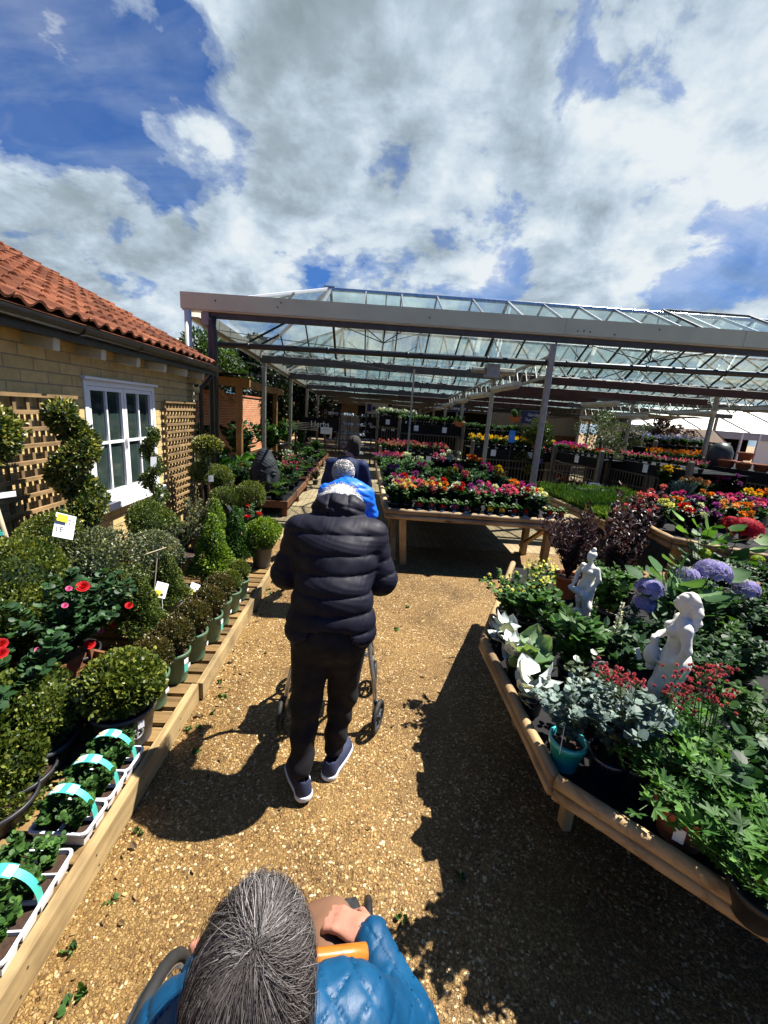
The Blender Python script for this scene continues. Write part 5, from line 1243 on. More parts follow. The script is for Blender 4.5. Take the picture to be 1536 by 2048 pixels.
# front row: small pots with red blooms and printed collars
fr = [(428, 'yellow'), ]
fx = np.linspace(.40, 2.44, 15)
fcol = ['lemon', 'peach', 'red', 'dusky', 'red', 'magenta', 'dusky', 'pink', 'gold', 'gold', 'red', 'red', 'white', 'red', 'orange']
ordn = ['first', 'second', 'third', 'fourth', 'fifth', 'sixth', 'seventh', 'eighth', 'ninth', 'tenth', 'eleventh', 'twelfth', 'thirteenth', 'fourteenth', 'fifteenth']
collar = None
for i, (x_, c_) in enumerate(zip(fx, fcol)):
    y_ = 5.01-.043*(x_-.3); big = i in (0, 1, 7, 12)
    if big: dahlia(x_, y_+.05, TTOP, i % 3, c_, 3, .035, f'leafy {c_} dahlia, {ordn[i]} along the flower table front from the path', sc=1.0); continue
    t = thing('potted_dahlia', f'small {c_} flowered pot with picture collar, {ordn[i]} along the front edge from the path', 'dahlia', (x_, y_, TTOP), 0, 'small pots with picture collars along the table front')
    add_pot(t, .055, .042, .095, 'pot_black'); link('foliage', M_('smallf', lambda: bushy(8, .12, .08, 16, .045, T_ROUND, 231, up=.3)[1].mesh('foliage', 'green_leaf')), t, (0, 0, .085))
    o = tag_on(t, (0, -.050, .115), .062, .066, 'ink' if c_ not in ('gold',) else 'label_yellow', tilt=-.15); g = G(); pompom(g, (0, -.004, .0), .034, 30, up=(0, -1.4, .3)); g.build('picture', 'petal_'+c_, o)
    tag_on(t, (0, -.058, .045), .050, .038, 'label_white', lines=(('I 5', .02, 'ink', -.008, 0),))
# body of the table
rows_ = []
cl = {'lemon': 'pale yellow', 'dusky': 'dusky red', 'gold': 'golden'}
def cw_(c): return cl.get(c, c)
spots_d = [ # px, py, colour, kind, n, r
 (838, 925+0, 'magenta', 0), (805, 955, 'purple', 0), (800, 985, 'magenta', 0), (780, 985, 'lemon', 1), (815, 950, 'red', 1), (835, 945, 'purple', 2), (850, 965, 'peach', 0), (868, 962, 'lemon', 1), (880, 898, 'white', 3), (897, 893, 'white', 3), (878, 915, 'pink', 3),
 (920, 912, 'red', 0), (935, 918, 'orange', 1), (948, 920, 'orange', 1), (900, 935, 'yellow', 0), (915, 930, 'pink', 1), (968, 925, 'magenta', 0), (985, 935, 'magenta', 2), (1010, 935, 'gold', 1), (995, 945, 'orange', 0), (935, 945, 'dusky', 2),
 (962, 962, 'pink', 0), (990, 975, 'magenta', 1), (1010, 970, 'magenta', 0), (1030, 962, 'orange', 1), (1050, 968, 'magenta', 2), (1068, 972, 'purple', 2), (1090, 985, 'lemon', 1), (1082, 990, 'red', 0), (905, 975, 'orange', 1), (935, 975, 'red', 2), (885, 990, 'dusky', 3), (865, 990, 'pink', 2), (960, 1000, 'white', 2), (1000, 1000, 'purple', 3), (1040, 1000, 'white', 2), (770, 930, 'purple', 0), (762, 945, 'magenta', 0), (820, 985, 'peach', 1), (1110, 1000, 'white', 2), (920, 1000, 'red', 3), (840, 995, 'lemon', 2), (1075, 1005, 'pink', 1)]
def gl_top(px, py):
    return at(px, py, z=TTOP+.36)
seen = {}
for i, (px, py, c_, k) in enumerate(spots_d):
    c = gl_top(px, py)
    if c[1] > 9.6 or c[0] < .36: c = at(px, py, y=min(c[1], 9.4)); c[0] = max(c[0], .42)
    x_, y_ = max(.42, min(c[0], 2.42)), max(5.16, min(c[1], 8.4)); sc = 1.0
    tall = py < 925; zz = TTOP
    d = 'front' if y_ < 5.6 else ('middle' if y_ < 6.6 else 'back'); sd_ = 'path side' if x_ < .95 else ('centre' if x_ < 1.8 else 'post side')
    nb_ = seen[(c_, d, sd_)] = seen.get((c_, d, sd_), 0)+1
    ex = ['', 'another ', 'a third ', 'a fourth '][nb_-1]
    dahlia(x_, y_, zz, k, c_, 3 if i % 3 else 4, .045 if i % 2 else .055, f'{ex}{cw_(c_)} dahlia with {["green", "fresh green", "glossy green", "bronze"][k]} leaves at the table {d}, {sd_}', sc=1.25 if tall else 1.0)
# bedding plants filling the rest of the table, low and green
bed = None; nbed = 0
for iy, y_ in enumerate(np.arange(6.3, 9.9, .24)):
    for ix, x_ in enumerate(np.arange(.42, 2.5, .25)):
        if x_ > 1.2 and y_ < 6.5: continue
        if y_ > 8.5 and x_ > 2.2-(y_-8.5)*1.2: continue
        if bed is None:
            bed = thing('bedding_plant', 'small green bedding plant in the packed rows at the far end of the flower table', 'bedding plant', (x_, y_, TTOP), 0, 'bedding plants on the far end of the flower table'); add_pot(bed, .055, .042, .09, 'pot_black'); link('foliage', M_('bedf', lambda: bushy(14, .17, .12, 22, .05, T_LEAF, 301, up=.5)[1].mesh('foliage', 'green_leaf')), bed, (0, 0, .07))
        else: dup(bed, (x_+rng.normal(0, .02), y_+rng.normal(0, .02), TTOP), rng.uniform(0, 6), sc=rng.uniform(.85, 1.15))
        nbed += 1
for i, (px, py, c_) in enumerate([(760, 915, 'purple'), (775, 905, 'magenta'), (790, 915, 'magenta'), (815, 905, 'white'), (842, 922, 'white'), (785, 893, 'pink'), (768, 893, 'red'), (800, 890, 'red'), (820, 893, 'white')]):
    c = at(px, py, z=TTOP+.22); y_ = min(9.7, c[1]); x_ = at(px, py, y=y_)[0]
    t = thing('petunia', f'{c_} trailing petunia {["at the path edge", "just behind the purple one", "two rows in", "beside the thin bed post", "by the bronze leaved dahlias", "far down by the trolleys", "farthest beside the path", "in the red drift", "in the pale drift"][i]} of the flower table', 'petunia', (x_, y_, TTOP), 0, 'petunias towards the far end of the flower table', 1.1)
    add_pot(t, .055, .042, .09, 'pot_black'); link('foliage', M_('bedf', None), t, (0, 0, .07)); 
    link('flower', M_(('pet', c_), lambda: G().scatter(np.stack([rng.normal(0, .07, 17), rng.normal(0, .07, 17), rng.uniform(.13, .22, 17)], 1), sph(17)*.4+[0, -.3, 1], .06, T_FLOWER).mesh('flower', 'petal_'+c_)), t, (0, 0, .07))
c = at(935, 985, z=TTOP+.25); t = plant('grass_plant', 'striped yellow green grass fountain between orange and magenta dahlias', 'ornamental grass', (c[0], c[1], TTOP), (.06, .05, .1, 'pot_black'), [])
n = 170; a = rng.uniform(0, 2*np.pi, n); G().scatter(np.zeros((n, 3)), np.stack([np.cos(a)*.8, np.sin(a)*.8, rng.uniform(.4, 1.3, n)], 1), rng.uniform(.15, .30, n), T_BLADE, v=rng.uniform(.5, 1, n)).build('foliage', 'grass_blade', t).location = (0, 0, .09)

# ================================================================ THE SECOND DAHLIA TABLE (d2) AND THE GRASS BENCH
T2 = .80-.055; seen = {}
d2s = [(1335, 938, 'gold', 1, 1.35), (1350, 938, 'gold', 1, 1.35), (1370, 958, 'peach', 0, 1.2), (1405, 962, 'peach', 1, 1.1), (1430, 955, 'magenta', 0, 1.1), (1412, 985, 'orange', 1, 1), (1385, 997, 'purple', 0, 1), (1362, 990, 'magenta', 2, 1), (1330, 1005, 'lemon', 1, .9), (1345, 998, 'orange', 0, .9),
       (1440, 990, 'magenta', 0, 1), (1455, 995, 'pink', 1, 1), (1475, 995, 'magenta', 2, 1), (1490, 998, 'purple', 0, 1), (1500, 985, 'gold', 1, 1.1), (1455, 1008, 'peach', 1, 1), (1480, 1010, 'orange', 0, 1), (1505, 1008, 'pink', 0, 1), (1525, 1005, 'magenta', 1, 1), (1530, 985, 'orange', 2, 1),
       (1300, 1005, 'dusky', 3, 1), (1320, 985, 'dusky', 3, 1.1), (1370, 1015, 'red', 1, .9), (1395, 1020, 'white', 3, .9), (1425, 1020, 'purple', 3, .9), (1470, 960, 'purple', 3, 1.1), (1500, 1030, 'orange', 2, .9)]
for i, (px, py, c_, k, sc) in enumerate(d2s):
    c = at(px, py, z=T2+.33*sc); d = 'front' if c[1] < 4.4 else ('middle' if c[1] < 5 else 'back'); sd_ = 'at the table corner' if c[0] < 4.0 else ('in the centre' if c[0] < 4.8 else 'towards the picture edge')
    nb_ = seen[(c_, d, sd_)] = seen.get((c_, d, sd_), 0)+1
    dahlia(c[0], c[1], T2, k, c_, 3 if i % 2 else 4, .052, f'{["", "another ", "a third ", "a fourth "][nb_-1]}{cw_(c_)} dahlia in the {d} of the second dahlia table, {sd_}', 'dahlias on the second dahlia table', sc)
c = at(1365, 985, z=T2+.2); t = plant('grass_plant', 'blue grey spiky grass between gold and lemon dahlias on the second dahlia table', 'ornamental grass', (c[0], c[1], T2), (.07, .05, .1, 'pot_black'), [])
n = 150; a = rng.uniform(0, 2*np.pi, n); G().scatter(np.zeros((n, 3)), np.stack([np.cos(a)*.6, np.sin(a)*.6, rng.uniform(.5, 1.4, n)], 1), rng.uniform(.2, .36, n), T_BLADE, v=rng.uniform(.3, 1, n)).build('foliage', 'eucalyptus', t).location = (0, 0, .09)
for i, x_ in enumerate(np.linspace(4.7, 6.2, 7)):
    t = thing('potted_dahlia', f'small gold flowered pot with picture collar, {ordn[i]} along the second dahlia table front', 'dahlia', (x_, 3.27-.15*(x_-4.7)+.0, T2), 0, 'small pots with picture collars on the second table')
    add_pot(t, .055, .042, .095, 'pot_black'); o = tag_on(t, (0, -.052, .11), .062, .07, 'ink'); g = G(); pompom(g, (0, -.004, 0), .03, 24, up=(0, -1.4, .3)); g.build('picture', 'petal_gold', o); link('foliage', M_('smallf', None), t, (0, 0, .085))
# grasses on the low bench: one plug tray plant per pot
gp = None
for iy, y_ in enumerate(np.arange(5.6, 8.4, .2)):
    for ix, x_ in enumerate(np.arange(3.62, 5.5, .22)):
        if gp is None:
            gp = thing('alpine_plug', 'small tufted alpine plug with white name tag, packed on the low bench behind the post', 'alpine plant', (x_, y_, .525), 0, 'alpine plugs packed on the low bench'); add_pot(gp, .05, .04, .08, 'pot_black')
            n = 150; a = rng.uniform(0, 2*np.pi, n); q = rng.uniform(0, .09, n); link('foliage', G().scatter(np.stack([np.cos(a)*q, np.sin(a)*q, np.full(n, .06)], 1), np.stack([np.cos(a)*.6, np.sin(a)*.6, np.full(n, 1.)], 1)+rng.normal(0, .3, (n, 3)), rng.uniform(.07, .17, n), (T_BLADE[0]*[2.6, 1, 1], T_BLADE[1]), v=rng.uniform(.3, 1, n)).mesh('foliage', 'grass_blade'), gp)
            tag_on(gp, (-.03, -.055, .09), .018, .07, 'label_white')
        else: 
            t = dup(gp, (x_+rng.normal(0, .015), y_+rng.normal(0, .015), .525), rng.uniform(-.4, .4), sc=rng.uniform(.85, 1.15))
            
for i, (px, py) in enumerate(((1160, 1000-12), (1185, 990), (1210, 992), (1190, 978))):
    c = at(px, py-8, z=.66); t = thing('lavender', ['lilac flowered alpine nearest the galvanised post', 'lilac flowered alpine in the middle of the low bench', 'lilac flowered alpine nearest the lattice fence', 'lilac flowered alpine behind the other three'][i], 'alpine plant', (c[0], c[1], .525), 0, 'lilac flowered alpines on the low bench'); add_pot(t, .05, .04, .08, 'pot_black')
    link('flower', M_('lav', lambda: G().scatter(rng.normal(0, .07, (120, 3))*[1, 1, .2]+[0, 0, .15], sph(120)+[0, 0, 1], .03, T_FLOWER).mesh('flower', 'petal_lilac')), t); link('foliage', M_('bedf', None), t)

# ================================================================ NEAR BENCH (height NZ)
N0 = NZ-.055
def on(px, py, z): c = at(px, py, z=z); return c
def bplant(name, label, cat, px, py, z, pot, h, sp, ns, n, ls, tmpl, mat, seed, up=.3, droop=0, start=.2, loc=None, stem='stem_green', sr=.003, v0=.45):
    """plant whose leafy middle stands at a pixel of the photograph; its foot is on the bench"""
    c = loc if loc is not None else at(px, py, z=z); t = plant(name, label, cat, (c[0], c[1], N0), pot, []); z0 = pot[2]*.8 if pot else 0
    gs, gl_, tips = bushy(ns, h, sp, n, ls, tmpl, seed, up=up, droop=droop, start=start, stem_r=sr, v0=v0); o = gs.build('stem', stem, t); o.location = (0, 0, z0); o = gl_.build('foliage', mat, t); o.location = (0, 0, z0)
    return t, tips, z0
# statues
def woman_statue(P, kind):
    """classical standing figure, one continuous body; kind 0 bathes with a cloth, kind 1 carries a jug"""
    k = .022
    if kind == 1:                                   # facing -x, long hair down the back, weight on one leg, jug at the hip
        d = seg(P, (0, 0, 0), (0, 0, .012), .085, .083); base = d
        L1 = chain(P, [(.00, .035, .02), (.005, .035, .14), (.01, .032, .26)], [.026, .034, .050], .02)
        L2 = chain(P, [(-.035, -.03, .02), (-.045, -.03, .14), (.0, -.03, .27)], [.024, .033, .050], .02)
        drape = smin(chain(P, [(0, 0, .03), (-.01, 0, .12), (.0, .0, .24)], [.050, .052, .058], .03), smin(L1, L2, .03), .03)
        fold = .004*np.sin(P[:, 1]*150+P[:, 2]*40+6*np.sin(P[:, 2]*12)); drape = drape+fold*(P[:, 2] < .25)
        hip = ell(P, (.005, 0, .30), (.062, .078, .062)); waist = ell(P, (-.002, 0, .375), (.042, .055, .06)); chest = ell(P, (.0, 0, .445), (.048, .070, .062))
        br = np.minimum(ell(P, (-.038, .030, .445), (.028, .027, .026)), ell(P, (-.038, -.030, .445), (.028, .027, .026)))
        neck = seg(P, (.002, 0, .49), (-.006, 0, .545), .024, .020); head = ell(P, (-.012, 0, .585), (.036, .030, .044)); jaw = ell(P, (-.026, 0, .566), (.024, .021, .024))
        nose = seg(P, (-.047, 0, .590), (-.053, 0, .577), .005, .007); brow = ell(P, (-.040, 0, .597), (.010, .022, .005)); lips = ell(P, (-.047, 0, .563), (.006, .010, .005))
        eyes = np.minimum(ell(P, (-.043, .012, .589), (.006, .007, .004)), ell(P, (-.043, -.012, .589), (.006, .007, .004)))
        body = smin(smin(smin(hip, waist, .03), chest, .03), neck, .02); body = smin(body, br, .012); body = smin(body, smin(head, jaw, .012), .012); body = smin(body, drape, .03)
        for e in (nose, brow, lips, eyes): body = smin(body, e, .005)
        hair = smin(ell(P, (.002, 0, .598), (.038, .034, .039)), chain(P, [(.022, .0, .59), (.034, -.004, .55), (.040, -.010, .50), (.040, -.014, .46)], [.024, .025, .021, .010], .02), .015)
        hair = hair+.003*np.sin(P[:, 2]*150+P[:, 0]*120+3*np.sin(P[:, 1]*90)); hair = np.maximum(hair, -(P[:, 0]+.030)); body = smin(body, hair, .006)
        shl = smin(seg(P, (0, .066, .478), (0, .03, .49), .024, .026), seg(P, (0, -.066, .478), (0, -.03, .49), .024, .026), .02)
        armR = chain(P, [(0, -.070, .475), (.015, -.092, .39), (-.005, -.080, .315), (-.045, -.045, .285)], [.023, .019, .016, .012], .012)
        armL = chain(P, [(0, .070, .475), (-.01, .098, .40), (-.060, .082, .37), (-.085, .050, .365)], [.023, .019, .015, .012], .012)
        fing = np.minimum.reduce([chain(P, [(-.045, -.045, .285), (-.062, -.034+.006*i, .276-.004*i), (-.076, -.026+.008*i, .282-.006*i)], [.006, .005, .004], .004) for i in range(4)]+[chain(P, [(-.085, .05, .365), (-.098, .042-.006*i, .372-.003*i), (-.104, .030-.006*i, .362-.004*i)], [.006, .005, .004], .004) for i in range(4)])
        body = smin(body, smin(shl, smin(armR, armL, .01), .02), .016); body = smin(body, fing, .004)
        jug = ell(P, (-.088, .015, .285), (.036, .036, .055)); jn = seg(P, (-.088, .015, .33), (-.088, .015, .365), .014, .018); jf = seg(P, (-.085, .015, .225), (-.085, .015, .24), .022, .016); jug = smin(smin(jug, jn, .012), jf, .01)
        return smin(smin(body, jug, .004), base, .01)
    # kind 0: bun on top, back slightly to the view, cloth held behind and across the hips
    base = seg(P, (0, 0, 0), (0, 0, .012), .08, .08)
    L1 = chain(P, [(.03, .0, .02), (.035, .01, .15), (.03, 0, .28)], [.024, .032, .048], .02); L2 = chain(P, [(-.03, .01, .02), (-.025, -.03, .16), (-.03, 0, .28)], [.024, .032, .048], .02)
    hip = ell(P, (0, 0, .31), (.078, .058, .06)); waist = ell(P, (0, 0, .385), (.054, .042, .06)); chest = ell(P, (0, 0, .455), (.070, .048, .062)); br = np.minimum(ell(P, (.03, -.038, .45), (.026,)*3), ell(P, (-.03, -.038, .45), (.026,)*3))
    neck = seg(P, (0, 0, .50), (-.004, -.006, .55), .022, .020); head = ell(P, (-.006, -.008, .592), (.031, .036, .043)); jaw = ell(P, (-.006, -.022, .572), (.021, .022, .022))
    nose = seg(P, (-.008, -.043, .592), (-.008, -.049, .580), .005, .007); brow = ell(P, (-.007, -.036, .600), (.022, .010, .005)); lips = ell(P, (-.008, -.042, .566), (.009, .005, .004))
    hair = smin(ell(P, (-.004, .004, .606), (.037, .041, .038)), ell(P, (0, .012, .655), (.019, .019, .016)), .008)+.002*np.sin(P[:, 2]*260)*np.cos(P[:, 0]*60); hair = np.maximum(hair, -(P[:, 1]+.032)); band = np.abs(ell(P, (-.004, .004, .606), (.040, .044, .041)))+.0
    body = smin(smin(smin(hip, waist, .03), chest, .03), neck, .02); body = smin(body, br, .012); body = smin(body, smin(head, jaw, .012), .012); body = smin(body, smin(L1, L2, .02), .03)
    for e in (nose, brow, lips): body = smin(body, e, .005)
    body = smin(body, hair, .005)
    aR = chain(P, [(.068, 0, .485), (.098, .0, .40), (.080, -.030, .32), (.045, -.055, .27)], [.024, .020, .015, .011], .012); aL = chain(P, [(-.068, 0, .485), (-.095, -.02, .40), (-.085, -.06, .33), (-.10, -.08, .275)], [.024, .020, .015, .011], .012)
    fing = np.minimum.reduce([chain(P, [(.045, -.055, .27), (.034-.004*i, -.062, .258+.005*i), (.022-.003*i, -.062, .25+.006*i)], [.006, .005, .004], .004) for i in range(4)]+[chain(P, [(-.10, -.08, .275), (-.106+.006*i, -.088, .262), (-.108+.007*i, -.090, .248)], [.006, .005, .004], .004) for i in range(4)])
    cloth = chain(P, [(-.105, -.085, .265), (-.05, -.06, .25), (.03, -.055, .23), (.06, -.03, .12), (.05, -.02, .02)], [.020, .028, .036, .034, .030], .03)+.004*np.sin(P[:, 0]*110+P[:, 2]*60)
    body = smin(body, smin(aR, aL, .01), .016); body = smin(body, fing, .004); return smin(smin(body, cloth, .01), base, .01)
def statue(px, py_top, py_bot, loc, kind, label, rz, h):
    t = thing('garden_statue', label, 'statue', (loc[0], loc[1], loc[2]), rz)
    Vt, Fq = surf(lambda P: woman_statue(P, kind), (-.135, -.125, -.01), (.12, .125, .69), .0042); g = G(); g.add(Vt, Fq)
    me = g.mesh('body', 'statue_stone', True); s_ = h/(.63 if kind else .67); o = link('body', me, t); o.scale = (s_,)*3
    return t
c1 = at(1325, 1410, z=.66); top1 = at(1345, 1195, y=c1[1]); h1 = top1[2]-.60
c0 = at(1165, 1215, z=.72); top0 = at(1163, 1095, y=c0[1]); h0 = top0[2]-.66
print('statues', c1, h1, c0, h0)
plinth = None
for nm, c, zt in (('nearer', c1, .62), ('farther', c0, .66)):
    t = thing('plinth', f'dark block under the {nm} white statue', 'plinth', (c[0], c[1], N0)); g = G(); g.box((-.09, -.09, 0), (.09, .09, zt-N0-.002)); g.build('block', 'pot_black', t)
statue(0, 0, 0, (c1[0], c1[1], .62), 1, 'nearer white statue, a long haired woman holding a jug at her hip', R(-28), h1)
statue(0, 0, 0, (c0[0], c0[1], .66), 0, 'farther white statue, a woman with a bun and a cloth, half sunk among the plants', R(-60), h0)
st1 = [o for o in COL.objects if o.name.startswith('garden_statue')][0]
tag_on(st1, (-.13, .02, .245), .018, .06, 'label_white', rz=R(20), roll=-.3)

# teal pot of eucalyptus at the corner, navy pot beside
t, tips, z0 = bplant('potted_eucalyptus', 'silvery round leaved eucalyptus in a glazed turquoise pot at the bench corner', 'eucalyptus', 1130, 1500, N0+.06, (.066, .048, .125, 'pot_teal'), .36, .17, 22, 40, .028, T_ROUND, 'eucalyptus', 60, up=.2, loc=at(1132, 1500, z=N0+.07))
tag_on(t, (-.055, -.05, .17), .045, .11, 'label_white', rz=R(60), roll=.5, lines=(('III', .02, 'ink_grey', 0, 0),))
t, tips, z0 = bplant('potted_eucalyptus', 'green and silver leaved shrub in a dark navy glazed pot beside the turquoise pot', 'shrub', 1200, 1500, N0+.05, (.075, .055, .12, 'pot_navy'), .34, .17, 22, 34, .036, T_ROUND, 'eucalyptus', 61, loc=at(1215, 1530, z=N0+.06))
o = [c for c in t.children if c.name.startswith('foliage')][0]
t, tips, z0 = bplant('variegated_shrub', 'small yellow edged shrub leaning over the navy pot', 'shrub', 0, 0, 0, (.05, .04, .09, 'pot_black'), .22, .12, 14, 22, .036, T_LEAF, 'holly_varieg', 62, loc=at(1235, 1500, z=N0+.12))
# geranium with palmate leaves and the astrantia above it
gp_ = at(1365, 1640, z=N0+.06)
t, tips, z0 = bplant('hardy_geranium', 'bright green hardy geranium with deeply cut leaves spilling over the bench edge', 'geranium', 0, 0, 0, (.085, .065, .13, 'pot_terracotta'), .28, .27, 30, 7, .068, T_PALM, 'lush_leaf', 63, up=.55, droop=.35, loc=gp_, start=.45, v0=.55)
gs, gl_, tips = bushy(26, .20, .24, 7, .06, T_PALM, 64, up=.6, droop=.6, start=.5, v0=.6); gs.build('stem', 'stem_green', t).location = (.05, -.02, .10); gl_.build('foliage', 'lush_leaf', t).location = (.05, -.02, .10)
tag_on(t, (-.07, -.07, .08), .03, .05, 'label_white', rz=R(-40))
for i, (px, py, lb) in enumerate(((1500, 1650, 'second cut leaved geranium in shade behind the bright one'), (1450, 1590, 'dark cut leaved geranium beside the pink astrantia'), (1520, 1790, 'small geranium low in the shade at the picture edge'), (1405, 1500, 'geranium seedlings crowding the foot of the jug statue'))):
    bplant('hardy_geranium', lb, 'geranium', 0, 0, 0, (.07, .05, .10, 'pot_black'), .22, .20, 22, 7, .058, T_PALM, 'lush_leaf' if i != 1 else 'green_leaf', 70+i, up=.5, droop=.2, loc=at(px, py, z=N0+.08), start=.4)
def headed(name, label, loc, cols, heads, h, mat='lush_leaf', seed=80, hs=.05, petal='petal_dusky', pot=(.07, .055, .11, 'pot_black')):
    t = plant(name, label, 'flowering plant', (loc[0], loc[1], N0), pot, []); r = np.random.default_rng(seed); gs = G(); gf = G()
    for px, py in heads:
        c = at(px, py, y=loc[1]+r.normal(0, .05))-np.array([loc[0], loc[1], N0]); gs.tube([(0, 0, .08), c*V3(.5, .5, .55)+r.normal(0, .01, 3), c], [.003, .002, .0015], 5)
        m = 10; P = c+r.normal(0, 1, (m, 3))*[hs*.55, hs*.55, hs*.22]
        for q in P: gf.scatter(np.tile(q, (7, 1)), unit(r.normal(size=(7, 3))+[0, -.2, 1.2]), hs*.32, T_FLOWER, v=r.uniform(.2, 1, 7)); gs.tube([c-[0, 0, .03], q], .001, 4)
    gs.build('stem', 'stem_green', t); gf.build('flower', petal, t)
    gs, gl_, _ = bushy(12, h, .12, 16, .045, T_PALM, seed+1, up=.5); gl_.build('foliage', mat, t).location = (0, 0, .08); return t
headed('astrantia', 'crimson pink astrantia in flower before the jug statue', (at(1300, 1500, z=.75)[0], at(1300, 1500, z=.75)[1]+.06), 0, [(1215, 1340), (1235, 1335), (1258, 1350), (1240, 1362), (1275, 1360), (1222, 1355), (1355, 1375), (1340, 1380), (1370, 1385), (1365, 1410), (1360, 1345)], .18, seed=81, hs=.048)
headed('astrantia', 'deeper pink astrantia in flower by the jug statue, towards the picture edge', (at(1450, 1500, z=.75)[0], at(1450, 1500, z=.75)[1]+.08), 0, [(1410, 1340), (1425, 1345), (1440, 1335), (1450, 1345), (1400, 1350), (1420, 1390), (1435, 1395), (1460, 1390), (1400, 1360)], .18, seed=83, hs=.045)
# silver felt leaved plants along the left rail
def felt(label, px, py, z, n, seed, sz=.088, mat='silver_leaf'):
    c = at(px, py, z=z); t = plant('felt_leaved_plant', label, 'foliage plant', (c[0], c[1], N0), (.055, .045, .10, 'pot_black'), []); r = np.random.default_rng(seed); g = G()
    for k in range(n):
        a = r.uniform(0, 2*np.pi); el = r.uniform(-.2, 1.0); g.scatter([(math.cos(a)*.02, math.sin(a)*.02, r.uniform(.08, .20))], [(math.cos(a), math.sin(a), el)], sz*r.uniform(.7, 1.15), (lf(.46, .35, .30)[0], lf(.42)[1]), v=r.uniform(.2, 1), up=np.array([[0, 0, -1.]])+r.normal(0, .3, (1, 3)))
    g.build('foliage', mat, t, True); return t
felt('white felted leaves at the far end of the left bench rail', 1015, 1265, N0+.12, 18, 90)
felt('white felted plant half way along the left bench rail', 1035, 1320, N0+.10, 16, 91)
felt('white felted plant nearest the bench corner, above the turquoise pot', 1065, 1385, N0+.10, 16, 92, .10)
felt('soft green sage like plant standing over the white felted leaves', 1065, 1290, N0+.20, 22, 93, .13, 'sage_leaf')
t = thing('plant_pot', 'black printed square pot at the far tip of the left bench rail', 'pot', at(985, 1262, z=N0+.02)*[1, 1, 0]+V3(.03, 0, N0)); g = G(); g.prism([(-.045, -.045), (.045, -.045), (.045, .045), (-.045, .045)], 0, .10); g.build('pot', 'pot_black', t)
for k in range(4): tag_on(t, (-.046, -.03+.02*k, .06), .012, .012, 'label_white', rz=R(90))
# lilies of the middle of the bench
for i, (px, py, nm, lb, h, sp, n, ls, tm, mt) in enumerate([
    (1150, 1290, 'leafy_perennial', 'fresh green lance leaved perennial before the bun haired statue', .30, .13, 24, .075, T_LEAF, 'lush_leaf'),
    (1110, 1235, 'leafy_perennial', 'green perennial beside the yellow columbine', .26, .14, 22, .06, T_LEAF, 'green_leaf'),
    (1225, 1190, 'leafy_perennial', 'light green round leaved perennial behind the bun haired statue', .34, .15, 26, .05, T_ROUND, 'lush_leaf'),
    (1240, 1300, 'leafy_perennial', 'dark leafy perennial between the two statues', .24, .16, 22, .06, T_LEAF, 'rose_leaf'),
    (1300, 1260, 'leafy_perennial', 'dark leaf mound under the blue hydrangea heads', .26, .18, 24, .06, T_LEAF, 'rose_leaf'),
    (1190, 1380, 'leafy_perennial', 'pale stemmed perennial behind the turquoise pot', .30, .13, 18, .035, T_ROUND, 'olive_leaf'),
    (1420, 1270, 'leafy_perennial', 'dark green mound behind the jug statue', .26, .2, 26, .06, T_LEAF, 'green_leaf'),
    (1490, 1330, 'leafy_perennial', 'dark small leaved mound at the picture edge behind the astrantias', .30, .2, 30, .035, T_ROUND, 'rose_leaf'),
    (1500, 1430, 'leafy_perennial', 'small leaved bush in shade beside the astrantias at the picture edge', .30, .2, 30, .035, T_ROUND, 'green_leaf'),
    (1500, 1230, 'leafy_perennial', 'small leaved bush below the hydrangea at the picture edge', .30, .2, 30, .04, T_ROUND, 'rose_leaf'),
    (1395, 1320, 'leafy_perennial', 'dark foliage mound between the jug statue and the deeper pink astrantia', .26, .18, 24, .05, T_LEAF, 'rose_leaf'),
    (1460, 1240, 'leafy_perennial', 'tall dark mound filling the bench behind the jug statue head', .34, .2, 24, .06, T_LEAF, 'rose_leaf'),
    (1330, 1200, 'leafy_perennial', 'dark leaves directly behind the jug statue shoulder', .30, .18, 24, .06, T_LEAF, 'green_leaf'),
    (1530, 1560, 'leafy_perennial', 'shaded leafy mound at the picture edge behind the geraniums', .26, .2, 24, .05, T_ROUND, 'rose_leaf'),
    (1060, 1205, 'leafy_perennial', 'ferny green perennial under the yellow columbine flowers', .28, .16, 26, .045, T_ROUND, 'lush_leaf')]):
    c = at(px, py, z=N0+.22); bplant(nm, lb, 'perennial', 0, 0, 0, (.065, .05, .11, 'pot_black'), h, sp, 20, n, ls, tm, mt, 110+i, loc=c)
# white/pink flower spikes
for i, (px, py, lb, col) in enumerate(((1165, 1260, 'slender green flower spike crossing the bun haired statue', 'lush_leaf'), (1215, 1270, 'pale pink flower spike between the statues', 'petal_white'))):
    c = at(px, py+60, z=N0+.1); t = plant('flower_spike', lb, 'perennial', (c[0], c[1], N0), (.05, .04, .09, 'pot_black'), [('stem', G().tube([(0, 0, .05), (.01, 0, .46)], .003, 5).mesh('stem', 'stem_green'), 0)])
    n = 160; tt = rng.uniform(0, 1, n); a = rng.uniform(0, 6.28, n); d = np.stack([np.cos(a), np.sin(a), np.full(n, .5)], 1); G().scatter(np.stack([.01*tt, 0*tt, .16+.30*tt], 1), d, .035*(1.1-tt*.8), T_LEAF if i == 0 else T_PETAL).build('foliage', col, t)
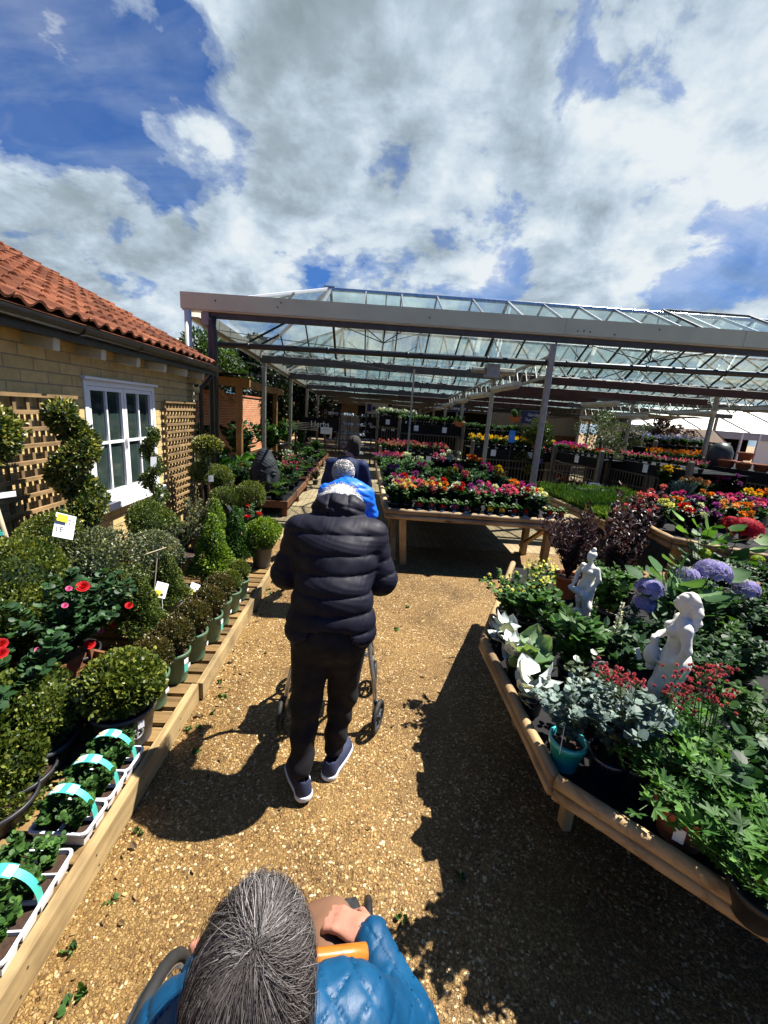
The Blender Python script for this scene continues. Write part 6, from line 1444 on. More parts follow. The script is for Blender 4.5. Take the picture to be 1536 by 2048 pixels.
# yellow columbine
c = at(1020, 1190, z=N0+.22); t, tips, z0 = bplant('columbine', 'yellow columbine in flower at the far left corner of the near bench', 'columbine', 0, 0, 0, (.07, .055, .11, 'pot_black'), .32, .2, 26, 26, .03, T_ROUND, 'lush_leaf', 130, loc=c)
g = G(); 
for tp_ in tips[:18]: g.scatter(np.tile(tp_+[0, 0, z0+.01], (5, 1)), sph(5)+[0, -.2, .6], .030, T_FLOWER, v=rng.uniform(.4, 1, 5))
g.build('flower', 'petal_lemon', t)
c = at(1075, 1160, z=N0+.30); t, tips, z0 = bplant('euphorbia', 'lime yellow headed euphorbia behind the columbine', 'euphorbia', 0, 0, 0, (.07, .055, .11, 'pot_black'), .34, .14, 12, 30, .045, T_LEAF, 'lush_leaf', 131, loc=c)
g = G(); [g.scatter(np.tile(tp_+[0, 0, z0+.01], (8, 1))+rng.normal(0, .018, (8, 3)), sph(8)+[0, 0, .8], .022, T_ROUND) for tp_ in tips]; g.build('flower', 'petal_lemon', t)
# purple leaved shrubs
for i, (px, py, h, sp, lb, ls, n, tm, foot) in enumerate(((1140, 1095, .62, .27, 'feathery dark purple shrub beside the flower table corner', .055, 60, T_LONG, None), (1235, 1040, .62, .26, 'taller dark purple shrub behind the feathery one', .050, 70, T_LEAF, None), (1275, 975, .6, .24, 'purple shrub with red young tips against the lattice stand', .05, 60, T_LEAF, None))):
    c = at(px, py+25, z=N0+.30+.12*i); z_ = N0 if i < 2 else 0; 
    t = plant('purple_shrub', lb, 'shrub', (c[0], c[1], N0 if c[1] < 3.4 else 0), (.10, .08, .18 if c[1] < 3.4 else .26, 'pot_black' if i else 'pot_terracotta'), []); zz = .14 if c[1] < 3.4 else .24; hh = c[2]+(.36 if i < 2 else .22)-t.location[2]-zz
    gs, gl_, tips = bushy(38 if i < 2 else 30, hh*(1.12 if i < 2 else 1), sp*(1.15 if i < 2 else 1), n, ls, tm, 140+i, up=.6, start=.15); gs.build('stem', 'purple_leaf', t).location = (0, 0, zz); gl_.build('foliage', 'purple_leaf', t).location = (0, 0, zz)
    if i == 2: g = G(); [pompom(g, tp_, .05, 12, tmpl=T_LEAF) for tp_ in tips[::3]]; g.build('young_shoots', 'petal_dusky', t).location = (0, 0, zz)
# hydrangeas
def hydrangea(label, loc, z0, heads, leaves, hc, hr, seed, lsz=.16, leafm='hydrangea_leaf', centre=None, pot=(.10, .08, .16, 'pot_black')):
    t = plant('hydrangea', label, 'hydrangea', loc, pot, []); r = np.random.default_rng(seed); o = np.array(loc); gs = G(); gl_ = G(); gf = G(); gc = G()
    hp_ = []
    for px, py, rr_ in heads:
        c = at(px, py, y=loc[1]+r.uniform(-.06, .06))-o; hp_.append(c); gs.tube([(0, 0, pot[2]*.7), c*V3(.6, .6, .6), c], [.005, .004, .003], 6)
        n = int(150*(rr_/.08)**2); d = unit(sph(n)+[0, -.15, .7]); P = c+d*rr_*[1, 1, .75]; gf = G(); gf.scatter(P, np.cross(d, sph(n)), .030, (T_FLOWER[0]*1.25, T_FLOWER[1]), v=r.uniform(0, 1, n), up=d)
        gf.lathe([(rr_*.8, -.2*rr_), (rr_*.85, .1*rr_), (rr_*.5, .42*rr_), (.001, .5*rr_)], 12, c, v=.1); gf.build('flower', hc, t)
        if centre: m = 60; d = unit(sph(m)*[1, 1, .3]+[0, 0, 1.4]); gc.scatter(c+d*rr_*[.75, .75, .75], d, .018, T_FLOWER)
    for px, py in leaves:
        c = at(px, py, y=loc[1]+r.uniform(-.12, .10))-o; dr = unit(c*V3(1, 1, .15)+r.normal(0, .05, 3)); gs.tube([(0, 0, pot[2]*.7), c*V3(.5, .5, .75), c-dr*lsz*.5], [.004, .003, .002], 5)
        gl_.scatter([c-dr*lsz*.5], [dr+V3(0, -.1, .05)], lsz*r.uniform(.8, 1.15), lf(.34, .10, .18), v=r.uniform(.5, 1), up=np.array([np.cross(dr, (0, 0, 1.))])*0+np.array([[0, .35, -1.]])+r.normal(0, .2, (1, 3)))
    for k in range(46):
        a = r.uniform(0, 6.28); q = r.uniform(.05, .22); P = np.array([math.cos(a)*q, math.sin(a)*q, r.uniform(.25, 1)*np.mean([h[2] for h in hp_])]); gl_.scatter([P], [(math.cos(a), math.sin(a), .25)], lsz*r.uniform(.6, .9), lf(.34, .10, .18), v=r.uniform(0, .6), up=np.array([[0, 0, -1.]])+r.normal(0, .2, (1, 3)))
    gs.build('stem', 'stem_green', t); gl_.build('foliage', leafm, t, True)
    if centre: gc.build('flower_centre', centre, t)
    return t
c = at(1370, 1200, z=N0+.35)
hydrangea('blue violet hydrangea with big pale veined leaves behind the jug statue', (c[0], c[1]+.05, N0), 0, [(1298, 1178, .078), (1288, 1210, .065), (1375, 1152, .065), (1425, 1145, .10), (1490, 1178, .075)], [(1330, 1120), (1300, 1125), (1360, 1130), (1350, 1165), (1385, 1170), (1425, 1190), (1450, 1200), (1340, 1175), (1400, 1205), (1470, 1150), (1310, 1150)], 'petal_lilac', .09, 150, centre='petal_lime', lsz=.17)
c = at(1480, 1110, z=.9)
hydrangea('lime green lacecap hydrangea between the blue and the red ones', (c[0], c[1]+.12, N0), 0, [(1410, 1108, .055), (1515, 1120, .05)], [(1440, 1100), (1480, 1110), (1500, 1140), (1520, 1160), (1390, 1100)], 'petal_lime', .06, 151, leafm='green_leaf')
c = at(1440, 1090, z=.95)
hydrangea('red headed hydrangea with broad fresh leaves in front of the second dahlia table', (c[0], c[1]+.1, N0 if c[1] < 3.2 else 0.3), 0, [(1490, 1058, .13), (1462, 1045, .07)], [(1360, 1060), (1350, 1030), (1385, 1045), (1400, 1070), (1375, 1080), (1420, 1060), (1440, 1080), (1345, 1045), (1410, 1040), (1530, 1080), (1520, 1100)], 'petal_crimson', .1, 152, leafm='lush_leaf', lsz=.17)
# ================================================================ DISPLAYS ALONG THE FAR SIDE OF THE PAVING (left)
fern_m = M_('fern', lambda: (lambda g: [g.scatter(*(lambda a, s: (np.stack([np.cos(a)*s*.34*np.ones(26), np.sin(a)*s*.34, .05+.42*s-.30*s**2+0*s], 1) if 0 else np.stack([np.cos(a)*s*.34, np.sin(a)*s*.34, .05+.46*s-.30*s**2], 1), np.stack([np.where(np.arange(26) % 2 == 0, -np.sin(a), np.sin(a)), np.where(np.arange(26) % 2 == 0, np.cos(a), -np.cos(a)), np.full(26, -.05)], 1)))(aa, np.linspace(.12, 1, 26)), .085*(1.05-np.linspace(0, .8, 26)), T_LONG, v=rng.uniform(.3, 1)) for aa in np.linspace(0, 6.28, 17)] and g)(G()).mesh('foliage', 'fern_leaf'))
hosta_m = M_('hosta', lambda: bushy(26, .34, .26, 3, .20, T_BIG, 310, up=.4, start=.7, droop=.3)[1].mesh('foliage', 'lush_leaf'))
bush_m = M_('bushm', lambda: bushy(22, .42, .2, 46, .055, T_LEAF, 311, up=.4)[1].mesh('foliage', 'green_leaf'))
bush2_m = M_('bushm2', lambda: bushy(20, .40, .2, 40, .06, T_LEAF, 312, up=.5)[1].mesh('foliage', 'lush_leaf'))
dark_m = M_('darkm', lambda: bushy(20, .45, .22, 40, .07, T_LEAF, 313, up=.3)[1].mesh('foliage', 'rose_leaf'))
_pr = {}
def put(kind, me, label, x, y, z, sc=1, flower=None, group=None, pm='pot_black', cat='plant', name=None):
    t = thing(name or kind, label, cat, (x, y, z), rng.uniform(0, 6), group, sc); add_pot(t, .1, .08, .16, pm); link('foliage', me, t, (0, 0, .13))
    if flower:
        link('flower', M_(('fl2', flower), lambda: G().scatter(np.stack([rng.normal(0, .12, 40), rng.normal(0, .12, 40), rng.uniform(.25, .45, 40)], 1), sph(40)*.5+[.1, -.4, 1], .055, T_FLOWER).mesh('flower', 'petal_'+flower)), t, (0, 0, .13))
    return t
# timber staging boxes
for i, (x0, x1, y0, y1, z, lb) in enumerate(((-2.55, -1.28, 7.0, 9.6, .28, 'low reddish timber staging box beside the paving, under the stone head'), (-2.45, -1.34, 9.75, 12.2, .28, 'second low timber staging box farther along the paving'), (-2.4, -1.36, 12.4, 15.4, .3, 'third timber staging box by the herb sign'))):
    t = thing('staging_box', lb, 'staging', (x0, y0, 0)); w, d = x1-x0, y1-y0
    g = G(); g.box((0, 0, z-.12), (w, .03, z)).box((0, d-.03, z-.12), (w, d, z)).box((0, .031, z-.12), (.03, d-.031, z)).box((w-.03, .031, z-.12), (w, d-.031, z)); g.build('frame_board', 'crate_red', t)
    g = G(); g.box((.03, .03, z-.10), (w-.031, d-.031, z-.07)); g.build('tray_floor', 'black_board', t)
    g = G(); [g.box((a, b, 0), (a+.08, b+.08, z-.121)) for a in (.02, w-.1) for b in (.04, d/2, d-.12)]; g.build('leg', 'crate_red', t)
# large dark stone head
def buddha(P):
    head = ell(P, (0, 0, .34), (.17, .20, .26)); jaw = ell(P, (0, -.05, .22), (.13, .14, .17)); d = smin(head, jaw, .06)
    ush = ell(P, (0, .03, .58), (.085, .085, .075)); d = smin(d, ush, .04)
    d = smin(d, seg(P, (0, -.175, .36), (0, -.222, .265), .016, .028), .02); d = smin(d, ell(P, (0, -.205, .255), (.042, .022, .018)), .015)
    for s_ in (-1, 1):
        d = smin(d, ell(P, (s_*.07, -.165, .355), (.045, .03, .020)), .012); d = smin(d, chain(P, [(s_*.02, -.188, .375), (s_*.07, -.185, .402), (s_*.125, -.145, .385)], [.008, .010, .006], .01), .012)
        d = smin(d, ell(P, (s_*.172, .0, .29), (.022, .04, .11)), .012); d = smax(d, -ell(P, (s_*.068, -.19, .338), (.04, .012, .006)), .008)
    d = smin(d, ell(P, (0, -.188, .200), (.050, .022, .013)), .01); d = smin(d, ell(P, (0, -.183, .180), (.040, .022, .015)), .01); d = smin(d, ell(P, (0, -.16, .13), (.045, .04, .035)), .03)
    hl = (P[:, 2] > .44-.9*np.maximum(0, P[:, 1]*-1-.1)+.0*P[:, 0]) & (P[:, 2] > .30); curls = .004*np.sin(P[:, 0]*105)*np.sin(P[:, 2]*105+P[:, 1]*60); hairm = (np.sqrt((P[:, 0]/.19)**2+((P[:, 2]-.64)/.19)**2) < 1.0) | (P[:, 1] > .05)
    return d-np.where(hairm & (P[:, 2] > .2), .010+curls, 0)+0*hl
bh = at(530, 945, y=7.45); t = thing('stone_head', 'large black carved stone head with closed eyes among the ferns', 'statue', (bh[0], 7.45, .20), R(22))
o = solid('head', buddha, (-.26, -.29, 0), (.26, .28, .72), .0085, 'lava_stone', t); o.scale = (1.38,)*3
mid = [('fern', fern_m, 'fern arching over the black stone head, nearest it', -1.55, 7.35, .22, 1.0, None), ('fern', fern_m, 'fern beside the bright leaved hosta behind the stone head', -2.1, 8.3, .25, 1.4, None), ('hosta', hosta_m, 'bright lime leaved hosta by the second post', -2.35, 8.9, .3, 1.3, None),
       ('hosta', hosta_m, 'broad leaved hosta before the pergola post', -2.9, 8.2, .2, 1.5, None), ('shrub', bush_m, 'green shrub between stone head and paving', -1.62, 7.9, .22, .8, None), ('shrub', dark_m, 'dark glossy shrub behind the stone head', -2.3, 7.7, .22, 1.0, None),
       ('geranium_pot', bush_m, 'pink and white flowering pot on the staging beside the paving', -1.6, 9.0, .22, .9, 'pink'), ('geranium_pot', bush_m, 'red and white cyclamen like pot behind the pink one', -1.75, 9.9, .24, .95, 'dusky'), ('geranium_pot', bush2_m, 'white flowered pot under the slatted shelf', -1.9, 10.5, .24, 1.0, 'white'),
       ('shrub', bush2_m, 'bright green shrub on the second staging box', -2.1, 10.2, .24, 1.1, None), ('shrub', bush2_m, 'bright herb clump under the Herbs sign, nearer the path', -1.75, 13.0, .24, 1.0, None), ('shrub', bush_m, 'herb clump under the Herbs sign, farther from the path', -2.2, 13.4, .24, 1.1, None), ('shrub', bush2_m, 'tall light green herb beyond the sign post', -1.7, 14.6, .24, 1.2, None),
       ('shrub', dark_m, 'dark shrub at the house corner beyond the downpipe', -3.1, 8.2, 0, 1.5, None), ('shrub', dark_m, 'dark acer like shrub against the old brick wall', -4.6, 11.5, 0, 2.4, None), ('shrub', bush_m, 'reddish green shrub before the old brick wall', -5.3, 12.6, 0, 2.2, None), ('shrub', dark_m, 'dark climbing shrub beside the pergola post', -3.4, 11.5, 0, 2.6, None),
       ('shrub', bush_m, 'tall mixed shrub between the second and third posts', -3.1, 13.6, 0, 2.6, None), ('shrub', bush2_m, 'sunlit yellow green shrub beyond the third post', -3.2, 16.5, 0, 2.8, None), ('shrub', dark_m, 'dark shrub at the far end of the left staging', -2.6, 17.5, 0, 2.4, None),
       ('shrub', bush2_m, 'small sunlit shrub by the far wall railings', -4.3, 13.0, 0, 1.1, None), ('shrub', bush_m, 'bushy green plant low beside the stone head and paving', -1.95, 6.75, 0, .9, None), ('shrub', bush_m, 'green plant tucked behind the lollipop topiary', -2.5, 7.5, 0, 1.3, None), ('shrub', bush2_m, 'leafy plant with orange tips left of the stone head', -2.25, 6.6, 0, 1.0, 'orange'),
       ('fern', fern_m, 'low fern at the front corner of the first staging box', -1.45, 7.15, .22, .6, None), ('geranium_pot', bush_m, 'magenta flowered tray plant standing on the paving', -1.22, 10.4, 0, .7, 'magenta'), ('hosta', hosta_m, 'hosta on the first staging box behind the ferns', -1.9, 9.3, .22, 1.0, None)]
for kd, me, lb, x_, y_, z_, sc, fl in mid: put(kd, me, lb, x_, y_, z_, sc, fl, cat={'fern': 'fern', 'hosta': 'hosta', 'shrub': 'shrub', 'geranium_pot': 'flowering plant'}[kd])
fl_ = [(a_, b_) for b_ in np.arange(7.25, 9.5, .42) for a_ in (-2.3, -1.9, -1.48)]+[(a_, b_) for b_ in np.arange(9.95, 12.1, .45) for a_ in (-2.2, -1.85, -1.52)]+[(a_, b_) for b_ in np.arange(12.6, 15.3, .5) for a_ in (-2.2, -1.85, -1.52)]
first = {}
for i, (x_, y_) in enumerate(fl_):
    if abs(x_-bh[0]) < .3 and y_ < 8.0: continue
    k = int(rng.integers(0, 4)); me = (bush_m, bush2_m, dark_m, fern_m)[k]; kd = ('leafy', 'light green', 'dark leaved', 'feathery fern like')[k]; x_ += rng.normal(0, .05); y_ += rng.normal(0, .05); sc = rng.uniform(.5, .75); z_ = .22
    nmx = f'{kd} pot plants on the timber staging'
    if k not in first: first[k] = put('staging_plant', me, f'{kd} pot plant among those packed on the timber staging', x_, y_, z_, sc, None, nmx, cat='pot plant')
    else: dup(first[k], (x_, y_, z_), rng.uniform(0, 6), sc=sc)
t = thing('slatted_shelf', 'small slatted shelf on the third post above white flowers', 'shelf', (-2.0, 11.2, 1.30)); g = G(); [g.box((0, .09*k, .04*k), (.7, .09*k+.07, .04*k+.018)) for k in range(5)]; g.build('slat', 'lattice_grey', t); g = G(); g.beam((.1, .2, -1.3), (.1, .2, 0), .05, .05, up=(0, 1, 0)); g.build('leg', 'black_metal', t)
# the sheltered half of the near bench
first = {}
for i, (x_, y_) in enumerate([(a_, b_) for b_ in np.arange(.62, 3.2, .40) for a_ in np.arange(1.75, 3.75, .40)]):
    if (x_ < 2.3 and y_ > 1.1 and y_ < 2.6) or x_+y_ < 2.5: continue
    k = int(rng.integers(0, 3)); me = (bush_m, bush2_m, dark_m)[k]; x_ += rng.normal(0, .05); y_ += rng.normal(0, .05); sc = rng.uniform(.5, .68)
    if k not in first: first[k] = put('bench_plant', me, f'{("green", "light green", "dark glossy")[k]} foliage plant in the block behind the statues and astrantias', x_, y_, NZ-.055, sc, None, f'{("green", "light green", "dark glossy")[k]} foliage plants behind the statues', cat='pot plant')
    else: dup(first[k], (x_, y_, NZ-.055), rng.uniform(0, 6), sc=sc)
# trolleys at the far end of the path
def trolley(label, loc, rz=0, sc=1):
    t = thing('plant_trolley', label, 'plant trolley', loc, rz, 'metal plant trolleys at the end of the path', sc); g = G()
    for x_ in (-.5, .5):
        for y_ in (-.28, .28): g.beam((x_, y_, .1), (x_, y_, 1.9), .03, .03, up=(0, 1, 0))
    g.build('upright', 'black_metal', t)
    for k in range(5): g = G(); g.box((-.48, -.27, .25+.36*k), (.48, .27, .27+.36*k)); g.build('shelf', 'galv_dark', t)
    g = G(); [g.tube([(x_-.012, y_, .05), (x_+.012, y_, .05)], .05, 10) for x_ in (-.45, .45) for y_ in (-.22, .22)]; g.build('wheel', 'rubber', t)
    g = G(); m = 60; P = np.stack([rng.uniform(-.42, .42, m), rng.uniform(-.22, .22, m), .27+.36*rng.integers(0, 5, m)+.02], 1); g.scatter(P, np.tile([0, 0, 1.], (m, 1)), .12, (oct_pebble()[0]*[.9, 1.2, .6], oct_pebble()[1])); g.build('cartons', 'label_white', t); return t
trolley('black wheeled plant trolley at the end of the path, nearest of three', (-.55, 16.5, 0)); trolley('black wheeled plant trolley behind the nearest one, towards the herb bed', (-1.3, 18.5, 0), .2); trolley('black wheeled plant trolley below the banner', (.2, 19.2, 0), -.1)
t = thing('storage_cabinet', 'pale grey arched cabinet beside the far trolleys', 'cabinet', (-.9, 21, 0)); g = G(); g.box((-.5, -.3, 0), (.5, .3, 1.5)); P = [(-.5, 1.501), (.5, 1.501), (.3, 1.75), (-.3, 1.75)]; g.prism([(-.5, 0), (.5, 0), (.3, .25), (-.3, .25)], -.3, .3, M=rotx(R(90)), o=(0, 0, 1.502)); g.build('body', 'marquee_grey', t)
# ================================================================ PLANT STANDS BEYOND THE TABLE
def stand(label, a, b, depth, zt, band=.22, lat=True, posts=2, cards=1, tiers=(), group='lattice fronted plant stands', cardlab=''):
    """black banded display with lattice front; a, b = foot of its front corners"""
    a, b = np.array([a[0], a[1], 0.]), np.array([b[0], b[1], 0.]); w = np.linalg.norm(b-a); rz = math.atan2(b[1]-a[1], b[0]-a[0]); t = thing('plant_stand', label, 'display stand', a, rz, group)
    g = G(); g.box((0, 0, zt-band), (w, .03, zt)); g.box((0, .031, zt-.05), (w, depth, zt-.03)); g.build('band', 'black_board', t)
    g = G(); g.box((.02, depth*.93, .02), (w-.02, depth*.95, zt-.06)); g.build('added_dark_panel', 'black_board', t)  # black sheet added to darken the sunlit gap under the stand
    if lat:
        g = G(); n = int(w/.09)
        for i in range(1, n): g.beam((w*i/n, .0, .28), (w*i/n, .0, zt-band-.005), .016, .012, up=(0, 1, 0), v=rng.uniform(0, 1))
        for z_ in (.30, (zt-band+.3)/2+.05, zt-band-.03): g.beam((0, .012, z_), (w, .012, z_), .012, .03)
        g.build('lattice', 'lattice_grey', t)
    for i in range(posts):
        x_ = w*i/(posts-1); g = G(); g.beam((x_, -.06, 0), (x_, -.06, zt+.16), .09, .09, up=(0, 1, 0)); g.lathe([(.05, 0), (.03, .02), (.001, .03)], 8, (x_, -.06, zt+.161)); g.build('post', 'lattice_grey', t, False)
    for k in range(cards): tag_on(t, (w*(k+.6)/(cards+.2)*.98, -.004, zt-band*.45), .14, .17, 'label_white', name='price_card', lines=(('----', .05, 'ink_grey', 0, .03),))
    for z_, _, _ in tiers: g = G(); g.box((.03, depth*.45, z_-.03), (w-.03, depth*.9, z_)); g.box((.03, depth*.45, z_-.16), (w-.03, depth*.452, z_-.031)); g.build('shelf', 'black_board', t)
    return t, a, unit(b-a), w
def P_(px, py, z): c = at(px, py, z=z); return (c[0], c[1])
def row_pl(a, dr, w, depth, z, n, me, col, label, group, off=.2, sc=.8, kind='bedding_plant', rows=1):
    nr = np.array([-dr[1], dr[0], 0]); first = None
    for j in range(rows):
        for i in range(n):
            p = a+dr*(w*(i+.5)/n)+nr*(off+j*.22)+[0, 0, z]
            if first is None:
                first = thing(kind, label, 'bedding plant', p, 0, group, sc); add_pot(first, .055, .042, .09, 'pot_black'); link('foliage', M_('bedf', None), first, (0, 0, .07))
                if col: link('flower', M_(('pet', col), lambda: G().scatter(np.stack([rng.normal(0, .07, 17), rng.normal(0, .07, 17), rng.uniform(.13, .22, 17)], 1), sph(17)*.4+[0, -.3, 1], .06, T_FLOWER).mesh('flower', 'petal_'+col)), first, (0, 0, .07))
            else: dup(first, p+rng.normal(0, .01, 3)*[1, 1, 0], rng.uniform(0, 6), sc=sc*rng.uniform(.9, 1.1))
A, Bq = P_(1113, 903, 1.22), P_(1206, 918, 1.22)
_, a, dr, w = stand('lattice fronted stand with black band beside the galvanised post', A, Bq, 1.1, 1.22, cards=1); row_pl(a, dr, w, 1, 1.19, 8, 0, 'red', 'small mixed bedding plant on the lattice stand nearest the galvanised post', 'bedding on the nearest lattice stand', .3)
row_pl(a, dr, w, 1, .35, 8, 0, 'red', 'red flowered plant seen through the lattice nearest the galvanised post', 'red plants behind the nearest lattice', .2)
A, Bq = P_(1224, 916, 1.22), P_(1385, 943, 1.22)
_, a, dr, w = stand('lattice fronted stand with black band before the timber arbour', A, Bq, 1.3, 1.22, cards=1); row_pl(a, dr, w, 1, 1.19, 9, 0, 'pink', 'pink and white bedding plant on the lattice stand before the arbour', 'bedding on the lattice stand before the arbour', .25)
row_pl(a, dr, w, 1, .35, 9, 0, 'magenta', 'magenta flowered plant behind the lattice before the arbour', 'magenta plants behind the lattice', .2); row_pl(a, dr, w, 1, .35, 8, 0, None, 'leafy green plant low behind the lattice before the arbour', 'green plants behind the lattice', .5)
A, Bq = P_(1408, 930, 1.22), P_(1560, 950, 1.22)
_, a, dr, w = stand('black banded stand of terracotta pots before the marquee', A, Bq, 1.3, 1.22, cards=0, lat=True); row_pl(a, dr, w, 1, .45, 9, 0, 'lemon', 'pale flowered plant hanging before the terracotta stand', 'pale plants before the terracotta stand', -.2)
tpot = None; nr = np.array([-dr[1], dr[0], 0])
for i, (f_, o_, s_, zz, lb) in enumerate(((.18, .3, .9, 0, 'wide terracotta pot nearest the black bag'), (.42, .3, .8, 0, 'terracotta pot in the middle of the stand'), (.42, .3, .8, .22, 'terracotta pot stacked on the middle one'), (.62, .4, .8, 0, 'terracotta pot beside the stacked pair'), (.85, .6, 1.5, 0, 'tall terracotta pot at the marquee end'), (.30, .6, .8, 0, 'terracotta pot behind the wide one'))):
    p = a+dr*w*f_+nr*o_+[0, 0, 1.192+zz]
    if tpot is None: tpot = thing('terracotta_pot', lb, 'pot', p, 0, 'terracotta pots on the stand', s_); G().lathe([(.12, 0), (.17, .17), (.19, .17), (.19, .22), (.17, .22), (.16, .05), (.001, .04)], 20).build('pot', 'pot_terracotta', tpot, True)
    else: dup(tpot, p, 0, lb, sc=s_)
t = thing('fountain', 'round black water feature on the terracotta stand', 'water feature', a+dr*w*.02+nr*.4+[0, 0, 1.19]); g = G(); g.lathe([(.22, 0), (.25, .1), (.25, .35), (.18, .5), (.08, .56), (.001, .57)], 20); g.build('body', 'pot_black', t, True)
# taller tiered stands farther off
for (x0, x1, y, zt, col, lb, gl2) in ((7.5, 9.0, 10.7, 1.50, 'lilac', 'tall tiered stand of lilac violas before the marquee', 'lilac violas on the tall stand'), (7.3, 8.8, 10.2, 1.15, 'orange', 'low tier of orange bedding before the lilac stand', 'orange bedding below the violas'), (2.9, 5.2, 11.4, 1.15, 'gold', 'stand of golden marigolds behind the white dahlias', 'golden marigolds'), (5.2, 6.4, 11.8, 1.1, 'magenta', 'stand of magenta bedding below the furniture board', 'magenta bedding'),
        (1.0, 3.0, 13.2, 1.62, None, 'high galvanised stand of leafy plants right of the vegetable sign', 'leafy plants on the high galvanised stand'), (.35, 1.7, 14.9, 1.72, 'white', 'stand of vegetable plants topped by the Grow Your Own board', 'vegetable plants under the Grow Your Own board'), (3.0, 5.6, 13.8, 1.5, None, 'dark banded stand below the compost board', 'leafy plants below the compost board'), (.4, 2.4, 12.0, .8, 'dusky', 'low bed of red and white bedding in line with the path', 'red and white bedding in line with the path')):
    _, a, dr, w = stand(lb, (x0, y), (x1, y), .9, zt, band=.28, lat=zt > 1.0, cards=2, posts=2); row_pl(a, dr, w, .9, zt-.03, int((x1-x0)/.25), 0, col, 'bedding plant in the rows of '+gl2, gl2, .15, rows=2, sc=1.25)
# hanging baskets and tall shrubs in the middle distance
for i, (px, py, Y, lb) in enumerate(((919, 845, 12, 'hanging basket with trailing leaves near the compost board'), (1030, 835, 11, 'hanging basket of fresh green leaves left of the furniture board'))):
    c = at(px, py, y=Y); t = thing('hanging_basket', lb, 'hanging basket', c); G().lathe([(.001, -.12), (.1, -.10), (.17, 0), (.18, .01), (.001, .0)], 16).build('basket', 'pot_terracotta', t, True); link('foliage', bush2_m, t, (0, 0, -.05)).scale = (.8, .8, .7)
    g = G(); zc = cp(0, Y-7.4, 3.0)[2]; [g.tube([(.17*math.cos(a), .17*math.sin(a), 0), (0, 0, .4)], .003, 4) for a in (0, 2.1, 4.2)]; g.tube([(0, 0, .4), (0, 0, zc-c[2])], .003, 4); g.build('chain', 'black_metal', t)
for i, (px, py, Y, h, r_, mt, lb) in enumerate(((1205, 868, 13.2, 1.6, .75, 'olive_leaf', 'grey green olive like tree in a pot before the brown store wall'), (1285, 880, 14.2, 1.3, .6, 'olive_leaf', 'smaller olive like tree left of the lilac violas'), (1255, 890, 14.6, 1.2, .6, 'dark_tree', 'dark bush between the two olive like trees'), (1075, 885, 11.3, 1.5, .45, 'box_gold', 'tall yellow green shrub left of the galvanised post'), (1345, 862, 13.0, 1.2, .5, 'purple_leaf', 'reddish maple beside the timber arbour'))):
    c = at(px, py, y=Y); tree('potted_tree', lb, 'tree', (c[0], Y, 0), c[2]+h*.42, r_, h, mt, 3200, .075, 400+i, .04, clumps=16)
for i, (x_, y_, lb) in enumerate(((4.2, 9.9, 'pot of mauve flowers in a violet pot on the middle stand'), )):
    t = put('mauve_pot', bush_m, lb, x_, y_, .95, .7, 'pink', pm='ink_violet', cat='flowering plant')
for i, (px, py, Y, w_, h_, lb) in enumerate(((1024, 873, 10.5, .16, .3, 'blue and white hanging care label near the violet pot'), (1447, 903, 11.5, .3, .5, 'tall white price card on the stand before the marquee'))):
    c = at(px, py, y=Y); t = thing('price_card', lb, 'price card', c); tag_on(t, (0, 0, 0), w_, h_, 'label_blue' if i == 0 else 'label_white', name='card', lines=(('---', .08, 'ink_grey' if i else 'ink_white', 0, 0),)); g = G(); g.tube([(0, .01, -h_/2), (0, .01, -c[2])], .01, 5); g.build('stick', 'black_metal', t)
for i, (px, py, Y) in enumerate(((817, 850, 10.2),)):
    c = at(817, 880, y=9.9); t = thing('bed_post', 'thin galvanised post rising from the far end of the flower table', 'post', (c[0], 9.9, TTOP)); g = G(); g.beam((0, 0, 0), (0, 0, 2.2), .04, .04, up=(0, 1, 0)); g.build('post', 'galv', t)
# ================================================================ PEOPLE
def hand(P, w, d, n, s=1.0, curl=1.0, side=1):
    """palm and five fingers; w wrist, d pointing along the hand, n out of the palm's hollow side, side=+1 thumb towards cross(d,n)"""
    w = np.array(w, float); d = unit(d); n = unit(np.array(n, float)-d*np.dot(n, d)); x = np.cross(d, n)*side
    k = .085*s; D = smin(ell(P, w+d*k*.50, (k*.46, k*.60, k*.20), np.stack([x, d, n], 1)), seg(P, w, w+d*k*.3, .024*s, .026*s), .012*s)
    for i, (o, L_) in enumerate(((.33, .82), (.12, .92), (-.10, .86), (-.31, .66))):
        b = w+d*k*.98+x*o*k; L_ = L_*k; a1, a2, a3 = .45*curl, 1.25*curl, 1.95*curl
        p1 = b+(d*math.cos(a1)+n*math.sin(a1))*L_*.46; p2 = p1+(d*math.cos(a2)+n*math.sin(a2))*L_*.32; p3 = p2+(d*math.cos(a3)+n*math.sin(a3))*L_*.25
        D = smin(D, chain(P, [b-d*k*.25, b, p1, p2, p3], [.009*s, .0095*s, .0088*s, .0078*s, .0065*s], .003), .004)
    t0 = w+d*k*.25+x*k*.38; t1 = t0+(d*.6+x*.7+n*.35)*k*.42; t2 = t1+(d*.8+x*.1+n*.7*curl)*k*.36
    return smin(D, chain(P, [t0, t1, t2], [.013*s, .0105*s, .0085*s], .004), .006)
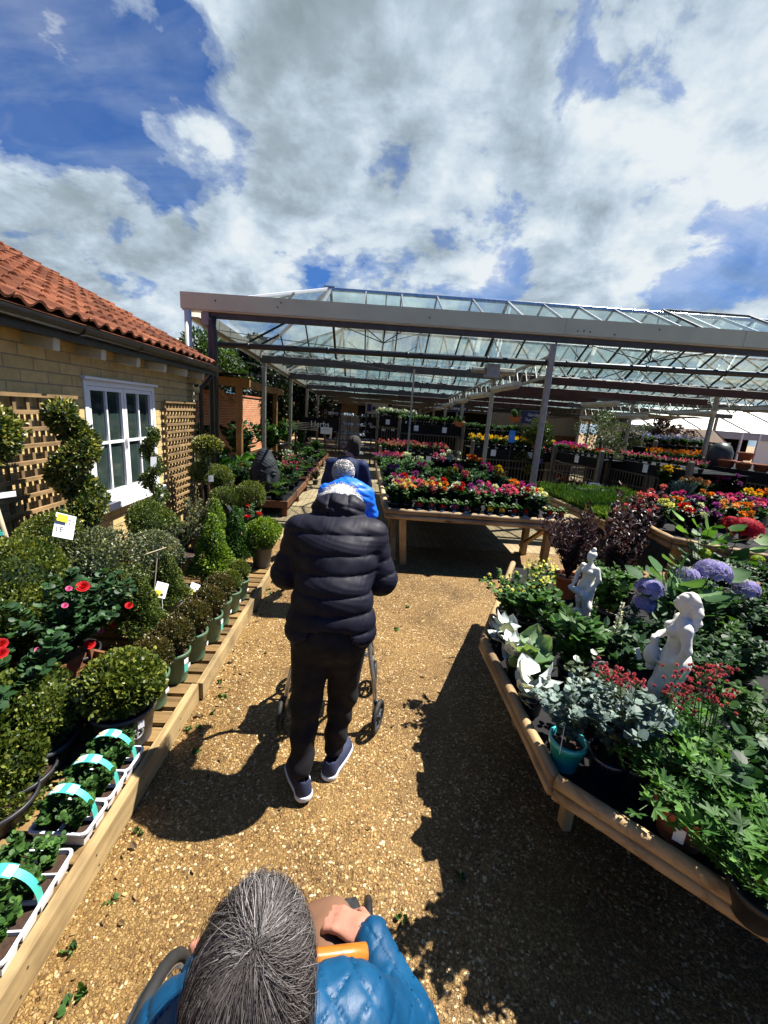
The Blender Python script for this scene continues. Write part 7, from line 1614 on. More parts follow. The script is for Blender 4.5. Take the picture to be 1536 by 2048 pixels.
def face_head(P, c, s=1.0, yaw=0, pit=0):
    """head looking along +y before it is turned; c = centre between the ears"""
    M = (rotz(yaw)@rotx(-pit)); q = (P-np.array(c))@M/s
    d = smin(ell(q, (0, -.005, .025), (.076, .097, .093)), ell(q, (0, .03, -.045), (.056, .062, .068)), .03)
    d = smin(d, seg(q, (0, .092, .010), (0, .112, -.022), .009, .014), .012); d = smin(d, ell(q, (0, .085, .028), (.045, .016, .010)), .012)
    for x in (-1, 1): d = smax(d, -ell(q, (x*.031, .098, .010), (.016, .012, .009)), .006); d = smin(d, ell(q, (x*.031, .080, .010), (.013, .013, .011)), .003); d = smin(d, ell(q, (x*.078, -.004, -.005), (.010, .020, .031)), .006)
    d = smin(d, ell(q, (0, .090, -.052), (.022, .010, .006)), .004); d = smin(d, ell(q, (0, .087, -.063), (.018, .011, .007)), .004); d = smin(d, ell(q, (0, .075, -.092), (.020, .018, .016)), .014)
    return d*s
def child(me_or_obj, t): me_or_obj.parent = t; me_or_obj.matrix_parent_inverse = Matrix.Translation(t.location).inverted(); return me_or_obj
def quilt(coord, pitch_, depth):                    # rows of stuffed baffles with a sharp seam between
    f_ = (coord/pitch_) % 1.0; return depth*(np.sqrt(np.clip(1-(2*f_-1)**2, 0, 1))-.55)

def strands(name, mat, roots, dirs_fn, n_seg, w, t, vals=None):
    """hair as thin tapering ribbons; dirs_fn(roots) -> (n, n_seg+1, 3) paths"""
    paths = dirs_fn(roots); n, m, _ = paths.shape; tan = unit(np.gradient(paths, axis=1)); side = unit(np.cross(tan, rng.normal(size=(n, 1, 3))+np.zeros((n, m, 3))))
    wv = w*np.linspace(1, .35, m)[None, :, None]; A, B_ = paths-side*wv/2, paths+side*wv/2
    P = np.stack([A, B_], 2).reshape(n*m*2, 3); base = (np.arange(n)*m*2)[:, None]; i = np.arange(m-1)*2
    F = np.stack([base+i, base+i+1, base+i+3, base+i+2], -1).reshape(-1, 4); v = vals if vals is not None else rng.uniform(0, 1, n)
    g = G(); g.add(P, F, np.repeat(v, m*2)); return child(g.build(name, mat, None, True), t)

# ---- the walker in the black quilted jacket
pb = np.array([-.125, 1.83, 0.])
t1 = thing('person', 'person seen from behind in black quilted jacket, white hair, pushing a rollator', 'person', pb)
HIP, WA, CH, NE, HD = V3(-.118, 1.80, .83), V3(-.118, 1.83, 1.00), V3(-.112, 1.95, 1.20), V3(-.118, 2.07, 1.315), V3(-.118, 2.17, 1.345)
def rig1(P, out_=0.0):
    d = smin(chain(P, [HIP+V3(0, 0, -.02), WA, CH, CH*.4+NE*.6], [.150, .150, .150, .09], .06), 9., .01)
    return d
Lsh, Rsh = V3(-.295, 2.00, 1.255), V3(.055, 2.00, 1.25); Lel, Rel = V3(-.352, 1.98, 1.045), V3(.112, 1.98, 1.035); Lwr, Rwr = V3(-.33, 2.22, .93), V3(.09, 2.22, .93)
anL, knL, hpL = V3(-.225, 1.700, .12), V3(-.222, 1.80, .43), V3(-.195, 1.82, .80)
anR, knR, hpR = V3(-.075, 1.86, .10), V3(-.045, 1.90, .42), V3(-.045, 1.82, .80)
def body1(P):
    d = face_head(P, HD, .98, 0, .45); d = smin(d, seg(P, NE, HD+V3(0, -.02, -.04), .055, .052), .02); d = smin(d, chain(P, [HIP, WA, CH+V3(0, .04, -.05), NE], [.11, .10, .09, .05], .05), .03)
    for s_, e_, w_ in ((Lsh, Lel, Lwr), (Rsh, Rel, Rwr)): d = smin(d, chain(P, [s_, e_, w_], [.05, .04, .026], .02), .03)
    for a_, k_, h_ in ((anL, knL, hpL), (anR, knR, hpR)): d = smin(d, chain(P, [h_, k_, a_], [.080, .052, .036], .02), .03)
    d = smin(d, hand(P, Lwr, (.1, .95, -.1), (0, -.1, -1), 1, 1.0, 1), .01); return smin(d, hand(P, Rwr, (-.1, .95, -.1), (0, -.1, -1), 1, 1.0, -1), .01)
b1 = child(solid('body', body1, (-.52, 1.55, .04), (.28, 2.45, 1.52), .0085, 'skin'), t1)
def jacket1(P):
    # wide at the hem, bent forward, baffles follow the bent back
    c = ((P[:, 2]-.78)+(P[:, 1]-1.80)*.10)
    xs_ = (P[:, 0]+.116); bow = .012*np.clip(1-np.abs(xs_)/.22, 0, 1)**.7*(np.clip((c-.25)/.3, 0, 1))
    core = ell(P, (-.116, 1.815, .845), (.215, .155, .16)); t_ = core
    t_ = smin(t_, ell(P, (-.116, 1.84, .97), (.190, .150, .19)), .05); t_ = smin(t_, ell(P, (-.116, 1.925, 1.13), (.200, .148, .18)), .05); t_ = smin(t_, ell(P, (-.118, 1.985, 1.24), (.205, .125, .11)), .05)
    sh = smin(seg(P, Lsh, (-.2, 2.02, 1.275), .080, .075), seg(P, Rsh, (-.03, 2.02, 1.275), .080, .075), .03); t_ = smin(t_, sh, .06)
    t_ = t_-quilt(c-bow, .084, .0145)
    t_ = smax(t_, .735-P[:, 2]-.0*xs_+.02, .02); t_ = smax(t_, -seg(P, (-.116, 1.80, .66), (-.116, 1.80, .79), .165, .165), .02)
    for s_, e_, w_, sg in ((Lsh, Lel, Lwr, -1), (Rsh, Rel, Rwr, 1)):
        u1 = unit(e_-s_); l1 = np.linalg.norm(e_-s_); u2 = unit(w_-e_); l2 = np.linalg.norm(w_-e_)
        a = np.clip((P-s_)@u1, 0, l1); b = np.clip((P-e_)@u2, 0, l2); along = a+b
        arm = chain(P, [s_, e_, w_-u2*.02], [.078, .074, .055], .05)-quilt(along+.03, .075, .010); t_ = smin(t_, arm, .018)
    # hood lying on the shoulders: a fat padded roll
    hq = P-V3(-.118, 2.06, 1.368); hood = ell(P, (-.118, 2.055, 1.368), (.138, .098, .086), rotx(-.15)); rib = np.abs(hq[:, 0]); hood = hood+.007*np.exp(-((rib-.045)/.007)**2)+.006*np.exp(-((hq[:, 2]-.035+.3*hq[:, 0]**2*8)/.006)**2)+.003*np.sin(hq[:, 0]*60+hq[:, 2]*90)
    hood = smax(hood, -ell(P, (-.118, 2.165, 1.39), (.098, .125, .11)), .02); hem_ = seg(P, (-.2, 2.03, 1.30), (-.03, 2.03, 1.30), .055, .055)
    t_ = smin(t_, hem_, .02); t_ = smin(t_, hood, .010)
    wr = .0007*np.sin(P[:, 0]*70+P[:, 2]*160+6*np.sin(P[:, 2]*30))+.0006*np.sin(P[:, 0]*160-P[:, 2]*90+4*np.sin(P[:, 0]*40)); return t_+wr
j1 = child(solid('jacket', jacket1, (-.52, 1.58, .68), (.29, 2.34, 1.52), .0058, 'jacket_black'), t1)
def trous1(P):
    d = smin(chain(P, [hpL, knL, anL+V3(0, 0, .02)], [.112, .072, .056], .04), chain(P, [hpR, knR, anR+V3(0, 0, .02)], [.112, .072, .055], .04), .02); d = smin(d, ell(P, (-.118, 1.80, .82), (.170, .130, .13)), .05)
    w_ = .0055*np.sin(P[:, 2]*46+3*np.sin(P[:, 0]*20)+P[:, 1]*12)*np.clip((.62-P[:, 2])*3, 0.15, 1); return smax(d+w_, np.maximum(.105-P[:, 2], P[:, 2]-.90), .004)
child(solid('trousers', trous1, (-.38, 1.58, .05), (.16, 2.04, .93), .0075, 'trousers_black'), t1)
def shoe(t, heel, toe, zh, zt, mat='shoe_navy', name='shoe'):
    """heel and toe on the ground plan; zh/zt lift of heel and toe"""
    heel, toe = np.array([*heel, zh]), np.array([*toe, zt]); Lg = np.linalg.norm(toe-heel); d = (toe-heel)/Lg; up = unit(np.array([0, 0, 1.])-d*d[2]); sd = np.cross(d, up); M = np.stack([sd, d, up], 1)
    def q_(P): return (P-heel)@M
    def outl(q): 
        y = q[:, 1]/Lg; wid = .036+.016*np.clip(np.sin(np.clip((y-.25)*2.1, 0, 1)*np.pi*.5+0), 0, 1)*1.0-.028*np.clip(y-.80, 0, 1)/.2; return np.clip(wid, .006, .056)
    def up_(P):
        q = q_(P); y = np.clip(q[:, 1]/Lg, 0, 1); h = .035+.055*np.exp(-((y-.12)/.30)**2); c = np.stack([np.zeros(len(q)), np.clip(q[:, 1], .032, Lg-.040), np.full(len(q), .022)], 1)
        e = (q-c)/np.stack([np.clip(outl(q), .02, 1)+.004, np.full(len(q), .036), h+.008], 1); r_ = np.linalg.norm(e, axis=1); dd = (r_-1)*.034
        dd = smax(dd, .020-q[:, 2], .004); return smax(dd, -(np.linalg.norm((q-V3(0, .055, .095))/V3(.028, .042, .045), axis=1)-1)*.03, .004)
    def so_(P):
        q = q_(P); c = np.stack([np.zeros(len(q)), np.clip(q[:, 1], .034, Lg-.042), np.zeros(len(q))], 1); dd = np.linalg.norm((q-c)[:, :2], axis=1)-(outl(q)+.008); return smax(smax(dd, q[:, 2]-.026, .004), -q[:, 2], .004)
    lo = np.minimum(heel, toe)-[.07, .07, .01]; hi = np.maximum(heel, toe)+[.07, .07, .13]
    s_ = child(solid(name, up_, lo, hi, .0048, mat), t); o = solid('sole', so_, lo, hi, .0048, 'sole_white'); o.parent = s_; return s_
shoe(t1, (-.190, 1.625), (-.290, 1.890), .022, .0)
shoe(t1, (-.100, 1.765), (-.010, 2.035), .002, .0)
t = t1; n = 1800; d = unit(rng.normal(size=(n, 3))); ok = (d[:, 2] > -.1); d = d[ok]; c_ = HD+V3(0, -.01, .036); roots = c_+d*V3(.083, .102, .090)
def hp1(r):
    dd = unit(r-c_); n = len(r); tt = np.linspace(0, 1, 7)[None, :, None]; fl = unit(dd*[1, 1, .0]+rng.normal(0, .4, (n, 3))); return r[:, None]+dd[:, None]*.018*np.sin(tt*2)*.6+fl[:, None]*.04*tt-np.array([0, 0, .03])*tt**2
g_ = child(solid('hair', lambda P: ell(P, c_, (.088, .106, .094))+.003*np.sin(P[:, 0]*150)*np.sin(P[:, 2]*130), c_-.13, c_+.13, .008, 'hair_white'), t1); hs_ = strands('hair_locks', 'hair_white', roots, hp1, 6, .0022, t1); hs_.parent = g_; hs_.matrix_parent_inverse = Matrix.Identity(4)

# ---- rollator
tr = thing('rollator', 'grey framed wheeled walking aid pushed by the person in the black jacket', 'rollator', (-.12, 2.2, 0))
for s_, xs in ((-1, 'l'), (1, 'r')):
    X = lambda v: s_*v
    g = G(); P = [(X(.21), .10, .92), (X(.205), -.02, .93), (X(.20), .06, .74), (X(.20), .02, .55), (X(.225), -.03, .40), (X(.265), -.06, .26), (X(.26), -.07, .10)]
    P = np.array([[(1-u)*a+u*b for a, b in zip(P[i], P[i+1])] for i in range(6) for u in (0, .5)]+[P[-1]]); 
    for _ in range(2): P[1:-1] = (P[:-2]+2*P[1:-1]+P[2:])/4
    g.tube(P, .0125, 10); g.tube([(X(.21), .04, .55), (X(.245), .22, .35), (X(.25), .32, .12)], .0115, 10); g.tube([(X(.225), -.02, .42), (X(.25), .24, .30)], .009, 8); g.build('side_frame', 'silver', tr, True)
    g = G(); g.tube([(X(.21), .10, .925), (X(.206), -.04, .935)], .017, 10); g.build('grip', 'rubber', tr, True)
    g = G(); g.tube([(X(.215), .12, .90), (X(.24), .02, .86)], .006, 6); g.build('brake_lever', 'black_metal', tr)
    for (yy, rr_) in ((-.075, .098), (.33, .098)):
        xw = X(.285) if yy < 0 else X(.27); g = G(); a_ = np.linspace(0, 2*np.pi, 29); yaw_ = .35 if (yy < 0 and s_ > 0) else 0
        ring = np.stack([xw+np.sin(a_)*0+math.sin(yaw_)*np.cos(a_)*(rr_-.014), yy+math.cos(yaw_)*np.cos(a_)*(rr_-.014), rr_+np.sin(a_)*(rr_-.014)], 1); g.tube(ring, .014, 8, closed=True); w_ = g.build('wheel', 'rubber', tr, True)
        g = G(); g.tube([(xw-.016, yy, rr_), (xw+.016, yy, rr_)], .024, 12)
        for k in range(5): a = 2*np.pi*k/5; g.tube([(xw, yy, rr_), (xw+math.sin(yaw_)*math.cos(a)*(rr_-.02), yy+math.cos(yaw_)*math.cos(a)*(rr_-.02), rr_+math.sin(a)*(rr_-.02))], .007, 6)
        g.build('hub', 'pot_grey', w_); g = G(); g.beam((X(.262), yy, rr_+.11), (xw, yy, rr_), .022, .02); g.build('fork', 'black_metal', tr)
g = G(); g.tube([(-.245, .24, .30), (.245, .24, .30)], .009, 8); g.tube([(-.2, .03, .54), (.24, .26, .30)], .008, 8).tube([(.2, .03, .54), (-.24, .26, .30)], .008, 8); g.build('cross_brace', 'silver', tr)
g = G(); g.box((-.19, .0, .545), (.19, .24, .57)); g.build('seat', 'fabric_black', tr)
g = G(); g.box((-.15, .10, .34), (.15, .24, .54)); g.build('bag', 'fabric_black', tr)

# ---- the person in the bright blue quilted jacket
t2 = thing('person', 'person with curly grey hair in bright blue quilted jacket, walking ahead of the black jacket', 'person', (-.14, 3.85, 0))
H2 = V3(-.205, 4.02, 1.25); h2l, h2r = V3(-.24, 3.78, .74), V3(-.06, 3.78, .74)
A2 = [((-.34, 3.88, 1.10), (-.40, 3.92, .90), (-.34, 4.12, .82)), ((.02, 3.88, 1.10), (.075, 3.92, .90), (.02, 4.12, .82))]
def body2(P):
    d = face_head(P, H2, .95, .25, .25); d = smin(d, seg(P, (-.17, 3.93, 1.12), H2, .05, .05), .02); d = smin(d, chain(P, [(-.15, 3.78, .78), (-.14, 3.85, 1.05)], [.12, .12], .03), .03)
    for s_, e_, w_ in A2: d = smin(d, chain(P, [s_, e_, w_], [.05, .04, .026], .02), .03)
    for h_, x_, y_ in ((h2l, -.26, 3.70), (h2r, -.05, 3.95)): d = smin(d, chain(P, [h_, (x_, 3.84, .42), (x_, y_, .08)], [.08, .055, .038], .02), .03)
    d = smin(d, hand(P, A2[0][2], (0, 1, -.2), (0, -.2, -1), 1, 1.0, 1), .01); return smin(d, hand(P, A2[1][2], (0, 1, -.2), (0, -.2, -1), 1, 1.0, -1), .01)
child(solid('body', body2, (-.55, 3.55, .02), (.28, 4.35, 1.42), .011, 'skin'), t2)
def jk2(P):
    c = (P[:, 2]-.62)+(P[:, 1]-3.8)*.2; t_ = smin(ell(P, (-.15, 3.80, .82), (.21, .15, .17)), ell(P, (-.145, 3.86, 1.06), (.225, .15, .19)), .06); t_ = smin(t_, seg(P, (-.18, 3.90, 1.14), (-.19, 3.95, 1.185), .10, .066), .05); t_ = t_-quilt(c, .078, .010)
    for s_, e_, w_ in A2: t_ = smin(t_, chain(P, [s_, e_, w_], [.082, .072, .05], .04)-quilt(np.clip((P-np.array(s_))@unit(np.array(e_)-np.array(s_)), 0, .3)+.02, .07, .008), .02)
    t_ = smax(t_, .68-P[:, 2], .01); t_ = smax(t_, -ell(P, H2+V3(0, 0, .03), (.085, .10, .11)), .01); return t_+.0018*np.sin(P[:, 0]*80+P[:, 2]*120)
child(solid('jacket', jk2, (-.55, 3.56, .62), (.27, 4.25, 1.30), .0075, 'jacket_blue'), t2)
child(solid('trousers', lambda P: smax(smin(smin(chain(P, [h2l, (-.26, 3.84, .42), (-.26, 3.70, .06)], [.11, .08, .065], .03), chain(P, [h2r, (-.05, 3.84, .42), (-.05, 3.95, .06)], [.11, .08, .065], .03), .03), ell(P, (-.15, 3.79, .78), (.17, .12, .12)), .04), .05-P[:, 2], .004), (-.40, 3.55, .02), (.13, 4.08, .92), .011, 'trousers_black'), t2)
shoe(t2, (-.26, 3.64), (-.26, 3.88), 0, 0, 'fabric_black'); shoe(t2, (-.05, 3.89), (-.03, 4.13), 0, 0, 'fabric_black')
hb = H2+V3(0, -.01, .035)
g_ = child(solid('hair', lambda P: ell(P, hb, (.092, .108, .100))+.013*np.sin(P[:, 0]*85+2*np.sin(P[:, 2]*50))*np.sin(P[:, 2]*80+1.5*np.sin(P[:, 1]*60))*np.sin(P[:, 1]*75), hb-.15, hb+.15, .0055, 'hair_silver'), t2)
n = 1500; d = unit(rng.normal(size=(n, 3))); rt = hb+d*V3(.092, .108, .100)
def curl(r):
    n = len(r); dd = unit(r-hb); u = unit(np.cross(dd, rng.normal(size=(n, 3)))); w_ = np.cross(dd, u); tt = np.linspace(0, 1, 10); R_ = rng.uniform(.010, .019, n)[:, None, None]; a = tt[None, :, None]*rng.uniform(4, 7, n)[:, None, None]
    return r[:, None]+dd[:, None]*(.006+.008*np.sin(a*.5))+u[:, None]*R_*np.sin(a)+w_[:, None]*R_*(1-np.cos(a))
hs_ = strands('curls', 'hair_silver', rt, curl, 9, .0055, t2); hs_.parent = g_; hs_.matrix_parent_inverse = Matrix.Identity(4)
hs_.data.materials[0] = MATS['hair_silver']

# ---- the person in navy farther on
t3 = thing('person', 'dark haired person in a loose navy top farthest along the path', 'person', (-.23, 5.2, 0))
H3 = V3(-.15, 5.30, 1.44); A3 = [((-.41, 5.2, 1.20), (-.47, 5.25, .95), (-.40, 5.45, .88)), ((-.03, 5.2, 1.20), (.03, 5.25, .95), (-.05, 5.45, .88))]
def body3(P):
    d = face_head(P, H3, .95, -.1, .3); d = smin(d, seg(P, (-.2, 5.22, 1.28), H3, .05, .05), .02); d = smin(d, chain(P, [(-.23, 5.2, .85), (-.22, 5.2, 1.15)], [.12, .12], .03), .03)
    for s_, e_, w_ in A3: d = smin(d, chain(P, [s_, e_, w_], [.05, .04, .026], .02), .03)
    for x_, y_ in ((-.32, 5.05), (-.14, 5.35)): d = smin(d, chain(P, [(x_, 5.2, .82), (x_, 5.24, .45), (x_, y_, .08)], [.08, .055, .038], .02), .03)
    d = smin(d, hand(P, A3[0][2], (0, 1, -.2), (0, -.2, -1), 1, 1.0, 1), .01); return smin(d, hand(P, A3[1][2], (0, 1, -.2), (0, -.2, -1), 1, 1.0, -1), .01)
child(solid('body', body3, (-.60, 4.9, .02), (.18, 5.7, 1.60), .012, 'skin'), t3)
def tp3(P):
    t_ = smin(ell(P, (-.235, 5.19, .90), (.22, .15, .22)), ell(P, (-.225, 5.19, 1.12), (.215, .13, .19)), .08)
    for s_, e_, w_ in A3: t_ = smin(t_, chain(P, [s_, e_, w_], [.078, .070, .055], .04), .05)
    return smax(t_, .74-P[:, 2], .01)+.003*np.sin(P[:, 0]*40+P[:, 2]*25)
child(solid('top', tp3, (-.60, 4.92, .68), (.18, 5.6, 1.36), .010, 'jacket_navy'), t3)
child(solid('trousers', lambda P: smax(smin(chain(P, [(-.32, 5.2, .85), (-.32, 5.24, .45), (-.32, 5.05, .06)], [.11, .08, .065], .03), chain(P, [(-.14, 5.2, .85), (-.14, 5.24, .45), (-.14, 5.35, .06)], [.11, .08, .065], .03), .05), .05-P[:, 2], .004), (-.46, 4.9, .02), (.02, 5.5, 1.0), .012, 'trousers_black'), t3)
shoe(t3, (-.32, 4.99), (-.32, 5.24), 0, 0, 'fabric_black'); shoe(t3, (-.14, 5.29), (-.14, 5.54), 0, 0, 'fabric_black')
child(solid('hair', lambda P: smin(ell(P, H3+V3(0, -.012, .03), (.090, .108, .100)), ell(P, H3+V3(0, -.05, -.05), (.082, .06, .085)), .03)+.003*np.sin(P[:, 0]*130)*np.sin(P[:, 2]*30), H3-.19, H3+.16, .008, 'hair_dark'), t3)

# ---- the seated woman and her wheelchair
t4 = thing('person', 'grey haired person seen from above in a wheelchair, teal quilted jacket and tan trousers', 'person', (-.12, .45, 0))
HC = V3(-.118, .440, 1.026)
SL, SR = V3(-.255, .48, .80), V3(.030, .49, .82); EL, ER = V3(-.345, .47, .55), V3(.145, .58, .60); WL, WR = V3(-.30, .70, .58), V3(.080, .735, .630)
KL, KR = V3(-.195, .70, .515), V3(-.030, .800, .525)
def body4(P):
    d = face_head(P, HC+V3(0, 0, 0), 1.0, 0, .30); d = smin(d, seg(P, (-.12, .45, .88), HC-V3(0, .01, .03), .052, .055), .02); d = smin(d, chain(P, [(-.12, .44, .58), (-.12, .45, .78), (-.12, .45, .88)], [.12, .11, .06], .04), .03)
    for s_, e_, w_ in ((SL, EL, WL), (SR, ER, WR)): d = smin(d, chain(P, [s_, e_, w_], [.05, .042, .026], .02), .03)
    for s_, k_ in ((-.20, KL), (-.04, KR)): d = smin(d, chain(P, [(s_, .48, .54), k_, (k_[0], k_[1]+.05, .14), (k_[0], k_[1]+.12, .10)], [.085, .058, .038, .034], .02), .03)
    d = smin(d, hand(P, WL, (.2, .9, -.1), (0, -.1, -1), 1, .9, 1), .01)
    return smin(d, hand(P, WR, (-.90, .38, .0), (.0, -.25, -1), 1.0, .9, -1), .008)
b4 = child(solid('body', body4, (-.48, .26, .06), (.26, 1.18, 1.22), .0062, 'skin'), t4)
def jk4(P):
    t_ = smin(ell(P, (-.12, .46, .62), (.20, .155, .16)), ell(P, (-.12, .46, .77), (.19, .14, .15)), .06); t_ = smin(t_, smin(seg(P, SL, (-.17, .465, .875), .072, .055), seg(P, SR, (-.07, .465, .875), .072, .055), .03), .05)
    for s_, e_, w_ in ((SL, EL, WL), (SR, ER, WR)): t_ = smin(t_, chain(P, [s_, e_, w_-unit(w_-e_)*.01], [.078, .074, .046], .04), .035)
    u_, w_ = (P[:, 0]+P[:, 1]*.8+P[:, 2]*.6), (P[:, 0]-P[:, 1]*.8-P[:, 2]*.6); lin = np.maximum(np.exp(-((((u_/.064) % 1)-.5)/.042)**2), np.exp(-((((w_/.064) % 1)-.5)/.042)**2)); t_ = t_+.0056*lin+.0007*np.sin(u_*120+4*np.sin(w_*50))*np.sin(w_*75)+.0012*np.sin(P[:, 1]*40+3*np.sin(P[:, 0]*30))
    t_ = smax(t_, -ell(P, HC, (.082, .10, .125)), .01); return t_
j4 = child(solid('jacket', jk4, (-.50, .22, .42), (.26, .82, .99), .0048, 'jacket_teal'), t4)
def tr4(P):
    d = None
    for s_, k_ in ((-.205, KL), (-.035, KR)): e = chain(P, [(s_, .46, .555), (k_[0], k_[1]-.02, k_[2]+.01), (k_[0], k_[1]+.045, .15)], [.092, .074, .058], .05); d = e if d is None else smin(d, e, .06)
    d = smin(d, seg(P, (-.14, .48, .54), (-.10, .68, .52), .08, .05), .05); w_ = .004*np.sin(P[:, 0]*50-P[:, 1]*55+2*np.sin(P[:, 1]*30)); return smax(d+w_, .13-P[:, 2], .004)
child(solid('trousers', tr4, (-.36, .32, .10), (.10, 1.08, .70), .0065, 'trousers_tan'), t4)
shoe(t4, (KL[0], KL[1]-.0), (KL[0]-.01, KL[1]+.20), .085, .085, 'fabric_black'); shoe(t4, (KR[0], KR[1]-.04), (KR[0]+.01, KR[1]+.20), .085, .085, 'fabric_black')
# hair: a cap close to the skull, then strands that leave the crown whorl and hang down
RX, RY, RZ_ = .074, .100, .110; HB = HC+V3(0, -.008, .012)
cap_ = child(solid('hair', lambda P: smax(smin(ell(P, HB, (RX, RY, RZ_)), ell(P, HB+V3(0, -.035, -.09), (.085, .075, .13)), .03), (P[:, 1]-HB[1]-.045)-(P[:, 2]-HB[2]-.05)*1.4, .01), HB-[.13, .15, .26], HB+[.13, .14, .15], .0055, 'scalp', v=.3), t4)
CR = unit(V3(.14, -.24, 1.0))                        # crown whorl, behind the top of the head
e1 = unit(np.cross(CR, (0, 1, 0))); e2 = np.cross(CR, e1)
phF = math.atan2(e2[1], e1[1])
def hair4(n, lift, w, lo_, hi_, mat, seed, nm, spread=1.0):
    r = np.random.default_rng(seed); phi = r.uniform(0, 2*np.pi, n); th0 = np.abs(r.uniform(0, 1, n))**.8*1.35*spread+.03; m = 15; S_ = np.linspace(0, 1, m)
    Ltot = r.uniform(.16, .27, n); paths = np.zeros((n, m, 3)); swirl = .55+r.normal(0, .12, n)
    clump = np.round(phi*9+th0*5+r.normal(0, .25, n))/9; phi_e = phi; wob = .42*np.sin(clump*53)+.30*np.sin(clump*23+1)+r.normal(0, .14, n)
    pts = None; pos_ = None
    th = th0.copy(); ph_ = phi.copy()
    off = r.uniform(.2, 1, n)*lift; vel = None
    for j in range(m):
        d = CR*np.cos(th)[:, None]+(np.cos(ph_)[:, None]*e1+np.sin(ph_)[:, None]*e2)*np.sin(th)[:, None]
        if j == 0: jit = (r.normal(0, .0045, (n, 1))*e1+r.normal(0, .007, (n, 1))*e2)
        on_ = HB+jit+d*(np.array([RX, RY, RZ_])+off[:, None]+.004*np.sin(np.pi*S_[j]))
        if j == 0: cur = on_; paths[:, 0] = cur; prev = cur.copy(); free = np.zeros(n, bool); continue
        step = Ltot/(m-1); fr = (d[:, 2] < -.05) | free; free = fr
        nxt = np.where(fr[:, None], cur+np.stack([np.zeros(n), -.02*step/step*.0+np.zeros(n), -step], 1)+r.normal(0, .0007, (n, 3)), on_)
        paths[:, j] = nxt; prev = cur; cur = nxt
        th = th+step/.105; ph_ = ph_+(swirl*np.exp(-th*1.0)+.35*np.sin(2*phi+1.2)*np.exp(-(th-.8)**2*2)+wob)*step/.105
    vals = np.clip(r.beta(1.5, 2.0, n)*(.68+.38*np.cos(phi-phF))+.14*np.sin(clump*37)+lo_, 0, hi_)
    return strands(nm, mat, None, lambda _: paths, m-1, w, t4, vals)
t = t4
for nm, n, lift, w, lo_, hi_, sd in (('hair_locks', 11000, .004, .0011, .02, .65, 3), ('hair_locks', 8000, .008, .0007, .12, 1.0, 4), ('hair_locks', 260, .014, .0005, .3, 1.0, 5)):
    h_ = hair4(n, lift, w, lo_, hi_, 'hair_grey', sd, nm); h_.parent = cap_; h_.matrix_parent_inverse = Matrix.Identity(4)
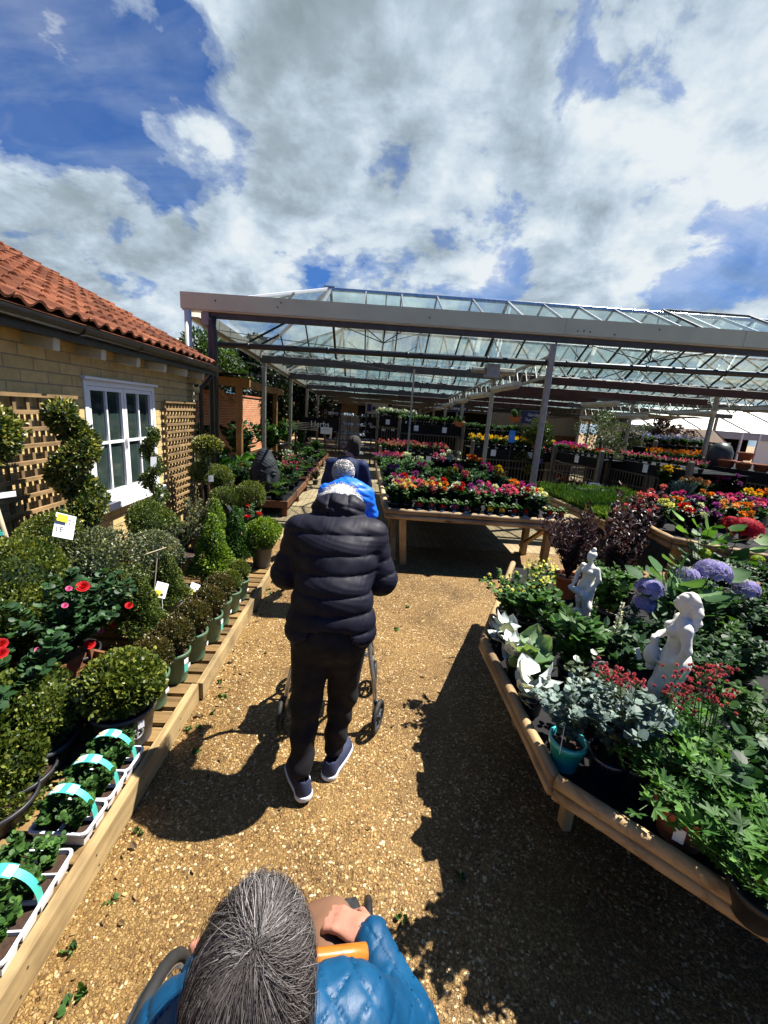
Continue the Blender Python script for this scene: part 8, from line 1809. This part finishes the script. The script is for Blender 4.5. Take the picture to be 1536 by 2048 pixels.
# wheelchair
wc = thing('wheelchair', 'black framed wheelchair carrying the grey haired person in the teal jacket', 'wheelchair', (-.135, .62, 0))
for s_ in (-1, 1):
    x = s_*.215
    g = G(); a_ = np.linspace(0, 2*np.pi, 41); xw = s_*.272; g.tube(np.stack([np.full(41, xw), -.06+.285*np.cos(a_), .30+.285*np.sin(a_)], 1), .015, 8, closed=True); w_ = g.build('rear_wheel', 'rubber', wc, True)
    g = G(); g.tube(np.stack([np.full(41, xw), -.06+.268*np.cos(a_), .30+.268*np.sin(a_)], 1), .008, 6, closed=True); g.tube([(xw-.03, -.06, .30), (xw+.02, -.06, .30)], .022, 10); [g.tube([(xw, -.06, .30), (xw, -.06+.265*math.cos(b), .30+.265*math.sin(b))], .0025, 4) for b in np.linspace(0, 2*np.pi, 19)[:-1]]; g.build('spokes', 'silver', w_)
    g = G(); g.tube(np.stack([np.full(41, xw+s_*.028), -.06+.255*np.cos(a_), .30+.255*np.sin(a_)], 1), .007, 6, closed=True); g.build('hand_rim', 'silver', w_, True)
    fy = .225 if s_ > 0 else .06
    g = G(); g.tube([(x, -.33, .90), (x, -.26, .90), (x, -.24, .84), (x, -.23, .46), (x, -.20, .30)], .0125, 8).tube([(x, -.23, .46), (x, fy, .47), (x, fy+.04, .40), (x*.9, fy+.10, .16)], .0125, 8).tube([(x, -.2, .25), (x, fy-.04, .24), (x, fy, .47)], .0115, 8); g.build('side_frame', 'silver', wc, True)
    g = G(); g.tube([(x*.99, -.22, .59), (x*.99, -.05, .60), (x*.99, fy-.03, .60), (x*.99, fy, .58), (x*.99, fy+.005, .46)], .011, 8); g.build('arm_tube', 'black_metal', wc, True)
    g = G(); g.beam((x*.99, -.20, .622), (x*.99, fy-.09, .622), .034, .022); g.build('armrest_pad', 'rubber', wc)
    g = G(); g.tube([(x, -.335, .90), (x, -.25, .90)], .017, 8); g.build('push_grip', 'rubber', wc)
    g = G(); g.tube([(x, fy-.02, .44), (x, fy-.05, .54), (x, fy-.08, .545)], .009, 8).tube([(x, fy-.08, .545), (x, fy-.12, .55)], .013, 8); g.build('brake_lever', 'black_metal', wc)
    g = G(); g.tube([(x-.012, .20, .07), (x+.012, .20, .07)], .07, 14); g.build('castor', 'rubber', wc, True); g = G(); g.beam((x, .20, .07), (x, .18, .25), .03, .02); g.build('fork', 'black_metal', wc)
    g = G(); g.box((min(x*.95, x*.35), .16, .065), (max(x*.95, x*.35), .34, .078)); g.build('footplate', 'pot_black', wc)
g = G(); g.box((-.205, -.22, .425), (.205, .05, .445)); g.build('seat', 'fabric_black', wc)
g = G(); g.box((-.205, -.245, .48), (.205, -.228, .82)); g.build('backrest', 'fabric_black', wc)
g = G(); g.prism([(.115, .10), (.195, .10), (.20, .20), (.18, .235), (.125, .225)], .36, .575); g.build('calf_pad', 'fabric_black', wc)
# walking stick held across her lap
ws = thing('walking_stick', 'varnished orange wood walking stick held across the seated person', 'walking stick', (.02, .66, .72))
a, b = at(628, 1919, z=.735)-V3(.02, .66, .72), at(733, 1906, z=.715)-V3(.02, .66, .72)
g = G(); dd = b-a; L_ = np.linalg.norm(dd); g.tube([a-dd*.35, a, a+dd*.5, b-dd*.02, b], [.018, .018, .018, .018, .016], 14); g.build('handle', 'cane_wood', ws, True)
g = G(); s0 = a-dd*.30; g.tube([s0, s0+V3(-.02, .14, -.35), s0+V3(-.04, .24, -.62)], .010, 10); g.build('shaft', 'cane_wood', ws, True)
